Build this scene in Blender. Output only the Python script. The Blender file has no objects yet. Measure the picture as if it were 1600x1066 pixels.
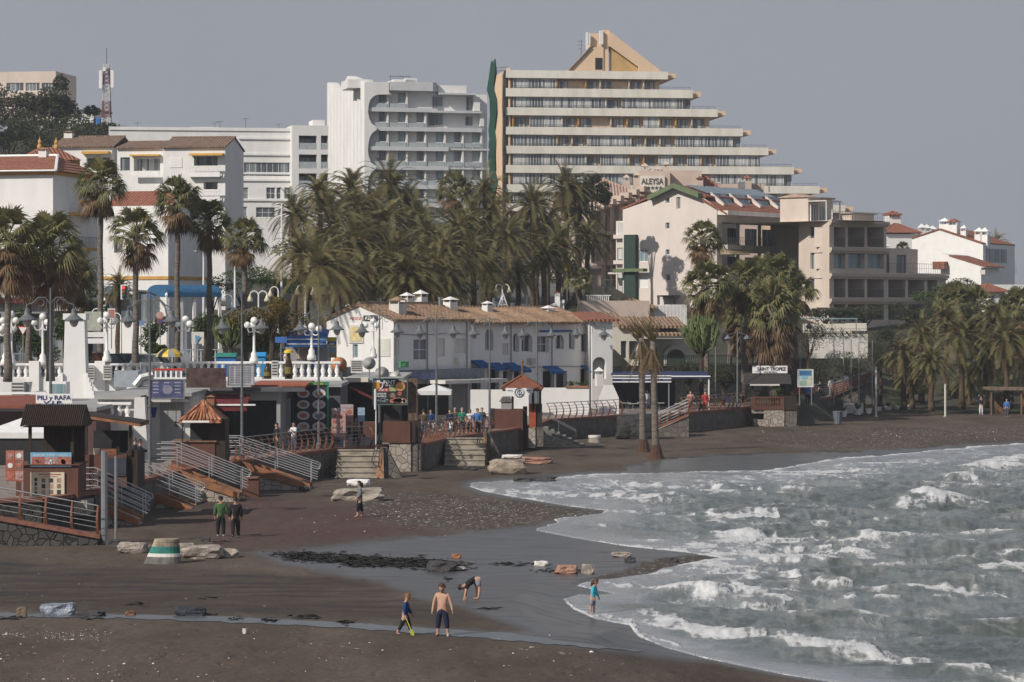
import bpy,bmesh,math,random
import numpy as np
from mathutils import Vector,Matrix,noise
R=math.radians; PI=math.pi
SC=bpy.context.scene; COL=SC.collection
F=4500.0; YH=487.0; H=9.6  # focal length in photo pixels, horizon row, eye height
# ---------------------------------------------------------------- camera, sky, sun, exposure
cam=bpy.data.cameras.new('camera'); camo=bpy.data.objects.new('camera',cam); COL.objects.link(camo)
camo.location=(0,0,H); camo.rotation_euler=(R(90),0,0)
cam.sensor_width=36.0; cam.lens=F/1600*36; cam.shift_y=-(533-YH)/1600
cam.clip_start=1.0; cam.clip_end=9000
SC.camera=camo
SUN_EL,SUN_AZ=R(36),(-0.74,-0.67)  # direction towards the sun on the ground plane
w=bpy.data.worlds.new('World'); SC.world=w; w.use_nodes=True
nt=w.node_tree; nt.nodes.clear()
sky=nt.nodes.new('ShaderNodeTexSky'); sky.sky_type='NISHITA'; sky.sun_disc=False
sky.sun_elevation=SUN_EL; sky.sun_rotation=math.atan2(SUN_AZ[0],SUN_AZ[1])
sky.air_density=1.0; sky.dust_density=1.5; sky.ozone_density=1.0
hs=nt.nodes.new('ShaderNodeHueSaturation'); hs.inputs['Saturation'].default_value=0.35
tint=nt.nodes.new('ShaderNodeMix'); tint.data_type='RGBA'; tint.blend_type='MULTIPLY'; tint.inputs['Factor'].default_value=1.0
tint.inputs['B'].default_value=(0.88,0.92,1.03,1)
# a thin, even layer of high grey cloud: soft large-scale unevenness of the sky itself
tcn=nt.nodes.new('ShaderNodeTexCoord'); nz=nt.nodes.new('ShaderNodeTexNoise'); nz.inputs['Scale'].default_value=3.0; nz.inputs['Detail'].default_value=4
mr=nt.nodes.new('ShaderNodeMapRange'); mr.inputs['From Min'].default_value=0.3; mr.inputs['From Max'].default_value=0.7
mr.inputs['To Min'].default_value=0.93; mr.inputs['To Max'].default_value=1.06
mul=nt.nodes.new('ShaderNodeMix'); mul.data_type='RGBA'; mul.blend_type='MULTIPLY'; mul.inputs['Factor'].default_value=1.0
bg=nt.nodes.new('ShaderNodeBackground'); bg.inputs['Strength'].default_value=0.119
wo=nt.nodes.new('ShaderNodeOutputWorld')
L=nt.links.new
veil=nt.nodes.new('ShaderNodeMix'); veil.data_type='RGBA'; veil.blend_type='DARKEN'; veil.inputs['Factor'].default_value=1.0
veil.inputs['B'].default_value=(2.9,2.9,2.95,1)  # the grey veil evens out the glow round the sun
L(sky.outputs[0],veil.inputs['A']); L(veil.outputs['Result'],hs.inputs['Color']); L(hs.outputs[0],tint.inputs['A']); L(tint.outputs['Result'],mul.inputs['A'])
L(tcn.outputs['Generated'],nz.inputs['Vector']); L(nz.outputs['Fac'],mr.inputs['Value']); L(mr.outputs[0],mul.inputs['B'])
L(mul.outputs['Result'],bg.inputs['Color']); L(bg.outputs[0],wo.inputs[0])
sl=bpy.data.lights.new('sun','SUN'); sl.energy=3.9; sl.angle=R(0.6); sl.color=(1.0,0.93,0.83)
so=bpy.data.objects.new('sun',sl); COL.objects.link(so)
so.rotation_euler=Vector((SUN_AZ[0]*math.cos(SUN_EL),SUN_AZ[1]*math.cos(SUN_EL),math.sin(SUN_EL))).to_track_quat('Z','Y').to_euler()
so.location=(-60,0,60)
SC.view_settings.view_transform='Standard'; SC.view_settings.look='None'; SC.view_settings.exposure=0.12; SC.view_settings.gamma=1.0
SC.render.engine='CYCLES'
SC.cycles.max_bounces=5; SC.cycles.diffuse_bounces=2; SC.cycles.glossy_bounces=2; SC.cycles.transparent_max_bounces=6
# ---------------------------------------------------------------- placing
def at(px,py,D):return Vector(((px-800)*D/F,D,H-(py-YH)*D/F))
def gx(px,D):return(px-800)*D/F
def dep(py,z):return(H-z)*F/(py-YH)
def on(px,D,z):return Vector(((px-800)*D/F,D,z))
def sm(a,b,x):
 t=np.clip((x-a)/(b-a),0,1); return t*t*(3-2*t)
# ---------------------------------------------------------------- objects
def tag(o,label=None,cat=None,group=None,kind=None):
 if label:o['label']=label
 if cat:o['category']=cat
 if group:o['group']=group
 if kind:o['kind']=kind
 return o
def empty(name,loc,rz=0,label=None,cat=None,group=None):
 o=bpy.data.objects.new(name,None); COL.objects.link(o); o.empty_display_size=.3
 o.location=loc; o.rotation_euler=(0,0,rz)
 return tag(o,label,cat,group)
def root_of(o):
 while o.parent:o=o.parent
 return o
class MB:
 def __init__(s,M=None):s.v=[]; s.f=[]; s.m=[]; s.k=0; s.M=M
 def p(s,co):
  co=Vector(co); s.v.append(s.M@co if s.M else co); return len(s.v)-1
 def face(s,*pts):
  s.f.append([s.p(q)for q in pts]); s.m.append(s.k); return s
 def box(s,x0,y0,z0,x1,y1,z1):
  if x0>x1:x0,x1=x1,x0
  if y0>y1:y0,y1=y1,y0
  if z0>z1:z0,z1=z1,z0
  i=[s.p(c)for c in((x0,y0,z0),(x1,y0,z0),(x1,y1,z0),(x0,y1,z0),(x0,y0,z1),(x1,y0,z1),(x1,y1,z1),(x0,y1,z1))]
  for q in((0,3,2,1),(4,5,6,7),(0,1,5,4),(1,2,6,5),(2,3,7,6),(3,0,4,7)):
   s.f.append([i[j]for j in q]); s.m.append(s.k)
  return s
 def prism(s,pts,d0,d1,ax='z'):  # polygon extruded along an axis; pts are the other two coordinates
  def c(p,d):return{'z':(p[0],p[1],d),'y':(p[0],d,p[1]),'x':(d,p[0],p[1])}[ax]
  a=[s.p(c(p,d0))for p in pts]; b=[s.p(c(p,d1))for p in pts]; n=len(pts)
  s.f.append(a[::-1]); s.f.append(b); s.m+=[s.k]*2
  for i in range(n):
   s.f.append([a[i],a[(i+1)%n],b[(i+1)%n],b[i]]); s.m.append(s.k)
  return s
 def tube(s,pts,r,n=6,caps=True):
  pts=[Vector(p)for p in pts]; rr=r if isinstance(r,(list,tuple))else[r]*len(pts)
  rings=[]; pu=None
  for i,p in enumerate(pts):
   t=(pts[min(i+1,len(pts)-1)]-pts[max(i-1,0)])
   if t.length<1e-9:t=Vector((0,0,1))
   t.normalize()
   if pu is None:u=t.orthogonal().normalized()
   else:
    u=pu-t*pu.dot(t)
    u=u.normalized()if u.length>1e-6 else t.orthogonal().normalized()
   pu=u; v=t.cross(u)
   rings.append([s.p(p+(u*math.cos(2*PI*k/n)+v*math.sin(2*PI*k/n))*rr[i])for k in range(n)])
  for a,b in zip(rings,rings[1:]):
   for k in range(n):
    s.f.append([a[k],a[(k+1)%n],b[(k+1)%n],b[k]]); s.m.append(s.k)
  if caps:s.f.append(rings[0][::-1]); s.f.append(rings[-1]); s.m+=[s.k]*2
  return s
 def lathe(s,prof,c=(0,0,0),n=12,sx=1,sy=1):
  rings=[]
  for(r,z)in prof:
   rings.append([s.p((c[0]+r*sx*math.cos(2*PI*k/n),c[1]+r*sy*math.sin(2*PI*k/n),c[2]+z))for k in range(n)])
  for a,b in zip(rings,rings[1:]):
   for k in range(n):
    s.f.append([a[k],a[(k+1)%n],b[(k+1)%n],b[k]]); s.m.append(s.k)
  s.f.append(rings[0][::-1]); s.f.append(rings[-1]); s.m+=[s.k]*2
  return s
 def ball(s,c,r,n=10,m=6,sx=1,sy=1,sz=1):
  return s.lathe([(max(1e-3,r*math.sin(PI*i/m)),-r*sz*math.cos(PI*i/m))for i in range(m+1)],c,n,sx,sy)
 def build(s,name,mats,parent=None,smooth=False,origin=None):
  me=bpy.data.meshes.new(name)
  V=s.v
  loc=None
  if parent is not None:
   I=root_of(parent).matrix_basis.inverted(); V=[I@v for v in V]
  elif origin!='world':
   if origin is None:
    a=np.array([tuple(v)for v in V]); lo=a.min(0); hi=a.max(0)
    loc=Vector(((lo[0]+hi[0])/2,(lo[1]+hi[1])/2,lo[2]))
   else:loc=Vector(origin)
   V=[v-loc for v in V]
  me.from_pydata([tuple(v)for v in V],[],s.f)
  if not isinstance(mats,(list,tuple)):mats=[mats]
  for m in mats:me.materials.append(m)
  if len(mats)>1:me.polygons.foreach_set('material_index',s.m)
  if smooth:me.polygons.foreach_set('use_smooth',[True]*len(me.polygons))
  me.update()
  o=bpy.data.objects.new(name,me); COL.objects.link(o)
  if parent is not None:o.parent=parent
  elif loc is not None:o.location=loc
  return o
def copy_tree(o,parent=None):
 c=o.copy(); COL.objects.link(c)
 if parent is not None:c.parent=parent
 for ch in list(o.children):copy_tree(ch,c)
 return c
# ---------------------------------------------------------------- materials
MATS={}
def nodes(m):
 t=m.node_tree; return t,t.nodes,t.links.new,t.nodes['Principled BSDF']
def mk(name,col,rough=.75,var=.12,scale=2.5,metal=0,bump=0,col2=None,spec=.4,stretch=(1,1,1),rnd=0):
 """painted, plastered or printed surface: a base colour with an uneven, worn second tone"""
 if name in MATS:return MATS[name]
 m=bpy.data.materials.new(name); m.use_nodes=True; MATS[name]=m
 t,n,l,b=nodes(m)
 b.inputs['Roughness'].default_value=rough; b.inputs['Metallic'].default_value=metal; b.inputs['Specular IOR Level'].default_value=spec
 tc=n.new('ShaderNodeTexCoord'); mp=n.new('ShaderNodeMapping'); mp.inputs['Scale'].default_value=stretch
 nz=n.new('ShaderNodeTexNoise'); nz.inputs['Scale'].default_value=scale; nz.inputs['Detail'].default_value=6; nz.inputs['Roughness'].default_value=.65
 l(tc.outputs['Object'],mp.inputs[0]); l(mp.outputs[0],nz.inputs['Vector'])
 r=n.new('ShaderNodeValToRGB'); c2=col2 or tuple(c*(1-2.2*var)for c in col); c1=tuple(min(1,c*(1+.5*var))for c in col)
 r.color_ramp.elements[0].color=(*c2,1); r.color_ramp.elements[0].position=.3
 r.color_ramp.elements[1].color=(*c1,1); r.color_ramp.elements[1].position=.6
 l(nz.outputs['Fac'],r.inputs[0])
 out=r.outputs[0]
 if rnd:
  oi=n.new('ShaderNodeObjectInfo'); h=n.new('ShaderNodeHueSaturation')
  a=n.new('ShaderNodeMapRange'); a.inputs['To Min'].default_value=1-rnd; a.inputs['To Max'].default_value=1+rnd
  l(oi.outputs['Random'],a.inputs['Value']); l(a.outputs[0],h.inputs['Value']); l(out,h.inputs['Color']); out=h.outputs[0]
 l(out,b.inputs['Base Color'])
 if bump:
  bp=n.new('ShaderNodeBump'); bp.inputs['Strength'].default_value=bump; bp.inputs['Distance'].default_value=.05
  n2=n.new('ShaderNodeTexNoise'); n2.inputs['Scale'].default_value=scale*6; n2.inputs['Detail'].default_value=5
  l(tc.outputs['Object'],n2.inputs['Vector']); l(n2.outputs['Fac'],bp.inputs['Height']); l(bp.outputs[0],b.inputs['Normal'])
 return m
def mk_stone(name,c1,c2,joint,scale=2.2,rough=.85):
 """rubble masonry: irregular stones of two tones with mortar joints"""
 m=bpy.data.materials.new(name); m.use_nodes=True; MATS[name]=m
 t,n,l,b=nodes(m); b.inputs['Roughness'].default_value=rough
 tc=n.new('ShaderNodeTexCoord')
 nz=n.new('ShaderNodeTexNoise'); nz.inputs['Scale'].default_value=3; mx0=n.new('ShaderNodeMix'); mx0.data_type='RGBA'; mx0.inputs['Factor'].default_value=.12
 l(tc.outputs['Object'],nz.inputs['Vector']); l(tc.outputs['Object'],mx0.inputs['A']); l(nz.outputs['Color'],mx0.inputs['B'])
 vo=n.new('ShaderNodeTexVoronoi'); vo.inputs['Scale'].default_value=scale; ve=n.new('ShaderNodeTexVoronoi'); ve.feature='DISTANCE_TO_EDGE'; ve.inputs['Scale'].default_value=scale
 for x in(vo,ve):l(mx0.outputs['Result'],x.inputs['Vector'])
 mx=n.new('ShaderNodeMix'); mx.data_type='RGBA'; mx.inputs['A'].default_value=(*c1,1); mx.inputs['B'].default_value=(*c2,1)
 sp=n.new('ShaderNodeSeparateColor'); l(vo.outputs['Color'],sp.inputs[0]); l(sp.outputs[0],mx.inputs['Factor'])
 r=n.new('ShaderNodeMapRange'); r.inputs['From Min'].default_value=.015; r.inputs['From Max'].default_value=.07
 l(ve.outputs['Distance'],r.inputs['Value'])
 m2=n.new('ShaderNodeMix'); m2.data_type='RGBA'; m2.inputs['A'].default_value=(*joint,1)
 l(mx.outputs['Result'],m2.inputs['B']); l(r.outputs[0],m2.inputs['Factor']); l(m2.outputs['Result'],b.inputs['Base Color'])
 bp=n.new('ShaderNodeBump'); bp.inputs['Strength'].default_value=.8; bp.inputs['Distance'].default_value=.06
 l(r.outputs[0],bp.inputs['Height']); l(bp.outputs[0],b.inputs['Normal'])
 return m
def mk_tile(name,c1,c2,c3,pitch=.24):
 """clay roof tiles: rolls down the slope (local x across), courses by height, each tile its own tone"""
 m=bpy.data.materials.new(name); m.use_nodes=True; MATS[name]=m
 t,n,l,b=nodes(m); b.inputs['Roughness'].default_value=.85
 tc=n.new('ShaderNodeTexCoord')
 v=n.new('ShaderNodeTexVoronoi'); v.inputs['Scale'].default_value=1/pitch/1.1; v.inputs['Randomness'].default_value=.35
 l(tc.outputs['Object'],v.inputs['Vector']); sp=n.new('ShaderNodeSeparateColor'); l(v.outputs['Color'],sp.inputs[0])
 r=n.new('ShaderNodeValToRGB'); r.color_ramp.elements[0].color=(*c1,1); r.color_ramp.elements[1].color=(*c3,1)
 e=r.color_ramp.elements.new(.5); e.color=(*c2,1)
 nz=n.new('ShaderNodeTexNoise'); nz.inputs['Scale'].default_value=.9; nz.inputs['Detail'].default_value=5; l(tc.outputs['Object'],nz.inputs['Vector'])
 ad=n.new('ShaderNodeMix'); ad.data_type='FLOAT'; ad.inputs['Factor'].default_value=.45
 l(sp.outputs[0],ad.inputs['A']); l(nz.outputs['Fac'],ad.inputs['B']); l(ad.outputs['Result'],r.inputs[0]); l(r.outputs[0],b.inputs['Base Color'])
 wv=n.new('ShaderNodeTexWave'); wv.inputs['Scale'].default_value=PI/10/pitch*.64; wv.inputs['Distortion'].default_value=.3; l(tc.outputs['Object'],wv.inputs['Vector'])
 bp=n.new('ShaderNodeBump'); bp.inputs['Strength'].default_value=1; bp.inputs['Distance'].default_value=.09
 l(wv.outputs['Fac'],bp.inputs['Height']); l(bp.outputs[0],b.inputs['Normal'])
 return m
def mk_glass(name,col=(.05,.06,.07),rough=.12,curtain=None):
 """window glass over a dim room; some panes with pale curtains behind"""
 m=bpy.data.materials.new(name); m.use_nodes=True; MATS[name]=m
 t,n,l,b=nodes(m); b.inputs['Roughness'].default_value=rough; b.inputs['Specular IOR Level'].default_value=.5
 tc=n.new('ShaderNodeTexCoord'); mp=n.new('ShaderNodeMapping'); mp.inputs['Scale'].default_value=(1.3,1.3,.03)
 nz=n.new('ShaderNodeTexNoise'); nz.inputs['Scale'].default_value=1.1; nz.inputs['Detail'].default_value=3
 l(tc.outputs['Object'],mp.inputs[0]); l(mp.outputs[0],nz.inputs['Vector'])
 r=n.new('ShaderNodeValToRGB'); r.color_ramp.elements[0].color=(*col,1); r.color_ramp.elements[0].position=.46
 r.color_ramp.elements[1].color=(*(curtain or tuple(c*2.2 for c in col)),1); r.color_ramp.elements[1].position=.56
 l(nz.outputs['Fac'],r.inputs[0]); l(r.outputs[0],b.inputs['Base Color'])
 return m
WHITE=mk('white_render',(.74,.73,.72),.8,.055,.5,stretch=(1,1,.4))
WHITE2=mk('white_paint',(.80,.79,.78),.6,.04,1)
OLDWHITE=mk('weathered_white',(.64,.62,.58),.85,.12,.8,stretch=(1,1,.3))
PINK=mk('pink_render',(.65,.58,.54),.85,.05,.5,stretch=(1,1,.4))
BEIGE=mk('beige_render',(.61,.52,.45),.85,.06,.5,stretch=(1,1,.4))
PEACH=mk('peach_render',(.74,.54,.37),.85,.05,.4,stretch=(1,1,.3))
OCHRE=mk('ochre_paint',(.55,.31,.08),.8,.1,1)
CREAM=mk('cream_paint',(.66,.62,.54),.8,.06,.8)
GREYW=mk('grey_render',(.34,.34,.34),.85,.1,.8)
DGREY=mk('dark_grey_paint',(.09,.09,.10),.7,.15)
BLACK=mk('black_paint',(.02,.02,.022),.6,.2)
METAL=mk('galvanised_steel',(.32,.33,.34),.45,.1,3,metal=.6)
IRON=mk('grey_iron_paint',(.13,.14,.15),.5,.15,3)
RAILBR=mk('rust_brown_paint',(.20,.072,.04),.6,.2,4)
BRICKRED=mk('red_brown_coping',(.21,.09,.065),.8,.2,3,bump=.3)
BROWN=mk('brown_panel',(.115,.048,.034),.65,.15,1.5,stretch=(1,1,.5))
DWOOD=mk('dark_timber',(.035,.022,.016),.75,.25,3,stretch=(4,4,.4))
WOOD=mk('timber',(.20,.12,.07),.75,.25,3,stretch=(4,4,.4))
ORANGE=mk('orange_render',(.30,.125,.06),.85,.3,1.6,col2=(.12,.075,.05),bump=.4)
BLUE=mk('blue_paint',(.025,.14,.42),.6,.1)
DBLUE=mk('navy_canvas',(.02,.035,.10),.85,.15)
BLUECAN=mk('blue_canvas',(.02,.10,.30),.8,.12)
REDCAN=mk('maroon_canvas',(.13,.018,.02),.85,.15)
WCAN=mk('white_canvas',(.70,.70,.70),.8,.05)
CONC=mk('concrete',(.32,.28,.24),.9,.25,1.5,bump=.6)
ROCK=mk('pale_rock',(.36,.31,.27),.9,.25,2.5,bump=.9)
DROCK=mk('dark_rock',(.06,.058,.06),.8,.25,2.5,bump=.9)
PROCK=mk('pink_rock',(.40,.22,.16),.9,.2,2.5,bump=.9)
GREEN=mk('dark_green_paint',(.02,.045,.035),.7,.1)
LGREEN=mk('light_green_paint',(.13,.17,.09),.8,.1)
NET=mk('green_scaffold_net',(.012,.075,.048),.9,.2,6)
YELLOW=mk('yellow_plastic',(.70,.48,.02),.5,.08)
ORNG=mk('orange_plastic',(.6,.16,.02),.5,.08)
RED=mk('red_paint',(.45,.03,.02),.6,.1)
TURQ=mk('turquoise_paint',(.03,.20,.17),.8,.2)
GLASS=mk_glass('dark_window_glass',(.075,.09,.105),.1,(.20,.23,.25))
CURT=mk_glass('curtained_window_glass',(.13,.15,.17),.2,(.52,.53,.53))
BGLASS=mk_glass('blue_window_glass',(.16,.24,.27),.12,(.26,.35,.38))
RAILGL=mk('glass_balustrade',(.38,.42,.44),.15,.08)
GLOBE=mk('opal_globe',(.80,.79,.77),.3,.02)
LANTERN=mk('lantern_glass',(.42,.42,.40),.25,.1)
CREAMGL=mk('cream_lantern',(.62,.56,.42),.35,.05)
STONE=mk_stone('grey_rubble_stone',(.165,.145,.125),(.095,.085,.077),(.12,.11,.098),2.8)
PSTONE=mk_stone('pale_rubble_stone',(.42,.37,.32),(.30,.26,.22),(.25,.225,.195),3.0)
DSTONE=mk_stone('dark_rubble_stone',(.06,.055,.052),(.038,.035,.034),(.05,.047,.045),1.6)
COBBLE=mk_stone('dark_cobble_stone',(.075,.07,.068),(.032,.03,.03),(.014,.013,.013),3.2)
RTILE=mk_tile('red_roof_tile',(.17,.058,.034),(.27,.10,.06),(.34,.15,.09))
BTILE=mk_tile('brown_roof_tile',(.10,.065,.048),(.19,.12,.085),(.29,.19,.13))
OTILE=mk_tile('weathered_roof_tile',(.14,.09,.06),(.29,.19,.125),(.41,.29,.20))
BARKF=mk('fan_palm_bark',(.16,.135,.115),.95,.25,1.5,bump=.6,stretch=(1,1,6))
BARKD=mk('date_palm_bark',(.10,.07,.045),.95,.3,2,bump=.8,stretch=(1,1,4))
TWOOD=mk('tree_bark',(.07,.05,.035),.95,.3,3,bump=.6)
def mk_leaf(name,c1,c2,trans=.25,rough=.55):
 m=bpy.data.materials.new(name); m.use_nodes=True; MATS[name]=m
 t,n,l,b=nodes(m); b.inputs['Roughness'].default_value=rough; b.inputs['Specular IOR Level'].default_value=.3
 g=n.new('ShaderNodeNewGeometry'); oi=n.new('ShaderNodeObjectInfo')
 mx=n.new('ShaderNodeMix'); mx.data_type='RGBA'; mx.inputs['A'].default_value=(*c1,1); mx.inputs['B'].default_value=(*c2,1)
 ad=n.new('ShaderNodeMath'); ad.operation='MULTIPLY_ADD'; ad.inputs[1].default_value=.7
 m3=n.new('ShaderNodeMath'); m3.operation='MULTIPLY'; m3.inputs[1].default_value=.3
 l(oi.outputs['Random'],m3.inputs[0]); l(g.outputs['Random Per Island'],ad.inputs[0]); l(m3.outputs[0],ad.inputs[2]); l(ad.outputs[0],mx.inputs['Factor'])
 l(mx.outputs['Result'],b.inputs['Base Color'])
 tr=n.new('ShaderNodeBsdfTranslucent'); l(mx.outputs['Result'],tr.inputs['Color'])
 ms=n.new('ShaderNodeMixShader'); ms.inputs[0].default_value=trans
 o=[x for x in n if x.type=='OUTPUT_MATERIAL'][0]
 l(b.outputs[0],ms.inputs[1]); l(tr.outputs[0],ms.inputs[2]); l(ms.outputs[0],o.inputs['Surface'])
 return m
FROND=mk_leaf('date_palm_leaf',(.085,.080,.030),(.26,.225,.10),.3)
FRONDB=mk_leaf('dry_date_leaf',(.13,.085,.04),(.26,.18,.09))
FAN=mk_leaf('fan_palm_leaf',(.085,.095,.036),(.25,.23,.10),.3)
FAND=mk_leaf('dead_fan_leaf',(.11,.065,.035),(.25,.16,.085))
LEAF=mk_leaf('dark_leaf',(.022,.030,.014),(.065,.070,.034))
LEAF2=mk_leaf('mid_green_leaf',(.030,.055,.014),(.085,.115,.032))
YLEAF=mk_leaf('yellowish_leaf',(.08,.07,.018),(.22,.15,.03))
CACT=mk_leaf('succulent_green',(.07,.10,.03),(.17,.21,.08),.05)
# ================================================================ THE GROUND: beach, sea, promenade, street terrace, hillside
P=1.5  # promenade level
T=5.3  # street level behind the shops
SEA=[(2400,1500),(1560,1100),(1330,1070),(1230,1055),(1100,1028),(1040,1012),(1000,995),(985,977),(930,967),(897,952),(880,936),(905,930),(962,928),(900,915),(935,906),(1021,897),(1034,888),
 (1126,871),(1072,863),(981,854),(894,840),(834,828),(872,817),(865,811),(945,801),(950,798),(890,791),(836,782),(800,776),(755,768),(733,760),(737,755),(775,752),(850,748),(870,746),(922,741),(990,740),
 (1090,737),(1200,735),(1262,724),(1300,716),(1380,712),(1465,703),(1530,697),(1600,693),(1800,686),(2400,676)]
def berm(px,D):
 b=1-sm(78,106,D); b=b+np.clip(78-D,0,60)*.012
 return b*(1-sm(820,1330,px))
def poly_sd(px,py,pts,ax=.35):
 """signed distance (in photo rows, rows across count .35) to an outline on the ground; positive inside"""
 pts=np.array(pts,float); n=len(pts); ins=np.zeros(px.shape,bool); d2=np.full(px.shape,1e12)
 for i in range(n):
  (x0,y0),(x1,y1)=pts[i],pts[(i+1)%n]
  c=((y0>py)!=(y1>py));
  with np.errstate(divide='ignore',invalid='ignore'):xi=(x1-x0)*(py-y0)/(y1-y0+1e-12)+x0
  ins^=c&(px<xi)
  ex,ey=(x1-x0)*ax,y1-y0; qx,qy=(px-x0)*ax,py-y0
  t=np.clip((qx*ex+qy*ey)/(ex*ex+ey*ey+1e-12),0,1)
  d2=np.minimum(d2,(qx-t*ex)**2+(qy-t*ey)**2)
 return np.sqrt(d2)*np.where(ins,1,-1)
def shore(px,py):return 1-sm(-30,-1,poly_sd(np.asarray(px,float),np.asarray(py,float),SEA))
def ground(px,py):
 """point of the beach seen at a place of the photograph"""
 D=dep(py,0); k=float(shore(px,py))
 for _ in range(40):D=.5*D+.5*dep(py,k*float(berm(px,D)))
 return on(px,D,k*float(berm(px,D)))
V_=lambda x,z:Vector((0,0,z))
def vnoise(x,y,seed=0):
 """smooth value noise, -1..1"""
 r=np.random.default_rng(seed); tab=r.uniform(-1,1,(256,256))
 xi=np.floor(x).astype(int); yi=np.floor(y).astype(int); fx=x-xi; fy=y-yi
 fx=fx*fx*(3-2*fx); fy=fy*fy*(3-2*fy)
 a=tab[xi%256,yi%256]; b=tab[(xi+1)%256,yi%256]; c=tab[xi%256,(yi+1)%256]; d=tab[(xi+1)%256,(yi+1)%256]
 return(a*(1-fx)+b*fx)*(1-fy)+(c*(1-fx)+d*fx)*fy
def fbm(x,y,seed=0,o=4):
 s=0; a=1; t=0
 for i in range(o):s=s+a*vnoise(x*2**i,y*2**i,seed+i); t+=a; a*=.55
 return s/t
def grid_mesh(name,X,Y,Z,mat,attrs={},smooth=True,keep=None):
 r,c=X.shape; co=np.stack([X,Y,Z],-1).reshape(-1,3)
 i=np.arange(r*c).reshape(r,c); q=np.stack([i[:-1,:-1],i[:-1,1:],i[1:,1:],i[1:,:-1]],-1).reshape(-1,4)
 if keep is not None:
  k=keep.reshape(-1); q=q[k[q].any(1)]
 me=bpy.data.meshes.new(name); me.vertices.add(len(co)); me.vertices.foreach_set('co',co.ravel())
 me.loops.add(q.size); me.loops.foreach_set('vertex_index',q.ravel()); me.polygons.add(len(q))
 me.polygons.foreach_set('loop_start',np.arange(0,q.size,4)); me.polygons.foreach_set('loop_total',np.full(len(q),4))
 me.update(calc_edges=True); me.validate()
 for k,v in attrs.items():
  a=me.attributes.new(k,'FLOAT','POINT'); a.data.foreach_set('value',v.ravel().astype(np.float32))
 if smooth:me.polygons.foreach_set('use_smooth',[True]*len(me.polygons))
 me.materials.append(mat); o=bpy.data.objects.new(name,me); COL.objects.link(o); return o
# ---- outlines on the ground, traced in the photograph and laid on the real surface
WET=[(380,862),(520,852),(640,836),(840,820),(950,800),(1300,740),(1800,690),(2400,1500),(1340,1071),(1200,1046),(1000,1026),(800,1002),(640,988),(500,978),(300,968),(-40,964),(-40,957),(300,962),(500,969),(650,977),(760,985),(806,984),(720,957),(640,930),(545,903),(430,880)]
WETFAR=[(925,744),(1000,722),(1080,713),(1200,708),(1320,706),(1470,697),(1800,680),(1800,690),(1460,706),(1200,740),(930,750)]
PEB=[(560,790),(640,768),(740,778),(830,784),(900,794),(945,800),(868,812),(760,828),(640,824),(560,806)]
PEB2=[(900,912),(1000,880),(1080,866),(1130,871),(1040,888),(1021,897),(935,906)]
PEB3=[(1180,688),(1350,672),(1800,660),(1800,684),(1460,698),(1320,704),(1240,700)]
REDS=[(330,770),(430,776),(560,792),(650,812),(690,835),(560,846),(420,856),(330,852),(300,820)]
DARK=[(-400,872),(-40,872),(120,878),(330,886),(560,905),(700,950),(760,968),(640,975),(300,960),(-40,955),(-400,950)]  # dark band: damp sand plus a cast shadow painted into the sand colour
cols=np.concatenate([np.arange(-3000,-60,60),np.arange(-60,1660,3.0),np.arange(1660,5200,60)])
rows=np.concatenate([np.arange(1900,1090,-15),np.arange(1090,900,-1.6),np.arange(900,636,-1.1),np.arange(636,600,-3)])
PX,PY=np.meshgrid(cols,rows)
D=(H)*F/(PY-YH); SH=shore(PX,PY)
for _ in range(40):D=.5*D+.5*(H-SH*berm(PX,D))*F/(PY-YH)
X=(PX-800)*D/F; Y=D
n1=fbm(X*.35,Y*.12,1); n2=fbm(X*1.6,Y*.5,7); n3=fbm(X*5,Y*1.6,11)
qx=PX+26*n1+9*n2; qy=PY+3.2*n2+1.2*n3
sea_sd=poly_sd(PX+5*n2+2*n3,PY+1.4*n2+.7*n3,SEA)
wet=np.maximum(sm(-6,9,poly_sd(qx+22*fbm(X*.6,Y*.2,61),qy+2.5*fbm(X*.6,Y*.2,67),WET)),sm(-2,3,poly_sd(qx,qy,WETFAR)))
wet=np.maximum(wet,sm(-9,0,sea_sd))
peb=np.maximum.reduce([sm(-4,6,poly_sd(qx,qy,PEB)),sm(-2,3,poly_sd(qx,qy,PEB2)),.75*sm(-4,5,poly_sd(qx,qy,PEB3)),.16*sm(985,1010,qy)*(1-sm(900,1150,qx))])
wet=wet*(1-.85*np.clip(peb,0,1))
red=sm(-8,10,poly_sd(qx,qy,REDS)); damp_shade=sm(-4,10,poly_sd(PX+60*n1+20*n2,PY+5*n1+5*n2,DARK))
CH=[(-200,956),(200,960),(450,968),(640,979),(800,989),(1000,1017),(1000,1020),(800,1003),(640,990),(450,978),(200,968),(-200,965)]
flat=1-sm(-7,0,poly_sd(PX,PY,CH))
Z=SH*berm(PX,D)-np.clip(poly_sd(PX,PY,SEA)*.02,0,.6)+(.02*n2+.05*n1)*(1-wet)*flat
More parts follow.
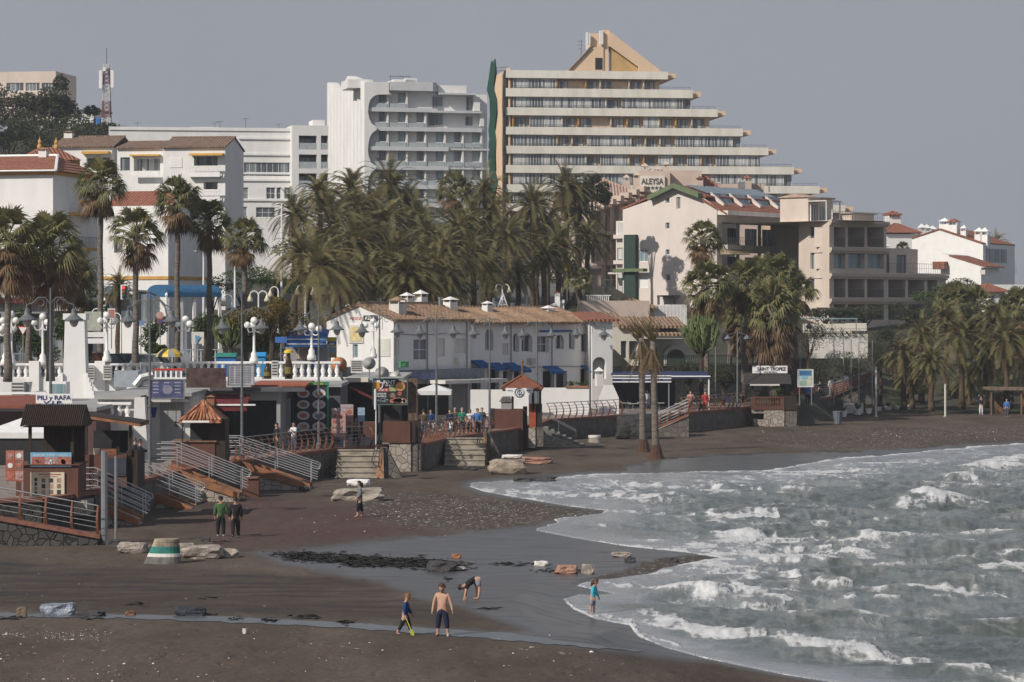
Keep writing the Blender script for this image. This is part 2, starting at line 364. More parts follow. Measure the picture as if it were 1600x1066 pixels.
# gullies and footprints give the dry sand its small relief
fp=np.clip(fbm(X*2.2,Y*2.2,21)-.25,0,1); Z=Z-.12*fp*(1-wet)*(1-damp_shade)*flat+.018*np.abs(fbm(X*.9,Y*.35,23))*(1-wet)*flat
m=bpy.data.materials.new('beach_sand'); m.use_nodes=True; t,n,l,b=nodes(m)
def att(nm):
 a=n.new('ShaderNodeAttribute'); a.attribute_name=nm; return a.outputs['Fac']
def mixc(fac,a,bb):
 x=n.new('ShaderNodeMix'); x.data_type='RGBA'
 for k,v in(('A',a),('B',bb)):
  if isinstance(v,tuple):x.inputs[k].default_value=(*v,1)
  else:l(v,x.inputs[k])
 if isinstance(fac,float):x.inputs['Factor'].default_value=fac
 else:l(fac,x.inputs['Factor'])
 return x.outputs['Result']
def rampf(src,a,bb,c0=0.,c1=1.):
 x=n.new('ShaderNodeMapRange'); x.inputs['From Min'].default_value=a; x.inputs['From Max'].default_value=bb
 x.inputs['To Min'].default_value=c0; x.inputs['To Max'].default_value=c1; l(src,x.inputs['Value']); return x.outputs[0]
def noi(sc,det=5,st=(1,1,1),ro=.5):
 mp=n.new('ShaderNodeMapping'); mp.inputs['Scale'].default_value=st; l(tc.outputs['Object'],mp.inputs[0])
 x=n.new('ShaderNodeTexNoise'); x.inputs['Scale'].default_value=sc; x.inputs['Detail'].default_value=det; x.inputs['Roughness'].default_value=ro; l(mp.outputs[0],x.inputs['Vector']); return x.outputs['Fac']
def mth(op,a,bb=None):
 x=n.new('ShaderNodeMath'); x.operation=op;
 for i,v in enumerate((a,bb)):
  if v is None:continue
  if isinstance(v,(int,float)):x.inputs[i].default_value=v
  else:l(v,x.inputs[i])
 return x.outputs[0]
tc=n.new('ShaderNodeTexCoord')
c=mixc(rampf(noi(.3,10,(1,.35,1),.66),.36,.64),(.076,.057,.044),(.136,.108,.087))
c=mixc(rampf(noi(9,6),.42,.62,0,.55),c,(.052,.039,.032))
c=mixc(mth('MULTIPLY',att('red'),rampf(noi(.6,6,(1,.3,1)),.3,.6,.35,1)),c,(.085,.052,.048))
c=mixc(mth('MULTIPLY',att('damp_shade'),rampf(noi(.5,6,(.5,1.4,1)),.38,.56,1,.35)),c,(.047,.041,.039))  # damp tone and painted shadow together, broken by lighter streaks
vo=n.new('ShaderNodeTexVoronoi'); vo.inputs['Scale'].default_value=4.0; l(tc.outputs['Object'],vo.inputs['Vector'])
sp=n.new('ShaderNodeSeparateColor'); l(vo.outputs['Color'],sp.inputs[0])
stone=mixc(sp.outputs[0],(.05,.045,.042),(.30,.27,.24)); stone=mixc(rampf(sp.outputs[1],.8,.86),stone,(.48,.44,.40))
isl=mth('MULTIPLY',rampf(vo.outputs['Distance'],.42,.30),mth('GREATER_THAN',mth('ADD',att('peb'),sp.outputs[2]),1.12))
c=mixc(mth('MULTIPLY',att('peb'),.5),c,(.058,.052,.048)); c=mixc(isl,c,stone)
wetn=mth('MULTIPLY',att('wet'),rampf(noi(.7,7,(.5,2.0,1)),.25,.5,.65,1))
c=mixc(wetn,c,(.064,.061,.063))
l(c,b.inputs['Base Color'])
l(rampf(wetn,.1,1,.9,.30),b.inputs['Roughness']); l(rampf(wetn,.2,1,.12,.85),b.inputs['Specular IOR Level'])
hgt=mth('ADD',mth('MULTIPLY',noi(3.0,6,(.6,1.5,1)),rampf(att('wet'),0,1,1,.05)),mth('MULTIPLY',isl,.8))
bp=n.new('ShaderNodeBump'); bp.inputs['Strength'].default_value=.55; bp.inputs['Distance'].default_value=.10; l(hgt,bp.inputs['Height']); l(bp.outputs[0],b.inputs['Normal'])
tag(grid_mesh('beach',X,Y,Z,m,{'wet':wet,'red':red,'peb':peb,'damp_shade':damp_shade}),kind='structure')
# the thin channel of water left behind the berm
cp=[(-120,956,964),(0,958,966),(80,960,965),(200,961,967),(330,963,972),(450,969,977),(560,975,983),(640,980,989),(720,986,995),(800,990,1002),(860,1000,1007),(920,1008,1012.5),(980,1015,1017),(1010,1018.5,1018.7)]
mb=MB()
for(a,t0,b0),(a2,t2,b2)in zip(cp,cp[1:]):
 for k in range(8):
  f0,f1=k/8,(k+1)/8; wv=lambda q:.9*math.sin(q*.09)+.7*math.sin(q*.23)
  pa,pb=a+(a2-a)*f0,a+(a2-a)*f1; up=V_(0,.014)
  mb.face(ground(pa,b0+(b2-b0)*f0+wv(pa))+up,ground(pb,b0+(b2-b0)*f1+wv(pb))+up,ground(pb,t0+(t2-t0)*f1+.6*wv(pb+40))+up,ground(pa,t0+(t2-t0)*f0+.6*wv(pa+40))+up)
tag(mb.build('water',mk('channel_water',(.10,.11,.12),.32,.1,2,spec=1.0,bump=.05),origin='world',smooth=True),kind='structure')
# far, low ground so that nothing ends in a void
MB().face((-1150,-20,-3),(1150,-20,-3),(1150,1350,-3),(-1150,1350,-3)).build('ground',mk('dry_ground',(.12,.10,.08),.95,.2,.05),origin='world')['kind']='structure'
# ---------------------------------------------------------------- the sea
cols=np.concatenate([np.arange(690,1640,2.2),np.arange(1640,2000,8),np.geomspace(2000,15000,60)])
rows=np.concatenate([np.geomspace(2600,1130,60),np.arange(1130,900,-1.3),np.arange(900,672,-.8),np.arange(672,655,-4)])
PX,PY=np.meshgrid(cols,rows); D=H*F/(PY-YH); X=(PX-800)*D/F; Y=D.copy()
n1=fbm(X*.25,Y*.1,31); n2=fbm(X*1.6,Y*.5,7); n3=fbm(X*5,Y*1.6,11)
sd=poly_sd(PX+5*n2+2*n3,PY+1.4*n2+.7*n3,SEA)
deep=sm(4,42,sd)
wx=X+2.0*fbm(X*.12,Y*.12,41)+.5*n2; wy=Y+3.0*fbm(X*.10,Y*.10,43)+.5*n2
h=np.zeros_like(X)
for lam,amp,ang,ph in((13,.30,80,.3),(8.3,.20,62,1.9),(5.2,.12,98,4.1),(2.9,.06,70,2.2),(1.7,.035,110,.7),(1.05,.018,50,5.0)):
 k=2*PI/lam; d=wx*math.cos(R(ang))+wy*math.sin(R(ang))
 mod=.6+.7*fbm(X/lam*.35+ph*7,Y/lam*.22,int(lam*10),2)
 s=np.sin(k*d+ph+1.2*n1); h+=amp*mod*((1-np.abs(s))*1.5-.6)
h+=.015*n3+.04*n2
foam=np.zeros_like(X)
BRK=[(1482,790,70,1.05),(1425,796,30,.6),(1506,752,34,.7),(1550,733,66,.75),(1594,722,50,.7),(1326,868,46,.6),(1298,915,44,.58),(1442,918,54,.5),(1255,738,80,.45),(1395,725,80,.4),(1120,768,40,.35),(1575,888,66,.45),(1068,925,60,.40),(1130,866,80,.40),(1230,870,70,.3),(1010,778,60,.22),(1170,808,60,.2)]
for(bx,by,bw,bh)in BRK:
 d0=dep(by,0); x0=gx(bx,d0); W=bw*d0/F
 u=(X-x0)/W; v=(Y-d0-.35*(X-x0)*.5+.2*n2+1.3*n1)
 prof=np.where(v>0,np.exp(-(v/3.2)**2),np.exp(-(v/.9)**2))
 e=np.exp(-np.abs(u)**2.6); rag=1+.04*n3+.08*n2+.35*n1
 h+=(.68 if bh>.68 else.50)*bh*e*prof*rag
 big=bh>.68
 cf=sm(.30 if big else.50,.62 if big else.85,e*prof*(1+.35*n2+.30*n3)*np.where(v>.5,.6,1))
 foam+=(1.15 if big else.85)*cf+.30*np.exp(-np.abs(u)**2.2)*np.exp(-((v+1.6)/2.4)**2)*(.6+.8*n3+.5*n2)
# the last, spilling wave along the near shore, and the swash lines
LINES=[([(1020,962),(1060,980),(1110,990),(1190,996),(1260,1006),(1330,1018),(1400,1030),(1480,1042),(1560,1056),(1660,1080)],8,.22,1.2),
 ([(890,946),(930,962),(985,970),(1000,990),(1060,1010)],2.5,.03,.8),([(930,742),(1000,738),(1100,736),(1200,735),(1262,723),(1380,711),(1600,693)],2.2,.05,.85),
 ([(735,762),(800,769),(900,775),(990,776)],3,.03,.75),([(840,748),(920,744),(980,757),(1060,764)],2.5,.06,.7),([(870,811),(920,818),(980,830),(1080,838)],2.0,.04,.7),
 ([(905,912),(960,914),(1020,922),(1100,915)],3.5,.08,.9),([(1030,897),(1080,888),(1140,872),(1200,870)],5,.12,.9),([(1080,855),(1150,842),(1250,850)],7,.1,.8),
 ([(960,800),(1050,806),(1160,806),(1260,812)],2.5,.1,.7),([(1240,902),(1290,912),(1360,922),(1450,918),(1600,930)],4,.1,.6),([(1030,940),(1140,930),(1260,925)],3,.08,.6),
 ([(1000,846),(1150,838),(1350,842),(1640,836)],1.8,.16,.50),([(1130,884),(1300,888),(1460,884),(1640,876)],2.0,.16,.50),([(1180,940),(1400,944),(1660,938)],2.4,.18,.52),([(1080,820),(1300,822),(1640,810)],1.6,.14,.48),([(1120,788),(1380,794),(1420,796)],1.5,.14,.5),([(1230,968),(1450,974),(1660,986)],2.8,.2,.55),([(1050,772),(1250,768),(1420,764)],1.4,.14,.5),([(1300,752),(1480,760),(1640,756)],1.4,.16,.45)]
for pts,wd,hh,fo in LINES:
 best=np.full(X.shape,1e9)
 for(x0,y0),(x1,y1)in zip(pts,pts[1:]):
  ex,ey=(x1-x0)*.3,y1-y0; qx,qy=(PX+8*n2-x0)*.3,PY+1.6*n2+.5*n3+1.5*n1-y0
  tt=np.clip((qx*ex+qy*ey)/(ex*ex+ey*ey),0,1); best=np.minimum(best,np.hypot(qx-tt*ex,qy-tt*ey))
 g=np.exp(-(best/wd)**2); h+=.5*hh*g*(1+.10*n3+.3*n2); foam+=.72*fo*g*(.75+.5*n3+.5*n2)
film=np.clip(np.exp(-((sd-4)/15)**2)*1.0,0,1)
foam+=.34*film*(.2+1.1*n2+.5*n3)+.5*np.exp(-(sd/1.6)**2)*(sd>-1)
zone=np.zeros_like(X)
for zx,zy,rx,ry,a in((1060,760,220,16,.6),(1280,738,130,16,.8),(1530,722,130,24,.5),(1130,866,150,22,.75),(1130,905,150,26,.65),(1280,860,150,20,.5),(900,768,130,14,.55),(1060,812,170,14,.4),(1400,812,260,22,.22),(1200,945,160,20,.45),(1480,960,180,24,.3),(1300,1000,160,22,.35),(1450,850,160,14,.3),(1000,790,120,10,.4),(1540,760,140,16,.35),(1560,900,120,30,.2)):
 zone+=a*np.exp(-((PX-zx)/rx)**2-((PY-zy)/ry)**2)
crest=sm(.14,.36,h)*deep
foam+=zone*(.42+.5*n2+.4*n3)+crest*.16+.265*(1-.7*film)
film=np.clip(film+.75*zone*(.7+.6*n2),0,1)
h=h*(.10+.90*deep)
Zs=np.where(sd>0,np.minimum(.012+sd*.012,.03),sd*.05)+h*sm(0,6,sd)
m=bpy.data.materials.new('sea_water'); m.use_nodes=True; t,n,l,b=nodes(m); tc=n.new('ShaderNodeTexCoord')
fm=att('foam')
def lace(a,b,k):return mth('MAXIMUM',0.0,mth('SUBTRACT',1.0,mth('MULTIPLY',mth('ABSOLUTE',mth('SUBTRACT',noi(1.0,5,(a,b,1),.55),.5)),k)))
lc=mth('MAXIMUM',lace(.62,.34,9.0),mth('MULTIPLY',lace(.30,.13,11.0),.9))
pat=mth('ADD',mth('ADD',mth('MULTIPLY',noi(.30,7,(1,.5,1),.6),.34),mth('MULTIPLY',lc,.22)),mth('MULTIPLY',noi(3.2,8,(1,.20,1),.66),.18))
thr=mth('SUBTRACT',mth('ADD',pat,mth('MULTIPLY',fm,.46)),.682)
fmask=rampf(thr,-.03,.11)
fthin=rampf(thr,-.16,-.01,0,.22)
tot=mth('MAXIMUM',fmask,fthin)
wc=mixc(rampf(noi(.12,4),.35,.65),(.058,.070,.064),(.100,.113,.108))
wc=mixc(mth('MULTIPLY',att('film'),.8),wc,(.30,.315,.345))
wc=mixc(tot,wc,mixc(rampf(noi(2.2,8,(1,.3,1),.7),.35,.65),(.40,.41,.425),(.62,.625,.63)))
l(wc,b.inputs['Base Color']); l(rampf(tot,0,1,.20,.9),b.inputs['Roughness']); l(rampf(tot,0,.8,.5,.1),b.inputs['Specular IOR Level']); b.inputs['IOR'].default_value=1.33
hgt=mth('ADD',mth('MULTIPLY',noi(2.6,7,(.8,1.3,1)),.7),mth('MULTIPLY',fmask,.9))
bp=n.new('ShaderNodeBump'); bp.inputs['Strength'].default_value=.6; bp.inputs['Distance'].default_value=.10; l(hgt,bp.inputs['Height']); l(bp.outputs[0],b.inputs['Normal'])
tag(grid_mesh('sea',X,Y,Zs,m,{'foam':np.clip(foam,0,.98),'film':film},keep=sd>-6),kind='structure')
# ---------------------------------------------------------------- promenade slab (paved), street terrace, hillside
EDGE=[(-500,120),(60,124),(140,129),(235,140.6),(275,146),(365,155),(515,169),(600,173),(655,175),(690,183),(775,194),(830,204),(850,214),(970,224),(1060,228),(1165,243),(1235,243),(1250,262),(1370,278)]
EW=[Vector((gx(a,d),d))for a,d in EDGE]
back=[Vector((gx(1370,278),300)),Vector((gx(-500,120)-30,300)),Vector((gx(-500,120)-30,120))]
PAVE=mk('promenade_paving',(.25,.20,.18),.9,.15,1.2)
tag(MB().prism([(p.x,p.y)for p in EW+back],-.5,P).build('promenade',PAVE,origin='world'),kind='structure')
ASPH=mk('asphalt',(.055,.055,.058),.9,.12,1)
# street terrace: a raised slab with a white front wall carrying the balustrade
TY=184.0
tag(MB().prism([(-75,TY),(gx(535,TY),TY),(gx(535,212),212),(gx(560,240),240),(-75,240)],0,T).build('street',ASPH,origin='world'),kind='structure')
hc=[-900,-100,0,100,180,260,520,545,700,900,960,1010,1250,1300,1420,1650,2600]
hr=[205,232,250,265,285,300,334,380,420,470,560,900]
hz=np.array([[5.1,5.2,5.4,6,7,8,10,24,40,42,40,20],[5.1,5.2,5.4,6,7,8,10,22,36,40,38,20],[5.1,5.2,5.4,6,7,8,10,22,36,38,36,20],[5.1,5.2,5.4,6,7,8,10,20,36,36,34,20],[5.1,5.2,5.4,6,7,8,10,14,31,32,30,20],
 [5.1,5.2,5.4,6,7,8,10,13,20,22,24,20],[5.1,5.2,5.4,6,7.2,8.5,11,13,16,19,22,20],[-1,-.5,5.4,6,7.2,8.5,11,13,16,19,22,20],[-1,-.5,5.4,6.4,8,9.6,12,15,19,24,26,24],[-1,-.5,5.6,6.6,8,9.6,12.4,16,20,25,26,24],[-1,-.5,4,6.8,8,9.6,12,15,19,25,26,24],
 [-1,-.5,.5,4.0,6.5,8.6,10.6,13,17,25,26,24],[-1,-.5,.5,3.6,5.2,7.2,9.4,11,14,18,20,20],[-1,-.5,-.4,.2,1.5,5.2,8.8,10,12,14,16,16],[-1,-.5,-.4,-.2,.7,3.2,8.5,10,11,12,14,14],[-1,-.5,-.4,-.2,.6,2.5,8,9.6,10,11,12,12],[-1,-.5,-.4,-.2,.6,2.5,8,9.6,10,11,12,12]]).T
cols=np.linspace(-900,2600,240); rows=np.concatenate([np.linspace(205,340,70),np.linspace(344,900,60)])
PX,D=np.meshgrid(cols,rows)
tmp=np.array([np.interp(cols,hc,hz[i])for i in range(len(hr))])
Z=np.array([np.interp(rows,hr,tmp[:,j])for j in range(len(cols))]).T
X=(PX-800)*D/F; Z=Z+.35*fbm(X*.2,D*.1,51)*(Z>6.5)-.06
def hillz(px,D):
 return float(np.interp(D,hr,[np.interp(px,hc,hz[i])for i in range(len(hr))]))
tag(grid_mesh('hillside',X,D,Z,mk('scrub_earth',(.055,.050,.032),.95,.25,.35,col2=(.022,.028,.013),bump=.5)),kind='structure')
# the road that climbs between the palms
pts=[(560,232,5.42),(640,246,5.75),(720,262,6.9),(790,285,8.35),(835,312,10.35),(850,345,13.0),(852,385,15.9)]
mb=MB()
for(a,d,z),(a2,d2,z2)in zip(pts,pts[1:]):
 z=hillz(a,d)+.45; z2=hillz(a2,d2)+.45
 mb.face((gx(a,d)-4,d,z),(gx(a,d)+4,d,z),(gx(a2,d2)+4,d2,z2),(gx(a2,d2)-4,d2,z2))
ROAD=mb.build('road',mk('grey_road',(.12,.12,.125),.9,.1,.5),origin='world'); tag(ROAD,kind='structure')
# ================================================================ BUILDINGS FAR BACK
class Fac:
 """an upright wall plane from one ground place to another: local x along it, local y into the building, z up"""
 def __init__(s,pa,da,pb,db):
  s.A=Vector((gx(pa,da),da)); B=Vector((gx(pb,db),db)); s.t=(B-s.A).normalized(); s.len=(B-s.A).length
  s.M=Matrix(((s.t.x,-s.t.y,0,s.A.x),(s.t.y,s.t.x,0,s.A.y),(0,0,1,0),(0,0,0,1)))
 def u(s,px):
  k=(px-800)/F; return(k*s.A.y-s.A.x)/(s.t.x-k*s.t.y)
 def z(s,px,py):return H-(py-YH)*(s.A.y+s.t.y*s.u(px))/F
 def pt(s,px,py):return(s.u(px),s.z(px,py))
 def rc(s,r):
  m=(r[0]+r[2])/2; return(s.u(r[0]),s.z(m,r[3]),s.u(r[2]),s.z(m,r[1]))
 def mb(s):return MB(s.M)
 def side(s,u,right=True):
  """the plane running back from this one at u"""
  n=Fac.__new__(Fac); A=s.A+s.t*u; n.A=A; n.t=Vector((-s.t.y,s.t.x))if right else Vector((s.t.y,-s.t.x)); n.len=10
  n.M=Matrix(((n.t.x,-n.t.y,0,A.x),(n.t.y,n.t.x,0,A.y),(0,0,1,0),(0,0,0,1))); return n
def wall(mb,u0,z0,u1,z1,holes=(),dp=.3,y=0):
 """a wall face with real openings and their reveals"""
 us=sorted({u0,u1,*[min(max(h[i],u0),u1)for h in holes for i in(0,2)]}); zs=sorted({z0,z1,*[min(max(h[i],z0),z1)for h in holes for i in(1,3)]})
 for a,b in zip(us,us[1:]):
  for c,d in zip(zs,zs[1:]):
   mu,mz=(a+b)/2,(c+d)/2
   if any(h[0]<mu<h[2]and h[1]<mz<h[3]for h in holes):continue
   mb.face((a,y,c),(b,y,c),(b,y,d),(a,y,d))
 for(a,c,b,d)in holes:
  e=y+dp
  mb.face((a,y,c),(a,y,d),(a,e,d),(a,e,c)); mb.face((b,y,c),(b,e,c),(b,e,d),(b,y,d)); mb.face((a,y,d),(b,y,d),(b,e,d),(a,e,d)); mb.face((a,y,c),(a,e,c),(b,e,c),(b,y,c))
def window(par,f,h,nx=2,ny=1,fr=WHITE2,gl=GLASS,y=.18,fw=.06,name='window',M=None):
 a,c,b,d=h; mb=MB(M or f.M)
 fw=min(fw,(b-a)/5,(d-c)/5)
 mb.box(a,y-.05,c,a+fw,y+.05,d); mb.box(b-fw,y-.05,c,b,y+.05,d); mb.box(a+fw,y-.05,c,b-fw,y+.05,c+fw); mb.box(a+fw,y-.05,d-fw,b-fw,y+.05,d)
 for i in range(1,nx):x=a+(b-a)*i/nx; mb.box(x-fw*.4,y-.04,c+fw,x+fw*.4,y+.04,d-fw)
 for i in range(1,ny):z=c+(d-c)*i/ny; mb.box(a+fw,y-.035,z-fw*.4,b-fw,y+.035,z+fw*.4)
 o=mb.build(name,fr,par); MB(M or f.M).box(a+fw*.5,y+.0,c+fw*.5,b-fw*.5,y+.022,d-fw*.5).build('pane',gl,o); return o
def shutter(par,f,h,mat=WHITE2,y=.1,name='roller_shutter'):
 mb=f.mb(); a,c,b,d=h; n=max(4,int((d-c)/.12))
 for i in range(n):z=c+(d-c)*i/n; mb.box(a+.01,y+.012*(i%2),z+.004,b-.01,y+.06,z+(d-c)/n-.004)
 return mb.build(name,mat,par)
def shell(f,u0,z0,u1,z1,W,holes=(),dp=.3,mb=None,side_holes=(),top=True):
 """body of a building: front with openings, two flanks, back and flat top"""
 mb=mb or f.mb(); wall(mb,u0,z0,u1,z1,holes,dp)
 mb.face((u0,0,z0),(u0,0,z1),(u0,W,z1),(u0,W,z0)); mb.face((u0,W,z0),(u0,W,z1),(u1,W,z1),(u1,W,z0)); mb.face((u1,0,z0),(u1,W,z0),(u1,W,z1),(u1,0,z1))
 if top:mb.face((u0,0,z1),(u1,0,z1),(u1,W,z1),(u0,W,z1))
 return mb
def rail(par,f,u0,u1,z0,z1,y,step=.5,mat=IRON,name='railing',r=.02):
 mb=f.mb(); n=max(2,int(abs(u1-u0)/step))
 mb.tube([(u0,y,z1),(u1,y,z1)],r*1.3,4); mb.tube([(u0,y,(z0+z1)/2),(u1,y,(z0+z1)/2)],r*.7,4)
 for i in range(n+1):u=u0+(u1-u0)*i/n; mb.box(u-r*.7,y-r*.7,z0,u+r*.7,y+r*.7,z1)
 return mb.build(name,mat,par)
def chimney(par,M,c,w,h,mat=WHITE,cap=OTILE,d=None,name='chimney'):
 d=d or w; x,y,z=c; mb=MB(M)
 mb.box(x-w/2,y-d/2,z,x+w/2,y+d/2,z+h*.62)
 for sx in(-1,1):
  for sy in(-1,1):mb.box(x+sx*w*.48-.08*sx*w,y+sy*d*.48-.08*sy*d,z+h*.62,x+sx*w*.48,y+sy*d*.48,z+h*.78)
 mb.box(x-w*.1,y-d*.1,z+h*.62,x+w*.1,y+d*.1,z+h*.78)
 o=mb.build(name,mat,par); mb=MB(M)
 e=.62; k=[(x-w*e,y-d*e,z+h*.78),(x+w*e,y-d*e,z+h*.78),(x+w*e,y+d*e,z+h*.78),(x-w*e,y+d*e,z+h*.78)]; ap=(x,y,z+h)
 mb.face(*k[::-1])
 for i in range(4):mb.face(k[i],k[(i+1)%4],ap)
 mb.build('chimney_cap',cap,o); return o
def rails(mb,pts,r):mb.tube(pts,r,5)
def building(name,f,label,cat='building',group=None,u=0,z=None):
 c=f.M@Vector((u,0,0)); c.z=z if z is not None else 0
 return empty(name,c,math.atan2(f.t.y,f.t.x),label,cat,group)
# ---------------------------------------------------------------- stepped apartment tower
f=Fac(797,480,1260,486.5); Z0=22.0
tw=building('apartment_tower',f,'peach and white stepped apartment tower with a wedge shaped penthouse',z=Z0)
bands=[(112,124,1043),(140,153,1082),(170,182,1121),(200,212,1160),(229.5,241.5,1200),(259.5,271.5,1240),(289.5,301.5,1280),(319,331,1320)]
W=24; uL=f.u(790); mbw=f.mb(); mbb=f.mb()
rnd=random.Random(4)
zt=[f.z(1000,b[0])for b in bands]; zb=[f.z(1000,b[1])for b in bands]; ue=[f.u(b[2])for b in bands]
mbw.box(f.u(797)+.02,.9,zb[0]-.4,ue[0]-.6,W,zt[0]-.25)
for i in range(len(bands)):
 lo=zb[i+1]+.02 if i+1<len(bands)else Z0
 mbw.box(0.02,.9,zt[i+1]-.03 if i+1<len(bands)else Z0,ue[i]-1.2,W,zb[i]-.02)  # storey behind the parapet line
 mbw.box(.02,0.5,zb[i]-.02,ue[i]-.35,W,zt[i]-.6)  # floor slab
 mbb.box(uL,-.35,zb[i],ue[i],-.12,zt[i]); mbb.box(uL,-.12,zb[i],uL+.2,3.0,zt[i])
 mbw.box(ue[i]+.01,.3,zb[i]+.3,ue[i]+1.5,W-1,zt[i]-.25)  # peach return of each terrace
mbw.build('wall',PEACH,tw); mbb.build('parapet',mk('cream_white_band',(.75,.71,.63),.8,.08,.5,stretch=(1,1,.2)),tw)
f2=f.side(0,True); mb=f2.mb(); mb.box(0,-.02,Z0,W,.3,zt[0]+.4); mb.build('flank_wall',PEACH,tw)
rows_=["gggbwbbwbb","ggggggbgggg","bggbbwbbgbbb","gggbbgggbbbgggg","gggggbggbbgbgbggg","gggggggggbggbggggg","gggggggggggggggbgg"]
for i,pat in enumerate(rows_):
 z1=zb[i]-.05; z0=zt[i+1]-.12; n=len(pat); a=.5; b=ue[i]-1.6
 for k,ch in enumerate(pat):
  x0=a+(b-a)*k/n; x1=a+(b-a)*(k+1)/n
  if ch=='g':window(tw,f,(x0+.05,z0,x1-.05,z1),rnd.choice((4,4,5)),1,WHITE2,rnd.choice((CURT,CURT,GLASS)),y=.2,fw=.09,name='glazed_balcony')
  elif ch=='d':window(tw,f,(x0+.5,z0+.1,x1-.4,z1-.25),2,1,DGREY,GLASS,y=.80,fw=.09,name='balcony_door')
  elif ch=='b':
   window(tw,f,(x0+.4,z0+.1,x1-.5,z1-.3),3,1,IRON,CURT,y=.80,fw=.09,name='balcony_door'); MB(f.M).box(x0-.1,.1,z0,x0+.1,.88,z1).build('partition',OCHRE if rnd.random()<.4 else BEIGE,tw)
 rail(tw,f,a,ue[i+1]-.4,z0,z0+.55,-.02,1.2,IRON,'balcony_railing',.035)
 window(tw,Fac(797,480,1260,486.5),(ue[i]-1.3,z0,ue[i]-.2,z1),1,1,WHITE2,GLASS,y=.6,name='glazed_balcony')if i%2 else None
# penthouse wedge
mb=f.mb(); q=f.pt
mb.prism([q(952,47),q(1037,113),q(998.5,113),q(998.5,104),q(954,72),q(952.5,72)],.6,6,'y'); mb.prism([q(889,112),q(925,74),q(944,71),q(944,112)],.7,6,'y')
mb.box(f.u(944)+.02,.9,q(944,112)[1],f.u(952)-.0,6.2,q(952,46)[1]); mb.box(f.u(924),1.2,q(924,72)[1],f.u(944),5,q(924,51)[1])
mb.build('penthouse',PEACH,tw)
MB(f.M).prism([q(954.3,73),q(997.8,104.5),q(997.8,112.5),q(954.3,112.5)],1.3,1.5,'y').build('penthouse_gable_infill',mk('dull_ochre',(.56,.37,.16),.85,.1,.6),tw)
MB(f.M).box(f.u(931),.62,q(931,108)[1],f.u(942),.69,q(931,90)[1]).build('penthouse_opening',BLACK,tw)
mb=f.mb(); mb.tube([(f.u(888),.55,q(888,112)[1]),(f.u(925),.55,q(925,73)[1])],.18,5); mb.build('penthouse_verge',BTILE,tw)
for px0,px1,y0,y1 in((916.5,919.5,50,77),(920.5,923,52,70),(937.5,943,47.5,69)):
 MB(f.M).box(f.u(px0),.3,f.z(px0,y1),f.u(px1),.85,f.z(px0,y0)).build('phone_antenna',WHITE2,tw)
mb=f.mb(); mb.tube([(f.u(911),2,q(911,78)[1]),(f.u(911),2,q(911,60)[1])],.06,4); [mb.tube([(f.u(905),2,q(911,y)[1]),(f.u(914),2,q(911,y)[1])],.05,4)for y in(63,69,75)]; mb.tube([(f.u(911),2,q(911,110)[1]),(f.u(911),2,q(911,78)[1])],.06,4); mb.build('aerial',IRON,tw)
mb=f.mb(); mb.lathe([(.05,0),(1.0,.25),(1.25,.7)],(0,0,0),12); o=mb.build('satellite_dish',WHITE2,tw); o.location=(f.u(817),4,q(817,108)[1]-Z0); o.rotation_euler=(R(75),0,R(30))
# scaffold net down the tower's flank
fn=Fac(765.5,486,774,478); mb=fn.mb(); zz=np.linspace(Z0,fn.z(766,98),14)
for a,b in zip(zz,zz[1:]):
 for k in range(6):
  u0,u1=fn.len*k/6,fn.len*(k+1)/6
  w_=lambda u,z:.35*math.sin(u*3+z*.9)+.2*math.sin(z*2.1)
  mb.face((u0,w_(u0,a),a),(u1,w_(u1,a),a),(u1,w_(u1,b)*(1 if b<zz[-1]else 0),b),(u0,w_(u0,b),b))
t_=building('scaffold',fn,'green debris netting hung on scaffold along the tower flank','scaffolding',z=Z0)
o=mb.build('net',NET,t_); o.modifiers.new('thickness','SOLIDIFY').thickness=.05
mb=fn.mb(); mb.tube([(.1,.4,Z0),(.1,.4,fn.z(766,98))],.07,5); mb.tube([(.1,.4,fn.z(766,107)),(4.0,2.5,fn.z(766,107))],.05,5); mb.tube([(.1,.4,fn.z(766,112)),(4.0,2.5,fn.z(766,112))],.05,5); mb.build('pole',IRON,t_)
# ---------------------------------------------------------------- white hotel with scalloped wall
f=Fac(575,430,765,434.3); Z0=20.; q=f.pt
ho=building('hotel',f,'white hotel with fluted end wall and rows of open balconies',z=Z0)
fs=f.side(0,True); top=[(511,130),(514,128.5),(518,131),(521,136),(531,138.5),(536,132),(543,118.5),(548,120),(556,124),(566,127),(575,128)]
mb=MB(); N=96; K=36.; st=[]
for i in range(N+1):
 k=K*(1-i/N); c=Vector((gx(575,430),430))+fs.t*k;
 c=c+Vector((fs.t.y,-fs.t.x))*(-.28*abs(math.sin(k*1.05))); px=800+F*c.x/c.y
 st.append((c.x,c.y,H-(np.interp(px,[a for a,b in top],[b for a,b in top])-YH)*c.y/F))
for a,b in zip(st,st[1:]):mb.face((a[0],a[1],Z0),(b[0],b[1],Z0),b,a)
for a,b in zip(st,st[1:]):mb.face(a,b,(b[0]+1.2,b[1]+.5,b[2]),(a[0]+1.2,a[1]+.5,a[2]))
mb.build('fluted_wall',WHITE,ho,smooth=False)
cut=[(569,128.5),(607,128.5),(607,148),(590,148.2),(583,151),(578,156),(575.5,164),(574.5,175),(576,185),(580,193),(588,199),(588,203),(581,208),(577,215),(575,225),(574.3,236),(575.5,245),(579,254),(587,260),(587,264),(580,269),(576,277),(574,288),(574,345),(569,345)]
MB(f.M).prism([q(*c)for c in cut],-.35,.1,'y').build('scalloped_wall',WHITE,ho)
fl=[143,172,202,232.5,262.5,292,321,350]
mbs=f.mb(); mbw=f.mb(); right=[686,686,757,765,765,765,765,765]
uR=f.u(764)
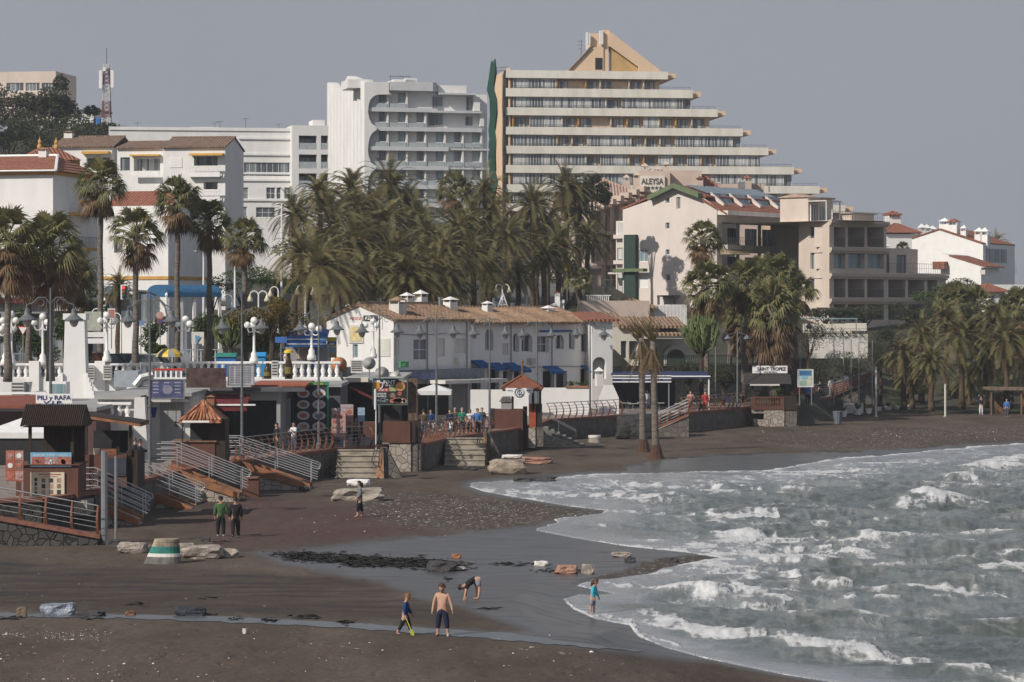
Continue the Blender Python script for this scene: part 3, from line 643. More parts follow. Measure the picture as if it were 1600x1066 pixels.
mbw.box(.05,1.25,Z0,uR,14,q(700,146)[1]); mbw.box(.05,1.25,q(700,146)[1]+.01,f.u(684),12,q(640,132)[1])
mbw.box(f.u(686),1.0,q(700,145)[1],f.u(731),8,q(700,132.5)[1]); mbw.box(f.u(660),4,q(640,132)[1],f.u(640)+.2,9,q(640,119)[1]); mbw.box(f.u(623),4,q(640,132)[1],f.u(659),9,q(640,121)[1]); mbw.box(f.u(553),5,q(600,134)[1],f.u(592),11,q(600,120.5)[1])
for i,y in enumerate(fl[:-1]):
 z=q(650,y)[1]; zn=q(650,fl[i+1])[1]; r=f.u(right[i])
 if i:mbs.box(.15,.15,z-.14,r,1.24,z+.14); mbs.box(.15,-.05,z-.32,r*(.66 if i in(3,4,5)else.98),.14,z+.28)
 nx=f.u(606)-f.u(577)
 xs=[606.5,636.5,665.5,696,724,753]
 for k,px in enumerate(xs):
  if px>right[i]-2 or(i==0 and k>1)or(i==1 and k>2):continue
  u=f.u(px); MB(f.M).box(u-.12,.3,zn+.15,u+.12,1.24,z-.15).build('dividing_wall',WHITE,ho)
  window(ho,f,(u-1.15,zn+.15,u-.25,z-.2),1,1,GREYW,BGLASS if k%2 else GLASS,y=1.18,name='balcony_door')
  MB(f.M).box(u-1.25,.4,zn+.15,u-.13,1.0,zn+1.05).build('balcony_divider',WHITE,ho)
  MB(f.M).box(u-2.6,.2,zn+.29,u-.13,.24,zn+.95).build('glass_rail',RAILGL,ho)
mbs.prism([(f.u(608),-.3),(f.u(676),-.3),(f.u(683),.2),(f.u(685.5),1.2),(f.u(685.5),6),(f.u(608),6)],q(640,142)[1],q(640,128.5)[1])
mbs.box(f.u(686),-.3,q(700,148)[1],f.u(743),6,q(700,145.2)[1]); mbs.box(f.u(676),-.2,q(700,176.5)[1],f.u(752),5,q(700,173.5)[1])
mbs.build('floor_slab',mk('pale_slab',(.56,.57,.59),.8,.06,.6),ho); mbw.build('wall',WHITE,ho)
for a,b,y0,y1,m_ in((678,694,151,172,GLASS),(731,741,150,172,GLASS),(672,694,178,196,GLASS),(730,741,181,195,GLASS)):
 window(ho,f,(f.u(a),q(700,y1)[1],f.u(b),q(700,y0)[1]),2,1,GREYW,m_,y=1.15)
mb=f.mb(); mb.box(f.u(741),.4,q(745,173)[1],f.u(751),2.9,q(745,151)[1]); mb.box(f.u(751),.3,q(752,197)[1],f.u(757),4,q(752,178)[1]); mb.build('corner_wall',WHITE,ho)
for k in range(7):mb=f.mb(); x=f.u(620+5*k); mb.tube([(x,5,q(640,124)[1]),(x,5,q(640,113+2*(k%3))[1])],.05,4); mb.tube([(x-.4,5,q(640,116)[1]),(x+.4,5,q(640,115)[1])],.04,4); mb.build('aerial',IRON,ho)
mb=f.mb(); mb.lathe([(.05,0),(.8,.2),(1.0,.55)],(0,0,0),12); o=mb.build('satellite_dish',WHITE2,ho); o.location=(f.u(611),4,q(611,121)[1]-Z0); o.rotation_euler=(R(75),0,0)
# ---------------------------------------------------------------- long white flats between hotel and tiled houses
f=Fac(372,385,456,386); Z0=14; q=f.pt
wf=building('apartment_block',f,'long plain white apartment block with dark window strips',z=Z0)
hs_=[(381,254,453,270),(373,293,388,311),(416,293,430,311),(432,293,439,311),(444,293,454,311),(373,323,386,340),(400,324,430,340),(380,272.5,453,275.5)]
hh=[f.rc(h)for h in hs_]; mb=shell(f,f.u(170),Z0,f.u(456),q(400,205)[1],14,hh)
mb.box(f.u(170),-.15,q(400,205)[1],f.u(456),1,q(400,200)[1]); mb.box(f.u(300),3,q(400,200)[1],f.u(342),8,q(400,197)[1])
for y in(218,243,283,314):mb.box(f.u(373),-.2,q(400,y)[1],f.u(455),-.01,q(400,y-3)[1])
mb.build('wall',WHITE,wf)
for h,nx in zip(hh,(8,2,2,1,1,2,3,8)):window(wf,f,h,nx,2 if nx<4 else 1,WHITE2,GLASS)
fb=Fac(456,384,513,385); mb=fb.mb(); hb=[fb.rc((467,y,495,y+22))for y in(212,241.5,271)]+[fb.rc((501.5,y,512.5,y+22))for y in(212,241.5,271)]
shell(fb,.02,Z0,fb.u(513),fb.z(480,196),12,hb,1.6,mb); mb.box(fb.u(492),2,fb.z(480,196),fb.u(511),6,fb.z(500,186)); mb.build('wall',WHITE,wf)
for h in hb:window(wf,fb,(h[0]+.1,h[1],h[2]-.1,h[3]-.3),2,1,DGREY,GLASS,y=1.5,name='balcony_door'); MB(fb.M).box(h[0],.05,h[1],h[2],.09,h[1]+.9).build('glass_rail',RAILGL,wf)
for x,y0 in((193,195),(215,190),(337,189),(345,187),(385,182),(438,190)):
 mb=f.mb(); u=f.u(x); mb.tube([(u,3,q(400,201)[1]),(u,3,q(400,y0)[1])],.05,4); mb.tube([(u-.5,3,q(400,y0+2)[1]),(u+.5,3,q(400,y0+1)[1])],.04,4); mb.build('aerial',IRON,wf)
for x,r_ in((291,.65),(193,.4),(437,.5)):
 mb=f.mb(); mb.lathe([(.05,0),(r_*.8,r_*.2),(r_,r_*.5)],(0,0,0),14); o=mb.build('satellite_dish',WHITE2,wf); o.location=(f.u(x),-.3,q(400,191 if x==291 else 198)[1]-Z0); o.rotation_euler=(R(80),0,R(-20))
# ---------------------------------------------------------------- white flats with brown tiled roofs
f=Fac(255,328,352,327); Z0=9; q=f.pt
bt=building('apartment_house',f,'white balconied house with brown tiled roofs stepping up behind the tall palms',z=Z0)
hc_=[f.rc(h)for h in((303,243.5,340,259),(318,284,340,296),(305,306,340,322))]
mb=shell(f,0,Z0,f.u(352),q(300,231.5)[1],9,hc_,1.4); fg=f.side(f.u(352),True)
mb.prism([(0,q(300,231.5)[1]),(9,q(300,231.5)[1]),(4.5,q(300,214)[1])],f.u(352)-.25,f.u(352),'x'); mb.prism([(0,q(300,231.5)[1]),(9,q(300,231.5)[1]),(4.5,q(300,214)[1])],0.01,.25,'x'); mb.build('wall',WHITE,bt)
def gable_roof(par,f,u0,u1,ze,zr,W,mat=BTILE,th=.16,ov=.35):
 mb=f.mb(); m=W/2
 for s in(0,1):
  a=[(-ov,ze-.02),(m,zr),(m,zr+th),(-ov,ze-.02+th)]if s==0 else[(W+ov,ze-.02),(W+ov,ze-.02+th),(m,zr+th),(m,zr)]
  mb.prism(a,u0-.1,u1+.1,'x')
 mb.tube([(u0-.15,m,zr+th),(u1+.15,m,zr+th)],.12,5)
 return mb.build('roof',mat,par)
gable_roof(bt,f,0,f.u(352),q(300,231)[1],q(300,213)[1],9)
for h in hc_[:1]:window(bt,f,h,3,1,WHITE2,GLASS,y=1.3,name='balcony_door')
for h in hc_[1:]:window(bt,f,h,2,1,mk('brown_frame',(.16,.07,.05)),GLASS,y=1.3,name='balcony_door')
for y in(260,298):
 mb=f.mb(); u0,u1=f.u(297),f.u(346); z1,z0=q(320,y)[1],q(320,y+10)[1]
 mb.box(u0,-.75,z1-.08,u1,-.6,z1); mb.box(u0,-.75,z0-.5,u1,-.6,z0); mb.box(u0,-.6,z0-.5,u1,-.01,z0-.35)
 for k in range(12):x=u0+(u1-u0)*(k+.5)/12; mb.prism([(x-.12,z0),(x-.06,z0),(x+.12,z1-.08),(x+.06,z1-.08)],-.73,-.64,'y'); mb.prism([(x+.12,z0),(x+.06,z0),(x-.12,z1-.08),(x-.06,z1-.08)],-.72,-.65,'y')
 mb.build('balcony_parapet',WHITE2,bt)
for y in(239.5,):mb=f.mb(); mb.prism([(-.02,q(320,y)[1]),(-1.1,q(320,y+3.5)[1]),(-1.1,q(320,y+4.5)[1]),(-.02,q(320,y+2)[1])],f.u(298),f.u(350),'x'); mb.build('awning',mk('ochre_canvas',(.60,.34,.07)),bt)
shutter(bt,f,f.rc((265,247,285,262)),y=-.06)
f3=Fac(183,331,256,330); h3=[f3.rc(h)for h in((188,246,203,267),(209,247,250,267))]
mb=shell(f3,0,Z0,f3.u(256)-.03,f3.z(220,232),9,h3,1.2); mb.build('wall',WHITE,bt); gable_roof(bt,f3,0,f3.u(252),f3.z(220,232),f3.z(220,220),9)
window(bt,f3,h3[0],1,1,GREYW,GLASS); window(bt,f3,h3[1],4,1,WHITE2,CURT,y=1.0)
MB(f3.M).box(f3.u(206),-.9,f3.z(230,244.5),f3.u(252),-.02,f3.z(230,242)).build('awning',MATS['ochre_canvas'],bt); MB(f3.M).box(f3.u(208),-.9,f3.z(230,276),f3.u(252),-.75,f3.z(230,268)).build('balcony_parapet',WHITE2,bt)
f4=Fac(84,334,183,333); h4=[f4.rc(h)for h in((135,247,150,262),(158,246,172,268),(110,250,125,270))]
mb=shell(f4,0,Z0,f4.u(175),f4.z(130,231),9,h4,.8); mb.build('wall',WHITE,bt); gable_roof(bt,f4,0,f4.u(178),f4.z(130,230.5),f4.z(130,212),9)
for h in h4:window(bt,f4,h,2,1,GREYW,GLASS,y=.7)
MB(f4.M).box(f4.u(130),-.8,f4.z(150,241),f4.u(172),-.02,f4.z(150,237)).build('awning',MATS['ochre_canvas'],bt)
chimney(bt,f4.M,(f4.u(92),4.2,f4.z(92,213)),1.0,.9)
# ---------------------------------------------------------------- white house with red roof and ochre band
f=Fac(-60,246,83,244); Z0=5.3; q=f.pt; ze=q(40,268)[1]
lh=building('white_house',f,'white house with red tiled roof over a yellow ochre band, palm shadow on its wall','house',z=Z0)
fs=f.side(f.u(83),True); hs_=[(1.6,q(83,330)[1],3.4,q(83,300)[1]),(3.6,q(83,330)[1],8,q(83,292)[1]),(3.6,q(83,385)[1],8,q(83,340)[1]),(3.6,q(83,450)[1],8,q(83,400)[1]),(.9,q(83,300)[1],1.4,q(83,275)[1])]
mb=shell(f,f.u(-60),Z0,f.u(83)-.01,ze,10); wall(MB(fs.M),0,0,1,1); mb.build('wall',WHITE,lh)
mb=fs.mb(); wall(mb,0,Z0,10,ze,hs_,1.5,y=-.004); mb.build('flank_wall',WHITE,lh)
for h in hs_:window(lh,fs,h,2,1,GREYW,GLASS,y=1.4)
mb=f.mb(); mb.box(f.u(-60),-.12,ze-.32,f.u(83)+.12,-.006,ze); mb.box(f.u(83)+.01,-.12,ze-.32,f.u(83)+.12,10,ze); mb.build('ochre_band',OCHRE,lh)
mb=f.mb(); u1=f.u(83)+.5; zr=q(40,245)[1]+.3
mb.face((f.u(-60),-.6,ze),(u1,-.6,ze),(u1-2.2,5,zr),(f.u(-60),5,zr)); mb.face((u1,-.6,ze),(u1,10.6,ze),(u1-2.2,5,zr)); mb.face((u1,10.6,ze),(f.u(-60),10.6,ze),(f.u(-60),5,zr),(u1-2.2,5,zr)); mb.face((f.u(-60),-.6,ze-.01),(f.u(-60),10.6,ze-.01),(u1,10.6,ze-.01),(u1,-.6,ze-.01))
o=mb.build('roof',RTILE,lh)
mb=f.mb(); mb.tube([(u1,-.6,ze+.05),(u1-2.2,5,zr+.06)],.14,5); mb.tube([(f.u(-60),5,zr+.06),(u1-2.2,5,zr+.06)],.14,5); mb.tube([(f.u(-60),-.62,ze+.02),(u1,-.62,ze+.02)],.08,5); mb.build('roof_ridge',WHITE2,lh)
chimney(lh,f.M,(f.u(32),5,zr-.2),.7,1.0)
for z in(330,385):MB(fs.M).box(3.3,-1.0,q(83,z)[1]-.25,8.2,-.02,q(83,z)[1]).build('balcony',OCHRE,lh); rail(lh,fs,3.3,8.2,q(83,z)[1],q(83,z)[1]+.9,-.95,.3)
f=Fac(45,275,126,277); q=f.pt; hp=building('white_house',f,'smaller white house with a hipped red roof and two ochre finials','house',z=Z0)
za=q(85,250)[1]; mb=shell(f,0,Z0,f.u(122),za,5); mb.build('wall',WHITE,hp)
mb=f.mb(); mb.box(-.1,-.12,za-.4,f.u(122)+.1,5.1,za+.02); mb.build('ochre_band',OCHRE,hp)
zr=q(85,228)[1]; a,b=-.4,f.u(126); c0,c1=f.u(72),f.u(98)
mb=f.mb(); mb.face((a,-.5,za),(b,-.5,za),(c1,2.5,zr),(c0,2.5,zr)); mb.face((b,-.5,za),(b,5.5,za),(c1,2.5,zr)); mb.face((b,5.5,za),(a,5.5,za),(c0,2.5,zr),(c1,2.5,zr)); mb.face((a,5.5,za),(a,-.5,za),(c0,2.5,zr)); mb.build('roof',RTILE,hp)
for c in(c0,c1):MB(f.M).lathe([(.25,-.1),(.25,.15),(.12,.25),(.2,.5),(.05,.8),(.02,1.0)],(c,2.5,zr),8).build('finial',OCHRE,hp)
# ---------------------------------------------------------------- white corner shop house with ochre band
f=Fac(160,238,263,236); q=f.pt; cs=building('shop_house',f,'white corner house with ochre band and shuttered grey shopfront','house',z=T)
fs=f.side(f.u(263)); hs_=[f.rc(h)for h in((215,455,250,505),(165,460,212,505),(178,372,192,395))]; zt_=q(210,322)[1]
mb=shell(f,0,T,f.u(263)-.01,zt_,8,hs_,.4); mb.build('wall',WHITE,cs)
hs2=[(1.2,q(263,432)[1],2.2,q(263,417)[1]),(3.5,q(263,432)[1],5.2,q(263,412)[1]),(3.5,q(263,390)[1],5.2,q(263,370)[1]),(1.2,q(263,480)[1],6,q(263,462)[1])]
mb=fs.mb(); wall(mb,0,T,8,zt_,hs2,.4,y=-.004); mb.build('flank_wall',WHITE,cs)
for h in hs_+[]:window(cs,f,h,3,1,GREYW,GLASS,y=.3)
for h in hs2:window(cs,fs,h,2,1,DGREY,GLASS,y=.3)
mb=f.mb(); mb.box(0,-.08,q(200,437)[1],f.u(263)+.08,-.005,q(200,432)[1]); mb.box(f.u(263)+.01,-.08,q(200,437)[1],f.u(263)+.08,8,q(200,432)[1]); mb.build('ochre_band',OCHRE,cs)
mb=f.mb(); mb.prism([(-1.4,q(180,459)[1]),(0-.01,q(180,447)[1]),(-.01,q(180,459)[1])],f.u(160),f.u(190),'x'); mb.build('awning',mk('grey_blue_canvas',(.16,.22,.30)),cs)
mb=f.mb(); mb.prism([(0,zt_),(4,zt_+1.4),(8,zt_)],0,f.u(263)+.2,'x'); mb.build('roof',RTILE,cs)
# blue barrel canopy beside it
f=Fac(262,226,338,228); q=f.pt; bc=building('cafe_canopy',f,'blue barrel canopy on white posts beside the corner house','awning',z=T)
mb=f.mb(); u0,u1=0,f.u(346); zc=q(290,457)[1]; pr=[(2.2*(1-math.cos(PI*i/10)),zc+.62*math.sin(PI*i/10))for i in range(11)]
mb.prism(pr,u0,u1,'x'); mb.box(u0,-.03,zc-.35,u1,4.43,zc-.002); mb.build('canopy',mk('bright_blue_canvas',(.025,.11,.23),.8),bc)
for px in(263,285,305,326,345):mb=f.mb(); u=f.u(px); mb.box(u-.12,.1,T,u+.12,.34,zc-.36); mb.ball((u,.22,zc-.2),.2,8,5); mb.build('post',WHITE2,bc)
rail(bc,f,0,u1,T+.2,T+1.3,-.2,.3,WHITE2,'railing',.05)
# ---------------------------------------------------------------- hilltop: peach block, white hut, phone mast
f=Fac(-40,430,87,428); q=f.pt; hb_=building('apartment_block',f,'peach block with white window strip on top of the wooded hill',z=38)
hh=[f.rc((15+25*k if k else 10,129.5,37+25*k if k<2 else 86,142.5))for k in range(3)]; mb=shell(f,f.u(-40),38,f.u(87),q(40,112)[1],10,hh,.3); mb.box(f.u(-40),-.6,q(40,153)[1],f.u(87),-.01,q(40,144)[1]); mb.build('wall',BEIGE,hb_)
for h in hh:window(hb_,f,h,4,1,WHITE2,GLASS)
mb=f.mb(); mb.box(f.u(-40),-.8,q(40,159)[1],f.u(87)+.1,9,q(40,155.5)[1]); mb.build('roof_edge',BTILE,hb_)
f=Fac(90,425,146,424); q=f.pt; hu=building('white_hut',f,'small white flat roofed house with a blue water tank below the hill','house',z=34)
h=[f.rc((121,178,128,190))]; mb=shell(f,0,34,f.u(146),q(110,174)[1],6,h); mb.build('wall',WHITE,hu); window(hu,f,h[0],1)
MB(f.M).box(f.u(87),-.5,q(110,174)[1],f.u(154),6.5,q(110,171.5)[1]).build('roof',DGREY,hu); mb=f.mb(); mb.lathe([(.7,0),(.75,.3),(.75,1.0),(.6,1.2)],(f.u(151.5),1,q(150,197)[1]),12); mb.build('water_tank',BLUE,hu)
mst=empty('phone_mast',on(166.5,420,33),0,'red and white lattice phone mast with pale antenna panels near its top','mast')
x0=gx(166.5,420); zz=np.linspace(33,H+(YH-100)*420/F,22); ML=(mk('mast_red',(.22,.10,.09)),mk('mast_white',(.55,.54,.53)))
for i0 in range(0,21,4):
 mb=MB()
 for i in range(i0,min(21,i0+4)):
  a,b=zz[i],zz[i+1]; w_=.75-.02*i; c=[(x0-w_,420-w_),(x0+w_,420-w_),(x0+w_,420+w_),(x0-w_,420+w_)]
  for k in range(4):p_,r_=c[k],c[(k+1)%4]; mb.tube([(*p_,a),(*p_,b)],.09,4); mb.tube([(*p_,a),(*r_,b)],.06,4); mb.tube([(*p_,b),(*r_,a)],.06,4)
 mb.build('lattice',ML[(i0//4)%2],mst)
for dx,y0,y1 in((-.95,111,139),(.75,111,138),(-.4,106,112)):MB().box(x0+dx,418.9,H+(YH-y1)*420/F,x0+dx+.42,419.2,H+(YH-y0)*420/F).build('antenna_panel',WHITE2,mst)
MB().tube([(x0,420,zz[-1]),(x0,420,H+(YH-75)*420/F)],.06,5).build('lightning_rod',IRON,mst)
# ================================================================ HOUSES OF THE MIDDLE DISTANCE
def hip(par,M,x0,y0,x1,y1,z,h,mat,ins=None,name='roof',th=.12):
 mb=MB(M); ins=ins if ins is not None else min(x1-x0,y1-y0)/2; ym=(y0+y1)/2; a,b=(x0+ins,ym,z+h),(x1-ins,ym,z+h)
 c=[(x0,y0,z),(x1,y0,z),(x1,y1,z),(x0,y1,z)]; lo=[(p[0],p[1],z-th)for p in c]
 mb.face(c[0],c[1],b,a); mb.face(c[1],c[2],b); mb.face(c[2],c[3],a,b); mb.face(c[3],c[0],a); mb.face(*lo[::-1])
 for i in range(4):mb.face(lo[i],lo[(i+1)%4],c[(i+1)%4],c[i])
 for p_,r_ in((c[0],a),(c[1],b),(c[2],b),(c[3],a),(a,b)):mb.tube([p_,r_],.09,4)
 return mb.build(name,mat,par)
def text(s,par,M,x,y,z,h,mat,wmax=None,name='lettering',d=.015,bold=.0):
 """raised lettering on a plane whose local x runs along the words, centred at x, base at z, facing -y"""
 c=bpy.data.curves.new('t','FONT'); c.body=s; c.size=1; c.extrude=0; c.offset=bold; c.align_x='CENTER'
 o=bpy.data.objects.new('t',c); COL.objects.link(o); bpy.context.view_layer.update()
 me=bpy.data.meshes.new_from_object(o.evaluated_get(bpy.context.evaluated_depsgraph_get()))
 bpy.data.objects.remove(o); bpy.data.curves.remove(c)
 v=np.array([tuple(q.co)for q in me.vertices]); k=h/.72; wd=np.ptp(v[:,0])*k; kx=k*(wmax/wd if wmax else 1)
 mb=MB(M)
 for p_ in me.polygons:mb.face(*[(x+v[i][0]*kx,y,z+v[i][1]*k)for i in p_.vertices])
 bpy.data.meshes.remove(me)
 return mb.build(name,mat,par)
SPINK=mk('salmon_render',(.53,.43,.37),.85,.05,.5)
# ---- pinkish star hotel behind
f=Fac(985,352,1098,352); q=f.pt; Z0=10; al=building('hotel',f,'salmon pink hotel with stepped tiled roof and a rooftop sign with five stars',z=Z0)
mb=f.mb(); mb.box(f.u(1000),0,Z0,f.u(1047),5,q(1020,267)[1]); mb.box(f.u(1047)+.01,2,Z0,f.u(1098),9,q(1070,265)[1]); mb.box(f.u(1098)+.01,6,Z0,f.u(1200),14,q(1150,284)[1])
fl_=Fac(918,340,1003,351.9); ql=fl_.pt
hl=[fl_.rc((930+17*k,336+70*j,941+17*k,366+70*j))for k in range(4)for j in range(2)]
wall(mb,0,0,0,0); mb.M=fl_.M
# side wall under the sloping roof, with tall recessed bays
us=[fl_.u(x)for x in(926,960,1000)]
mb.prism([(us[0],Z0),(us[2],Z0),(us[2],ql(1000,300)[1]),(us[0],ql(926,330)[1])],.6,8,'y')
for k in range(6):u=us[0]+(us[2]-us[0])*k/5.2; mb.box(u-.25,0,Z0,u+.25,.59,ql(926,328)[1]+k*.25)
for y in(368,415):mb.box(us[0]-.3,-.25,ql(960,y)[1],us[2],.58,ql(960,y-6)[1])
mb.build('wall',SPINK,al)
mb=fl_.mb()
for k in range(6):
 for j,y in enumerate((385,430)):u=us[0]+(us[2]-us[0])*(k+.5)/5.2; mb.box(u-.5,.52,ql(960,y)[1]-.4,u+.5,.59,ql(960,y)[1]+1.4)
mb.build('window_strip',GLASS,al)
mb=fl_.mb(); zA,zB=ql(926,331)[1],ql(1000,277)[1]
mb.face((us[0]-.6,-.6,zA),(us[2]+.2,-.6,zB-2.2),(us[2]+.2,6,zB+.2),(us[0]-.6,6,zA+1.2)); mb.face((us[0]-.6,-.6,zA-.15),(us[0]-.6,6,zA+1.05),(us[2]+.2,6,zB),(us[2]+.2,-.6,zB-2.35)); mb.face((us[0]-.6,-.6,zA-.15),(us[2]+.2,-.6,zB-2.35),(us[2]+.2,-.6,zB-2.2),(us[0]-.6,-.6,zA))
for k in range(9):a=k/8; u=us[0]-.6+(us[2]+.8-us[0])*a; z_=zA+(zB-2.2-zA)*a; mb.tube([(u,-.6,z_+.06),(u,6,z_+1.2+1.2*a)],.10,4)
mb.build('roof',mk_tile('pinkish_roof_tile',(.30,.19,.14),(.46,.32,.25),(.54,.40,.32)),al)
for k in range(7):u=us[0]+(us[2]-us[0])*k/6; MB(fl_.M).box(u-.45,-.8,zA+.1+k*.45,u+.45,.4,zA+.75+k*.45).build('dormer',SPINK,al)
sg=MB(f.M).box(f.u(999.5),-.35,q(1020,301)[1],f.u(1038.5),-.05,q(1020,275)[1]).build('roof_sign',CREAM,al)
text('ALEYSA',sg,f.M,f.u(1019),-.40,q(1019,288)[1],q(1019,279)[1]-q(1019,288)[1],DGREY,f.u(1037)-f.u(1002),bold=.03)
def star(mb,x,y,z,r):
 p_=[(x+(r if i%2==0 else r*.42)*math.sin(PI*i/5),y,z+(r if i%2==0 else r*.42)*math.cos(PI*i/5))for i in range(10)]
 mb.face(*p_[::-1])
mb=f.mb(); [star(mb,f.u(1007+6.2*k),-.40,q(1019,294)[1],.27)for k in range(5)]; mb.build('star_row',DGREY,sg)
for px,py in((980,271),(996,267),(1009,253),(1018,262),(1030,258),(1042,250)):chimney(al,f.M,(f.u(px),2.5,q(px,py+26)[1]),.85,q(px,py)[1]-q(px,py+26)[1],SPINK,SPINK)
hip(al,f.M,f.u(1090),3,f.u(1127),9,q(1110,292)[1],1.6,RTILE)
chimney(al,f.M,(f.u(1095),2.0,q(1095,293)[1]),.8,1.5,SPINK,RTILE); chimney(al,f.M,(f.u(1172),5,q(1172,296)[1]),1.1,2.0,SPINK,RTILE); chimney(al,f.M,(f.u(1128),5,q(1128,293)[1]),.6,.9,SPINK,SPINK)
for px,py,r_ in((1203,283,.75),(1189,286,.5),(1203,273,.35)):
 mb=f.mb(); mb.lathe([(.05,0),(r_*.8,r_*.2),(r_,r_*.5)],(0,0,0),14); o=mb.build('satellite_dish',WHITE2,al); o.location=(f.u(px),1,q(px,py)[1]-Z0); o.rotation_euler=(R(80),0,R(15)); MB(f.M).tube([(f.u(px),1.1,q(px,300)[1]),(f.u(px),1.1,q(px,py)[1])],.06,5).build('dish_mast',IRON,al)
mb=f.mb(); mb.box(f.u(1155),.5,q(1160,294)[1],f.u(1165),2,q(1160,284)[1]); mb.build('water_heater',METAL,al)
# ---- pink apartment house with green edging
f=Fac(960,338,1120,330); fs=f.side(f.u(1120)); q=f.pt; Z0=8; pk=building('apartment_house',f,'pale pink gabled apartment house with dark green window column and red roofs',z=Z0)
uR=f.u(1120); gl_=[q(973,328),q(1018,312),q(1057,293),q(1097,308),(uR+1.2,q(1134,333)[1])]
hs_=[f.rc(r)for r in((1040,309,1046,318),(1057,308,1063,327),(1040,348,1046,358),(1040,390,1046,398),(1040,429,1047,439),(999,390,1012,409),(999,432,1013,450))]
hs_.sort(); zt0=min(p_[1]for p_ in gl_)-.0
mb=f.mb(); uA=f.u(973)
# gable wall: strips between window columns follow the roof line
zr=lambda u:float(np.interp(u,[p_[0]for p_ in gl_],[p_[1]for p_ in gl_]))
edges=sorted({uA,uR,*[p_[0]for p_ in gl_ if p_[0]<uR],*[h[0]for h in hs_],*[h[2]for h in hs_]})
for a,b in zip(edges,edges[1:]):
 cz=Z0; m_=(a+b)/2
 for h in sorted([h for h in hs_ if h[0]<m_<h[2]],key=lambda h:h[1]):
  mb.face((a,0,cz),(b,0,cz),(b,0,h[1]),(a,0,h[1])); cz=h[3]
 mb.face((a,0,cz),(b,0,cz),(b,0,zr(b)),(a,0,zr(a)))
for(a,c,b,d)in hs_:
 mb.face((a,0,c),(a,0,d),(a,.25,d),(a,.25,c)); mb.face((b,0,c),(b,.25,c),(b,.25,d),(b,0,d)); mb.face((a,0,d),(b,0,d),(b,.25,d),(a,.25,d)); mb.face((a,0,c),(a,.25,c),(b,.25,c),(b,0,c))
lo=f.u(956); mb.box(lo,.9,Z0,uA-.01,9,q(965,345)[1])  # lower wing with loggias
mb.face((uA,0,Z0),(uA,0,zr(uA)),(uA,18,zr(uA)),(uA,18,Z0))
mb.M=fs.M; Ls=18; bal=[(1.2,fs.z(1180,388),17.4,fs.z(1180,350)),(1.2,fs.z(1180,430),17.4,fs.z(1180,395))]
wall(mb,0,Z0,Ls,zr(uR-.01)-.0,bal,2.2,y=0)
mb.build('wall',PINK,pk)
for h in hs_:
 if h[2]-h[0]>.9 and h[1]<q(1000,440)[1]:shutter(pk,f,h,WHITE2)
 else:window(pk,f,h,2 if h[2]-h[0]>.8 else 1,1,WHITE2,BGLASS if h[2]-h[0]>.8 else GLASS)
for y0,y1 in((347,366),(387,406),(424,460)):window(pk,f,f.rc((959,y0,979,y1)),2,1,WHITE2 if y0<350 else DGREY,CURT,y=.82,name='loggia_window'); MB(f.M).box(f.u(956),.3,f.rc((959,y0,979,y1))[1]-.5,f.u(979),.88,f.rc((959,y0,979,y1))[1]-.05).build('loggia_sill',PINK,pk)
MB(f.M).box(f.u(979),-.6,Z0,f.u(997),-.01,q(988,367)[1]).build('window_column',GREEN,pk)
MB(f.M).box(f.u(965),-1.1,q(990,425)[1],f.u(1016),-.61,q(990,420)[1]).build('ledge',LGREEN,pk)
MB(f.M).box(f.u(957),-1.0,q(970,428.5)[1],f.u(979),-.02,q(970,425.8)[1]).build('ledge',OLDWHITE,pk)
mb=f.mb()
for(u0,z0),(u1,z1)in((gl_[1],gl_[2]),(gl_[2],gl_[3])):mb.prism([(u0,z0-.1),(u1,z1-.1),(u1,z1+.45),(u0,z0+.45)],-.9,-.02,'y')
mb.build('bargeboard',LGREEN,pk)
# roofs run back from the gable; a band of glazing between upper and lower slope
def slab(mb,u0,z0,u1,z1,y0,y1,th=.22):
 mb.prism([(u0,z0),(u1,z1),(u1,z1+th),(u0,z0+th)],y0,y1,'y')
mb=f.mb(); slab(mb,gl_[2][0],gl_[2][1]+.05,gl_[3][0]+.5,gl_[3][1]-.1,-.01,Ls); slab(mb,gl_[0][0]-.2,gl_[0][1],gl_[2][0]-.02,gl_[2][1]+.05,.0,Ls)
um=gl_[3][0]+.1; slab(mb,um,zr(um)-.35,uR+1.5,zr(uR+1.2)-.25,-.25,Ls); mb.build('roof',RTILE,pk)
mb=f.mb(); mb.box(gl_[3][0]-.5,.5,gl_[3][1]-2.2,gl_[3][0]-.3,Ls-.3,gl_[3][1]-.15); mb.build('attic_glazing',BGLASS,pk)
for k in range(4):y=2+k*4.2; mb=f.mb(); mb.prism([(um-.2,zr(um)+.2),(uR-.3,zr(uR)+.05),(uR-.3,zr(uR)+.45),(um-.2,zr(um)+.7)],y,y+.35,'y'); mb.build('dormer_cheek',PINK,pk); mb=f.mb(); slab(mb,um-.1,zr(um)+.5,uR-.8,zr(uR)+.3,y+.36,y+3.4,.08); mb.build('roof_glazing',GLASS,pk)
mb=f.mb(); slab(mb,uR+.2,zr(uR)-.9,uR+1.6,zr(uR)-.95,-.2,Ls,.5); mb.build('fascia',OLDWHITE,pk)
for k in range(4):y=1.5+k*4.1; mb=f.mb(); u0,u1=gl_[2][0]+.5,gl_[3][0]-.1; z0,z1=np.interp([u0,u1],[gl_[2][0],gl_[3][0]],[gl_[2][1],gl_[3][1]]); slab(mb,u0,z0+.42,u1,z1+.42,y,y+3.5,.1); mb.build('solar_panel',mk('solar_panel_blue',(.16,.19,.23),.2),pk)
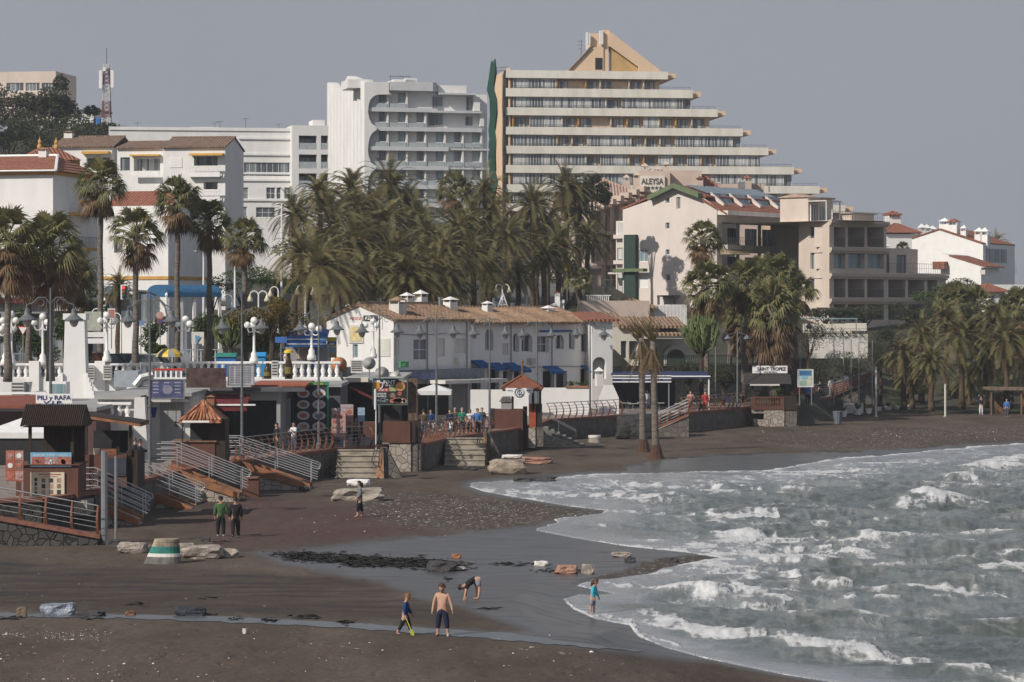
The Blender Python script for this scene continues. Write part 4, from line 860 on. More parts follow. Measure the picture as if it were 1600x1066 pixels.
for j,(a,c,b,d)in enumerate(bal):
 for k in range(4):u=a+(b-a)*(k+.5)/4; window(pk,fs,(u-1.3,c,u+1.3,d-.5),3,1,DGREY,GLASS,y=2.1,name='balcony_door')
 for u in(5.5,10.5,15.2):MB(fs.M).box(u-.15,.3,c,u+.15,.6,d).build('balcony_post',PINK,pk)
 MB(fs.M).box(a-.3,-.9,c-.6,b+.3,-.01,c+.25).build('balcony_slab',OLDWHITE,pk); rail(pk,fs,a,b,c+.25,c+1.15,-.75,.4)
mb=f.mb(); mb.box(f.u(1035),-1.2,q(1050,464)[1],f.u(1062),-.02,q(1050,461.5)[1]); mb.build('canopy',DGREY,pk)
for px in(1036,1061):MB(f.M).box(f.u(px)-.1,-1.1,Z0,f.u(px)+.1,-.9,q(1050,464)[1]).build('canopy_post',DGREY,pk)
# striped awning on its side
mb=fs.mb(); mb.prism([(-1.6,fs.z(1135,398)),(-.02,fs.z(1135,380)),(-.02,fs.z(1135,398))],.5,5.0,'x'); mb.build('awning',mk('tan_striped_canvas',(.36,.29,.19),.8,.3,5,stretch=(3,.2,.2)),pk)
# ---- beige terrace building with deep square balconies
f=Fac(1296,321,1478,340.5); fl_=f.side(0,True); q=f.pt; Z0=7.5
bg_=building('apartment_building',f,'beige terraced building with square framed balconies in shade',z=Z0)
c1=[(1303,1321),(1325,1351),(1355,1381)]; c3=c1+[(1388,1414.5),(1419,1444.5),(1449,1464)]
h1=[f.rc((a,355,b,386))for a,b in c1]; h2=[f.rc((a,396,b,420))for a,b in c1]; h3=[f.rc((a,436,b,465))for a,b in c3]; h4=[f.rc((a,476,b,500))for a,b in c3]
hA=h1+h2; zA=q(1340,347)[1]; zM=q(1380,426)[1]; uM=f.u(1385); uE=f.u(1478); W=16
mb=f.mb(); wall(mb,0,zM,uM,zA,hA,2.6); wall(mb,0,Z0,uE,zM,h3+h4,2.6)
mb.face((0,0,zA),(uM,0,zA),(uM,W,zA),(0,W,zA)); mb.face((uM,0,zM),(uE,0,zM),(uE,W,zM),(uM,W,zM)); mb.face((uM,0,zM),(uM,W,zM),(uM,W,zA),(uM,0,zA)); mb.face((uE,0,Z0),(uE,W,Z0),(uE,W,zM),(uE,0,zM))
mb.build('wall',BEIGE,bg_)
mb=f.mb()
for y,a,b in((347,1296,1385),(390,1296,1385),(430,1296,1478),(469,1296,1478)):mb.box(f.u(a)-.05,-.35,q(1340,y+3)[1],f.u(b)+.2,-.005,q(1340,y-2)[1]); mb.box(f.u(a)-.02,-.2,q(1340,y+6)[1],f.u(b)+.1,-.005,q(1340,y+3.3)[1])
mb.build('cornice',mk('cornice_render',(.53,.44,.37),.85,.05),bg_)
for h in h1+h3+h4:window(bg_,f,(h[0]+.1,h[1]+.1,h[2]-.1,h[3]-.5),2,1,DGREY,GLASS,y=2.5,name='balcony_door'); rail(bg_,f,h[0],h[2],h[1],h[1]+1.0,.1,.16,IRON,'balcony_railing',.018)
for h in h2:window(bg_,f,h,1,1,BEIGE,BGLASS,y=.5)
hl=[(-7.3+6.9-b_,q(1296,y1)[1],6.9-7.3-a_+.0,q(1296,y0)[1])for a_,b_,y0,y1 in()]
mb=f.mb(); Lw=7.2; fb=Fac(1254,326.6,1296,321)
ub=fb.u(1296); hb2=[fb.rc((1265,355,1285,372)),fb.rc((1266,395,1285,420)),fb.rc((1266,435,1285,453))]
mb=fb.mb(); wall(mb,fb.u(1248),Z0,ub-.02,fb.z(1280,345),hb2,.35); mb.face((fb.u(1248),0,fb.z(1280,345)),(ub,0,fb.z(1280,345)),(ub,8,fb.z(1280,345)),(fb.u(1248),8,fb.z(1280,345))); mb.build('flank_wall',BEIGE,bg_)
for h,g_ in zip(hb2,(GLASS,BGLASS,GLASS)):window(bg_,fb,h,1,1,DGREY,g_,y=.3)
rail(bg_,f,0,uM,zA,zA+1.1,-.1,.5); rail(bg_,f,uM,uE,zM,zM+1.1,-.1,.5)
# roof terrace house and its pergola
mb=f.mb(); mb.box(.6,3.2,zA+.02,f.u(1318),7,q(1300,307)[1]); mb.box(f.u(1318)+.01,3.4,zA+.02,f.u(1340),7,q(1300,309)[1]); mb.box(f.u(1348),1.5,zA+.02,f.u(1383),9,q(1360,334)[1]); mb.build('roof_house',BEIGE,bg_)
mb=f.mb(); mb.box(f.u(1318)-.1,3.2,q(1300,309)[1]+.01,f.u(1341)+.2,7.2,q(1300,306)[1]); mb.box(f.u(1346),1.2,q(1360,334)[1]+.01,f.u(1385),9.2,q(1360,332.5)[1]); mb.prism([(2.9,q(1300,307)[1]),(5.1,q(1300,301)[1]),(7.3,q(1300,307)[1])],.4,f.u(1318),'x'); mb.build('roof',MATS['pinkish_roof_tile'],bg_)
window(bg_,f,(f.u(1322),zA+.1,f.u(1331),q(1325,321)[1]),1,1,WHITE2,BGLASS,y=3.3,name='door')
mb=f.mb(); z1=q(1270,311)[1]; mb.box(.3,.6,z1-.12,f.u(1322),3.19,z1); [mb.box(u-.06,.6,zA+.02,u+.06,.72,z1-.12)for u in(.4,1.6,f.u(1320))]; mb.build('pergola',OLDWHITE,bg_)
window(bg_,f,(.9,zA+.05,f.u(1315),z1-.3),3,1,WHITE2,GLASS,y=3.1,name='door')
# garden room on the lower terrace
mb=f.mb(); z1=q(1440,388)[1]; hg=[(f.u(1430),zM+.05,f.u(1445),q(1437,398)[1])]; wall(mb,f.u(1418),zM+.02,f.u(1450),z1,hg,.3,y=2.5); mb.box(f.u(1450)+.01,2.7,zM+.02,f.u(1465),8,z1-.02); mb.box(f.u(1386),6,zM+.02,f.u(1418),10,z1); mb.box(f.u(1418),2.9,zM+.02,f.u(1450),8,z1); mb.build('garden_room',BEIGE,bg_); window(bg_,f,hg[0],2,1,DGREY,GLASS,y=2.7,name='door')
hip(bg_,f.M,f.u(1411),5,f.u(1448),11,q(1430,383)[1],q(1430,365)[1]-q(1430,383)[1],WHITE2)
# ---- white chimneyed houses at the end of the bay
f=Fac(1425,385,1536,380); q=f.pt; Z0=9; wh=building('white_house',f,'large blind white gable with tile coping and many chimneys','house',z=Z0)
fs=f.side(f.u(1536)); g_=[(f.u(1425),Z0),(f.u(1536),Z0),q(1536,381.5),q(1468,359),q(1425,373)]
mb=f.mb(); mb.prism(g_,0,12,'y'); mb.build('wall',WHITE2,wh)
mb=f.mb()
for a,b in((g_[4],g_[3]),(g_[3],g_[2])):mb.prism([a,b,(b[0],b[1]+.16),(a[0],a[1]+.16)],-.15,12.2,'y')
mb.build('roof',RTILE,wh)
for px,yt,yb,w_,cp in((1470,341,361,1.2,WHITE2),(1484,342,362,1.3,RTILE),(1500,352,371,.75,WHITE2),(1524,356,379,1.0,WHITE2),(1533,356,380,1.0,WHITE2)):
 chimney(wh,f.M,(f.u(px),1.5,q(px,yb)[1]-.5),w_,q(px,yt)[1]-q(px,yb)[1]+.6,WHITE2,cp)
mb=f.mb(); mb.lathe([(.05,0),(.5,.12),(.62,.3)],(0,0,0),12); o=mb.build('satellite_dish',WHITE2,wh); o.location=(f.u(1503),-.2,q(1503,363)[1]-Z0); o.rotation_euler=(R(80),0,R(20))
mb=f.mb(); mb.M=fs.M; mb.box(1,-.01,q(1536,410)[1],9,.02,q(1536,388)[1]); mb.build('loggia',GLASS,wh)
f=Fac(1478,372,1541,369); q=f.pt; wh2=building('white_house',f,'lower white house with a sloping parapet under the blind gable','house',z=Z0)
mb=f.mb(); g_=[(f.u(1470),Z0),(f.u(1533),Z0),(f.u(1533),q(1533,418)[1]),q(1541,418.5),q(1541,417),q(1483,399.5),(f.u(1470),q(1483,396)[1])]; mb.prism(g_,0,6,'y'); mb.build('wall',WHITE2,wh2)
mb=f.mb(); a,b=q(1483,400),q(1541,418); mb.prism([a,b,(b[0],b[1]+.14),(a[0],a[1]+.14)],-.12,6,'y'); mb.box(f.u(1462),-1,q(1470,421)[1],f.u(1481),3,q(1470,409)[1]); mb.build('roof',RTILE,wh2)
MB(f.M).box(f.u(1535),-.8,q(1539,429)[1],f.u(1543),-.02,q(1539,422)[1]).build('air_conditioner',OLDWHITE,wh2)
f=Fac(1541,390,1588,392); q=f.pt; wh3=building('white_house',f,'stepped white terrace house with open loggia at the end of the row','house',z=Z0)
mb=f.mb(); hl=[f.rc((1557,425,1577,436))]; shell(f,f.u(1541),Z0,f.u(1585),q(1560,418)[1],9,hl,1.2,mb); mb.box(f.u(1538),2,q(1540,418)[1],f.u(1545),9,q(1540,392)[1]); mb.box(f.u(1580),.5,q(1560,418)[1],f.u(1585),8,q(1580,402)[1]); mb.build('wall',WHITE2,wh3)
window(wh3,f,hl[0],2,1,DGREY,GLASS,y=1.1)
for px,yt,yb,w_,cp in((1549,370,400,1.0,RTILE),(1569,397,420,.9,WHITE2),(1576,401,425,.9,WHITE2)):chimney(wh3,f.M,(f.u(px),2,q(px,yb)[1]-1),w_,q(px,yt)[1]-q(px,yb)[1]+1,WHITE2,cp)
mb=f.mb(); mb.prism([q(1541,410),q(1562,417.5),q(1562,416),q(1541,408)],-.2,5,'y'); mb.build('roof',RTILE,wh3)
f=Fac(1543,350,1600,351); q=f.pt; wh4=building('white_house',f,'low white bungalow with a red hipped roof beside dark shrubs','house',z=8)
mb=f.mb(); shell(f,f.u(1545),6,f.u(1570),q(1555,457)[1],6,(),0,mb); mb.box(f.u(1570)+.02,1.5,6,f.u(1584),6,q(1555,457)[1]-.02); mb.box(f.u(1556),6.2,6,f.u(1640),10,q(1590,444)[1]); mb.build('wall',WHITE2,wh4)
hip(wh4,f.M,f.u(1536),-.5,f.u(1576),6.4,q(1555,457)[1]+.12,1.0,RTILE); MB(f.M).box(f.u(1571),1.45,6,f.u(1583),1.49,q(1555,460)[1]).build('garage_door',GREYW,wh4)
f=Fac(1386,398,1438,399); q=f.pt; wh5=building('white_house',f,'white tower house with red hipped roof and arches behind the beige terraces','house',z=Z0)
mb=f.mb(); shell(f,f.u(1383),Z0,f.u(1438),q(1410,366)[1],7,(),0,mb); mb.build('wall',WHITE2,wh5)
hip(wh5,f.M,f.u(1380),-.5,f.u(1439),7.5,q(1410,363)[1],q(1410,346)[1]-q(1410,363)[1],RTILE,3.0)
mb=f.mb(); mb.box(f.u(1400),3,q(1410,350)[1],f.u(1419),5,q(1410,338)[1]); [mb.box(f.u(1401+4*k)-.08,2.9,q(1410,338)[1],f.u(1401+4*k)+.08,5,q(1410,334.5)[1])for k in range(5)]; mb.build('belvedere',WHITE2,wh5)
hip(wh5,f.M,f.u(1399),2.6,f.u(1420),5.4,q(1410,334)[1],.5,RTILE,1.0)
for px in(1389,1403):
 mb=f.mb(); mb.lathe([(.001,0),(.75,0),(.75,.04),(.001,.04)],(0,0,0),14); o=mb.build('arch_window',GLASS,wh5); o.rotation_euler=(R(90),0,0); o.location=(f.u(px),-.02,q(px,373)[1]-Z0)
for px,yt,yb in((1444,349,362),(1452,350,362),(1461,352,362)):chimney(wh5,f.M,(f.u(px),1,q(px,yb)[1]-1.5),.8,q(px,yt)[1]-q(px,yb)[1]+1.5,WHITE2,WHITE2)
# ---- low buildings under the pink house
f=Fac(905,300,985,300); q=f.pt; lw=building('gatehouse',f,'low beige gatehouse with hipped tile roof under the pink house','house',z=8)
mb=f.mb(); shell(f,f.u(955),7,f.u(1020),q(990,480)[1],5,(),0,mb); mb.build('wall',SPINK,lw); hip(lw,f.M,f.u(941),-.8,f.u(1027),5.8,q(985,480)[1],q(985,466)[1]-q(985,480)[1],OTILE,2.6)
mb=f.mb(); mb.box(f.u(918),8,8,f.u(943),11,q(930,418)[1]); mb.build('gate_pillar',SPINK,lw); hip(lw,f.M,f.u(912),7.5,f.u(947),11.5,q(930,418)[1],.6,SPINK)
f=Fac(870,285,1030,286); q=f.pt; gw=building('garden_wall',f,'pinkish garden wall topped with white bars beside the road','wall',z=7)
MB(f.M).box(f.u(905),0,5,f.u(1015),.4,q(950,470)[1]).build('wall',SPINK,gw)
mb=f.mb(); [mb.box(f.u(918+3*k)-.04,.1,q(950,470)[1],f.u(918+3*k)+.04,.2,q(950,461)[1])for k in range(12)]; mb.box(f.u(915),.08,q(950,462.5)[1],f.u(955),.22,q(950,461)[1]); mb.build('bars',WHITE2,gw)
f=Fac(918,318,956,318); q=f.pt; gt=building('iron_gate',f,'tall dark iron gate between beige pillars near the road','gate',z=9)
mb=f.mb(); [mb.box(u-.03,0,9,u+.03,.06,q(937,436)[1])for u in np.linspace(f.u(920),f.u(956),16)]; [mb.box(f.u(919),-.01,z-.06,f.u(957),.07,z+.06)for z in(q(937,437)[1],q(937,450)[1],q(937,463)[1])]; mb.build('bars',IRON,gt)
f=Fac(1022,300,1072,300); q=f.pt; fe=building('white_fence',f,'white slatted fence below the gable of the pink house','fence',z=8)
mb=f.mb(); [mb.box(u-.05,0,7,u+.05,.05,q(1040,476)[1])for u in np.linspace(f.u(1022),f.u(1072),24)]; mb.box(f.u(1022),.05,q(1040,479)[1],f.u(1072),.1,q(1040,477.5)[1]); mb.build('slats',WHITE2,fe)
# ================================================================ SEAFRONT HOUSES AND THE STREET EDGE
def bx(mb,px0,py0,px1,py1,D,dep_,D2=None):
 """box whose front, seen in the photograph, fills a rectangle at distance D"""
 return mb.box(gx(px0,D),D,at(px0,py1,D).z,gx(px1,D),D+dep_,at(px0,py0,D).z)
def zat(py,D):return H-(py-YH)*D/F
def arch(mb,x0,x1,z0,z1,y0,y1):
 r=(x1-x0)/2; xm=(x0+x1)/2; p_=[(x0,z0),(x1,z0)]+[(xm+r*math.cos(PI*i/8),z1-r+r*math.sin(PI*i/8))for i in range(9)]
 return mb.prism(p_,y0,y1,'y')
# ---- gabled white house
f=Fac(510,226.1,615,222); fs=Fac(615,222,735,229.8); q=f.pt; qs=fs.pt
sb=building('white_house',f,'white seafront house with sunlit gable end and weathered tile roof','house',z=P)
ze=q(612,501)[1]; zr_=q(565,478)[1]; Wg=f.u(615); Lg=fs.u(735)
hs_=[f.rc((551,538,559,560))]; hl=[fs.rc(r)for r in((646,530,668,563),(684,529,695,557),(710,529,728,552),(617,529,623,556))]
mb=f.mb(); wall(mb,0,P,Wg,ze,hs_,.25); mb.face((0,0,ze),(Wg,0,ze),(Wg/2,0,zr_)); mb.M=fs.M; wall(mb,0,P,Lg,ze,hl,.25); mb.M=f.M
mb.face((0,0,P),(0,0,ze),(0,Lg,ze),(0,Lg,P)); mb.face((0,Lg,ze),(Wg,Lg,ze),(Wg/2,Lg,zr_)); mb.face((0,Lg,P),(0,Lg,ze),(Wg,Lg,ze),(Wg,Lg,P)); mb.build('wall',WHITE,sb)
window(sb,f,hs_[0],1,1,WHITE2,BGLASS); window(sb,fs,hl[0],2,2,WHITE2,GLASS)
for h in hl[1:]:shutter(sb,fs,h,OLDWHITE)
shutter(sb,f,f.rc((590,529,610,557)),OLDWHITE,y=-.05)
def roof2(par,M,u0,u1,W,ze,zr,y0,y1,mat=OTILE,th=.18,ov=.3):
 mb=MB(M); m=(u0+u1)/2
 for a,b in((u0,-1),(u1,1)):
  e=a+b*ov; zz=ze-ov*(zr-ze)/abs(m-a); mb.prism([(e,zz),(m,zr),(m,zr+th),(e,zz+th)],y0,y1,'y')
 n=int((y1-y0)/.45)
 for i in range(n+1):
  y=y0+(y1-y0)*i/n
  for a,b in((u0,-1),(u1,1)):e=a+b*ov; zz=ze-ov*(zr-ze)/abs(m-a); mb.tube([(e,y,zz+th),(m,y,zr+th)],.07,4)
 mb.tube([(m,y0,zr+th+.03),(m,y1,zr+th+.03)],.14,5)
 return mb.build('roof',mat,par)
for u in(.35,4.1,9.2):MB(fs.M).lathe([(.05,P),(.05,ze)],(u,-.09,0),6).build('drainpipe',METAL,sb)
MB(fs.M).box(7.6,-.45,qs(700,566)[1],8.3,-.02,qs(700,560)[1]).build('air_conditioner',OLDWHITE,sb); MB(fs.M).tube([(.1,-.06,ze-1.0),(3,-.06,ze-1.15),(6,-.06,ze-1.05),(9.6,-.06,ze-1.1)],.025,4).build('cable',DGREY,sb)
roof2(sb,f.M,0,Wg,Lg,ze,zr_,-.15,Lg+.2)
chimney(sb,f.M,(Wg*.8,2.2,ze+.3),1.0,1.6,OLDWHITE,OTILE); chimney(sb,f.M,(Wg*.42,6.5,zr_-.2),.75,1.3,WHITE,WHITE2); chimney(sb,f.M,(Wg*.45,8.0,zr_-.2),.8,1.5,WHITE,WHITE2)
sg=MB(f.M).box(f.u(569),-.1,q(579,501)[1],f.u(590.5),-.02,q(579,493)[1]).build('sign_board',BLACK,sb); text('AZUL',sg,f.M,f.u(580),-.13,q(579,499.5)[1],.27,WHITE2,f.u(588)-f.u(571),bold=.02)
text('MESON',sb,f.M,f.u(557),-.03,q(556,500)[1],.22,RED,f.u(567)-f.u(547))
sg=MB(f.M).box(f.u(546),-.09,q(557,536)[1],f.u(568.5),-.02,q(557,508)[1]).build('poster',OLDWHITE,sb); mb=f.mb(); mb.box(f.u(549),-.12,q(557,533)[1],f.u(566),-.095,q(557,511)[1]); mb.build('print',mk('pale_yellow_print',(.62,.50,.25)),sg)
# ground floor shopfront in shade, canopy, roller door
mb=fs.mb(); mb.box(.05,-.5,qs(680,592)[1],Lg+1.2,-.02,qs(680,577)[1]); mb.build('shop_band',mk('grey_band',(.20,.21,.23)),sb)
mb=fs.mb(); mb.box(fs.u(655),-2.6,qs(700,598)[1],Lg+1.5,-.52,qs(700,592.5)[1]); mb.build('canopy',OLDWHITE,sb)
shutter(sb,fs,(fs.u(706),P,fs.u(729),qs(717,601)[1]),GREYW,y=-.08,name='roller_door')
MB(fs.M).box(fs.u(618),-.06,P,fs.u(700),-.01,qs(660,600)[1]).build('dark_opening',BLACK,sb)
mb=fs.mb(); mb.box(fs.u(616),-.62,qs(620,574)[1],fs.u(629),-.5,qs(620,565)[1]); mb.build('green_sign',mk('green_sign',(.05,.42,.12)),sb)
mb=fs.mb(); mb.box(fs.u(617.5),-.65,qs(620,573)[1],fs.u(623),-.63,qs(620,567)[1]); mb.build('green_sign_print',mk('pale_green',(.4,.65,.45)),sb)
mb=fs.mb(); mb.box(fs.u(617),-.9,qs(640,593)[1],fs.u(667),-.65,qs(640,583)[1]); mb.build('blue_tiled_sign',mk('blue_mottled_sign',(.16,.18,.30),.7,.3,2.5,col2=(.06,.07,.18)),sb)
# ---- arcaded white house
f2=Fac(735,231,925,241.2); q2=f2.pt; ar=building('white_house',f2,'arcaded white seafront house with blue awnings and tiled roof','house',z=P)
up=[(802,521,811,550),(815,521,832,550),(840,525,858,551),(868,523,881,546),(889,520,898,546),(908,522,918,550),(758,514,771,548),(785,537,794,555)]
lo_=[(737,577,751,640),(762,577,780,640),(786,580,797,640),(803,580,816,640),(848,580,866,640),(869,580,886,640),(907,577,919,640)]
hh=[f2.rc(r)for r in up+lo_]; L2=f2.u(925); z2=q2(830,507)[1]
mb=f2.mb(); shell(f2,-.3,P,L2,z2,9,hh,.5,mb); mb.build('wall',WHITE,ar)
for i,h in enumerate(hh):
 if i<len(up):
  if i==7:shutter(ar,f2,h,OLDWHITE); continue
  window(ar,f2,h,2,2 if i==2 else 1,WHITE2,GLASS,y=.4)
  if i in(0,1,3,6):  # arched heads: spandrels fill the corners
   mb=f2.mb(); r_=(h[2]-h[0])/2
   for s in(0,1):
    xs=[(h[0]if s==0 else h[2],h[3])]+[((h[0]+h[2])/2+(-1 if s==0 else 1)*r_*math.cos(PI/2*k/6),h[3]-r_+r_*math.sin(PI/2*k/6))for k in range(7)]
    mb.prism(xs,.0,.2,'y')
   mb.build('arch_head',WHITE,ar)
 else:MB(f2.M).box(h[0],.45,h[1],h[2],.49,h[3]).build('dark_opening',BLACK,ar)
zr2=q2(800,484)[1]
mb=f2.mb(); th=.2
mb.prism([(-.5,z2-.02),(4.5,zr2),(4.5,zr2+th),(-.5,z2-.02+th)],-.6,L2+.4,'x'); mb.prism([(9.4,z2-.02),(9.4,z2-.02+th),(4.5,zr2+th),(4.5,zr2)],-.6,L2+.4,'x')
for i in range(46):u=-.5+(L2+.8)*i/45; mb.tube([(u,-.5,z2+th),(u,4.5,zr2+th)],.08,4)
mb.tube([(-.6,4.5,zr2+th),(L2+.4,4.5,zr2+th)],.15,5); mb.build('roof',OTILE,ar)
mb=f2.mb(); mb.prism([(-1.0,z2-.4),(5,zr2+.25),(5,zr2+.6),(-1.0,z2)],-.95,-.62,'x'); mb.build('party_wall',WHITE,ar)
mb=f2.mb(); mb.box(f2.u(841),-.12,q2(870,519)[1],f2.u(893),-.01,q2(870,516)[1]); mb.build('blue_lintel',BLUECAN,ar)
for u in(-.1,4.6,9.4,L2-.3):MB(f2.M).lathe([(.05,P),(.05,z2)],(u,-.08,0),6).build('drainpipe',METAL,ar)
MB(f2.M).tube([(0,-.05,z2-3.4),(5,-.05,z2-3.6),(10,-.05,z2-3.45),(L2,-.05,z2-3.6)],.025,4).build('cable',DGREY,ar); MB(f2.M).box(f2.u(824),-.45,q2(824,569)[1],f2.u(834),-.02,q2(824,560)[1]).build('air_conditioner',OLDWHITE,ar)
for a,b,y0,y1 in((735,754,565,572),(760,780,569,576),(786,803,569,577),(803,818,573,579),(848,869,574,581),(907,919,573,578)):
 mb=f2.mb(); h=f2.rc((a,y0,b,y1)); mb.prism([(-.9,h[1]),(-.01,h[3]-.0),(-.01,h[3]+.12),(-.9,h[1]+.1)],h[0],h[2],'x'); mb.box(h[0],-.92,h[1]-.16,h[2],-.88,h[1]+.02); mb.build('awning',BLUECAN,ar)
for px,y0,y1,w_ in((747,463,487,.85),(805,470,489,.65),(900,477,498,.8)):chimney(ar,f2.M,(f2.u(px),3.2,q2(px,y1)[1]),w_,q2(px,y0)[1]-q2(px,y1)[1],WHITE,WHITE2)
MB(f2.M).lathe([(.14,0),(.14,1.5),(.2,1.55),(.2,1.65)],(f2.u(712)+.2,2,q2(712,497)[1]),8).build('vent_pipe',METAL,ar)
f3=Fac(925,239,957,239.5); q3=f3.pt; ad=building('white_annexe',f3,'narrow white annexe with one tall arch and an iron lantern','house',z=P)
ha=f3.rc((926,558,947,592)); mb=f3.mb(); shell(f3,0,P,f3.u(957),q3(940,503)[1],6,[ha],.7,mb)
r_=(ha[2]-ha[0])/2
for s in(0,1):mb.prism([(ha[0]if s==0 else ha[2],ha[3])]+[((ha[0]+ha[2])/2+(-1 if s==0 else 1)*r_*math.cos(PI/2*k/6),ha[3]-r_+r_*math.sin(PI/2*k/6))for k in range(7)],.0,.3,'y')
mb.build('wall',WHITE,ad); MB(f3.M).box(ha[0],.65,ha[1],ha[2],.69,ha[3]).build('arch_recess',GREYW,ad)
mb=f3.mb(); mb.prism([(-.4,q3(940,503)[1]+.02),(5,q3(940,491)[1]),(5,q3(940,491)[1]+.2),(-.4,q3(940,503)[1]+.2)],-.5,f3.u(966),'x'); mb.build('roof',RTILE,ad)
mb=f3.mb(); u=f3.u(938); mb.tube([(f3.u(927),-.05,q3(930,506)[1]),(f3.u(931),-.6,q3(930,506)[1]),(u,-.9,q3(935,513)[1])],.05,5); mb.lathe([(.08,.5),(.25,.25),(.3,.1),(.45,.05),(.45,0)],(u,-.9,q3(938,526)[1]),10); o=mb.build('lantern_bracket',IRON,ad); MB(f3.M).lathe([(.12,-.35),(.28,0)],(u,-.9,q3(938,526)[1]),10).build('lantern_glass',LANTERN,o)
chimney(ad,f3.M,(f3.u(929),-1.2,q3(929,603)[1]),.55,q3(929,573)[1]-q3(929,603)[1],WHITE,WHITE2)
# terrace walls in front of the arcade
tw_=MB();
MB().box(gx(735,224),224,P,gx(826,224),224.3,zat(609,224)).build('x',WHITE,None).name='terrace_wall'
o=bpy.data.objects['terrace_wall']; tag(o,'plain white terrace wall behind the brown bathing hut','wall')
o=MB().box(gx(845,226),226,P,gx(921,226),226.3,zat(606,226)).build('terrace_wall',WHITE); tag(o,'white terrace wall with a row of flower pots, below the arcade','wall')
mb=MB(); rr=random.Random(3)
pb=empty('planter',(gx(895,226),226.1,zat(606,226)),0,'long terracotta planter with small plants along the white terrace wall','planter')
mb.box(gx(884,226),225.9,zat(606,226),gx(920,226),226.25,zat(603,226)); mb.build('trough',ORANGE,pb)
mb=MB()
for k in range(80):x=gx(884+36*rr.random(),226); z=zat(604,226)+rr.random()*.3; a=rr.random()*6; mb.face((x,226.1,z),(x+.12*math.cos(a),226.0,z+.12),(x+.1*math.sin(a),226.2,z+.16))
mb.build('foliage',LEAF2,pb)
mb=MB(); mb.prism([(gx(936,228),P),(gx(967,228),P),(gx(967,228),zat(622,228)),(gx(958,228),zat(602,228)),(gx(944,228),zat(602,228)),(gx(936,228),zat(622,228))],228,228.5,'y'); tag(mb.build('white_chimney_wall',WHITE),'white bell shaped wall standing at the end of the arcade','wall')
# ---- cream house behind, dark retaining wall, green fence
f=Fac(957,262,1080,263); q=f.pt; ch=building('cream_house',f,'cream house with small arches and layered tile roofs above the dark stone wall','house',z=4)
hh=[f.rc((970,533,979,560)),f.rc((983,533,996,562))]; mb=f.mb(); shell(f,f.u(957),3,f.u(1001),q(980,512)[1],6,hh,.5,mb); mb.box(f.u(1001)+.02,2,3,f.u(1090),8,q(1030,530)[1]); arch(mb,f.u(1040),f.u(1076),q(1050,572)[1],q(1050,540)[1],.8,1.98); mb.build('wall',CREAM,ch)
for h in hh:MB(f.M).box(h[0],.45,h[1],h[2],.49,h[3]).build('dark_opening',GLASS,ch)
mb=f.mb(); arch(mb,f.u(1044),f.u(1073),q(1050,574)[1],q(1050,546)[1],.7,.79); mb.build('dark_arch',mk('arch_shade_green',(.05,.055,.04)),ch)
mb=f.mb()
for a,b,y0,y1,d0 in((965,1068,513,499,-.4),(985,1062,525,512,-.9),(915,985,503,492,3)):mb.prism([(d0,q(1000,y0)[1]),(d0+4,q(1000,y1)[1]),(d0+4,q(1000,y1)[1]+.2),(d0,q(1000,y0)[1]+.2)],f.u(a),f.u(b),'x')
for k in range(30):u=f.u(965+103*k/29); mb.tube([(u,-.4,q(1000,513)[1]+.2),(u,3.6,q(1000,499)[1]+.2)],.08,4)
mb.build('roof',OTILE,ch)
f=Fac(957,250,1312,262); q=f.pt; dw=building('retaining_wall',f,'long dark stone retaining wall with green fence above the promenade','wall',z=P)
f_a=f.u(1200); mb=f.mb(); mb.box(f.u(957),0,1,f.u(1205),1.0,q(1080,571)[1]); mb.box(f.u(1205)+.02,.2,1,f.u(1262),1.2,q(1230,560)[1]); mb.build('masonry',DSTONE,dw)
mb=f.mb(); z0,z1=q(1100,570)[1],q(1100,556)[1]
for k in range(60):u=f.u(1035)+(f.u(1205)-f.u(1035))*k/59; mb.box(u-.02,.4,z0-.15,u+.02,.44,z1)
for z in(z0+.05,z1):mb.box(f.u(1035),.38,z-.03,f.u(1205),.46,z+.03)
mb.build('green_fence',mk('green_fence_paint',(.02,.06,.05)),dw)
# restaurant awning by the twin palms
ra=empty('restaurant_awning',on(1030,236,P),0,'navy restaurant awning with white stripes behind the twin palms','awning')
mb=MB(); D_=236; bx(mb,957,588,1049,597,D_,.06); bx(mb,1049.3,588,1109,591.5,D_,.06); mb.prism([(D_+.06,zat(588,D_)),(D_+5,zat(584,D_)+.1),(D_+5,zat(584,D_)),(D_+.06,zat(588,D_)-.1)],gx(957,D_),gx(1109,D_),'x'); mb.build('canopy',DBLUE,ra)
mb=MB(); [bx(mb,957,y,1049,y+1.6,D_-.03,.028)for y in(586.5,590.5,596)]; bx(mb,1049.3,587.2,1110,589,D_-.03,.028); mb.build('white_stripe',WHITE2,ra)
text('RESTAURANTE  CASA  PEPA',ra,None,gx(1010,D_),D_-.02,zat(595.2,D_),.16,mk('dim_lettering',(.25,.27,.32)),gx(1045,D_)-gx(968,D_))
for px in(1019,1045,1107.5):mb=MB(); bx(mb,px-1,589,px+1,641,D_+.1,.12); mb.build('post',METAL if px<1100 else WHITE2,ra)
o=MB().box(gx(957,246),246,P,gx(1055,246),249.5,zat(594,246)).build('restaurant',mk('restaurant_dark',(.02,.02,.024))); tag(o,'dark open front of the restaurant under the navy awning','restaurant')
rr=random.Random(8)
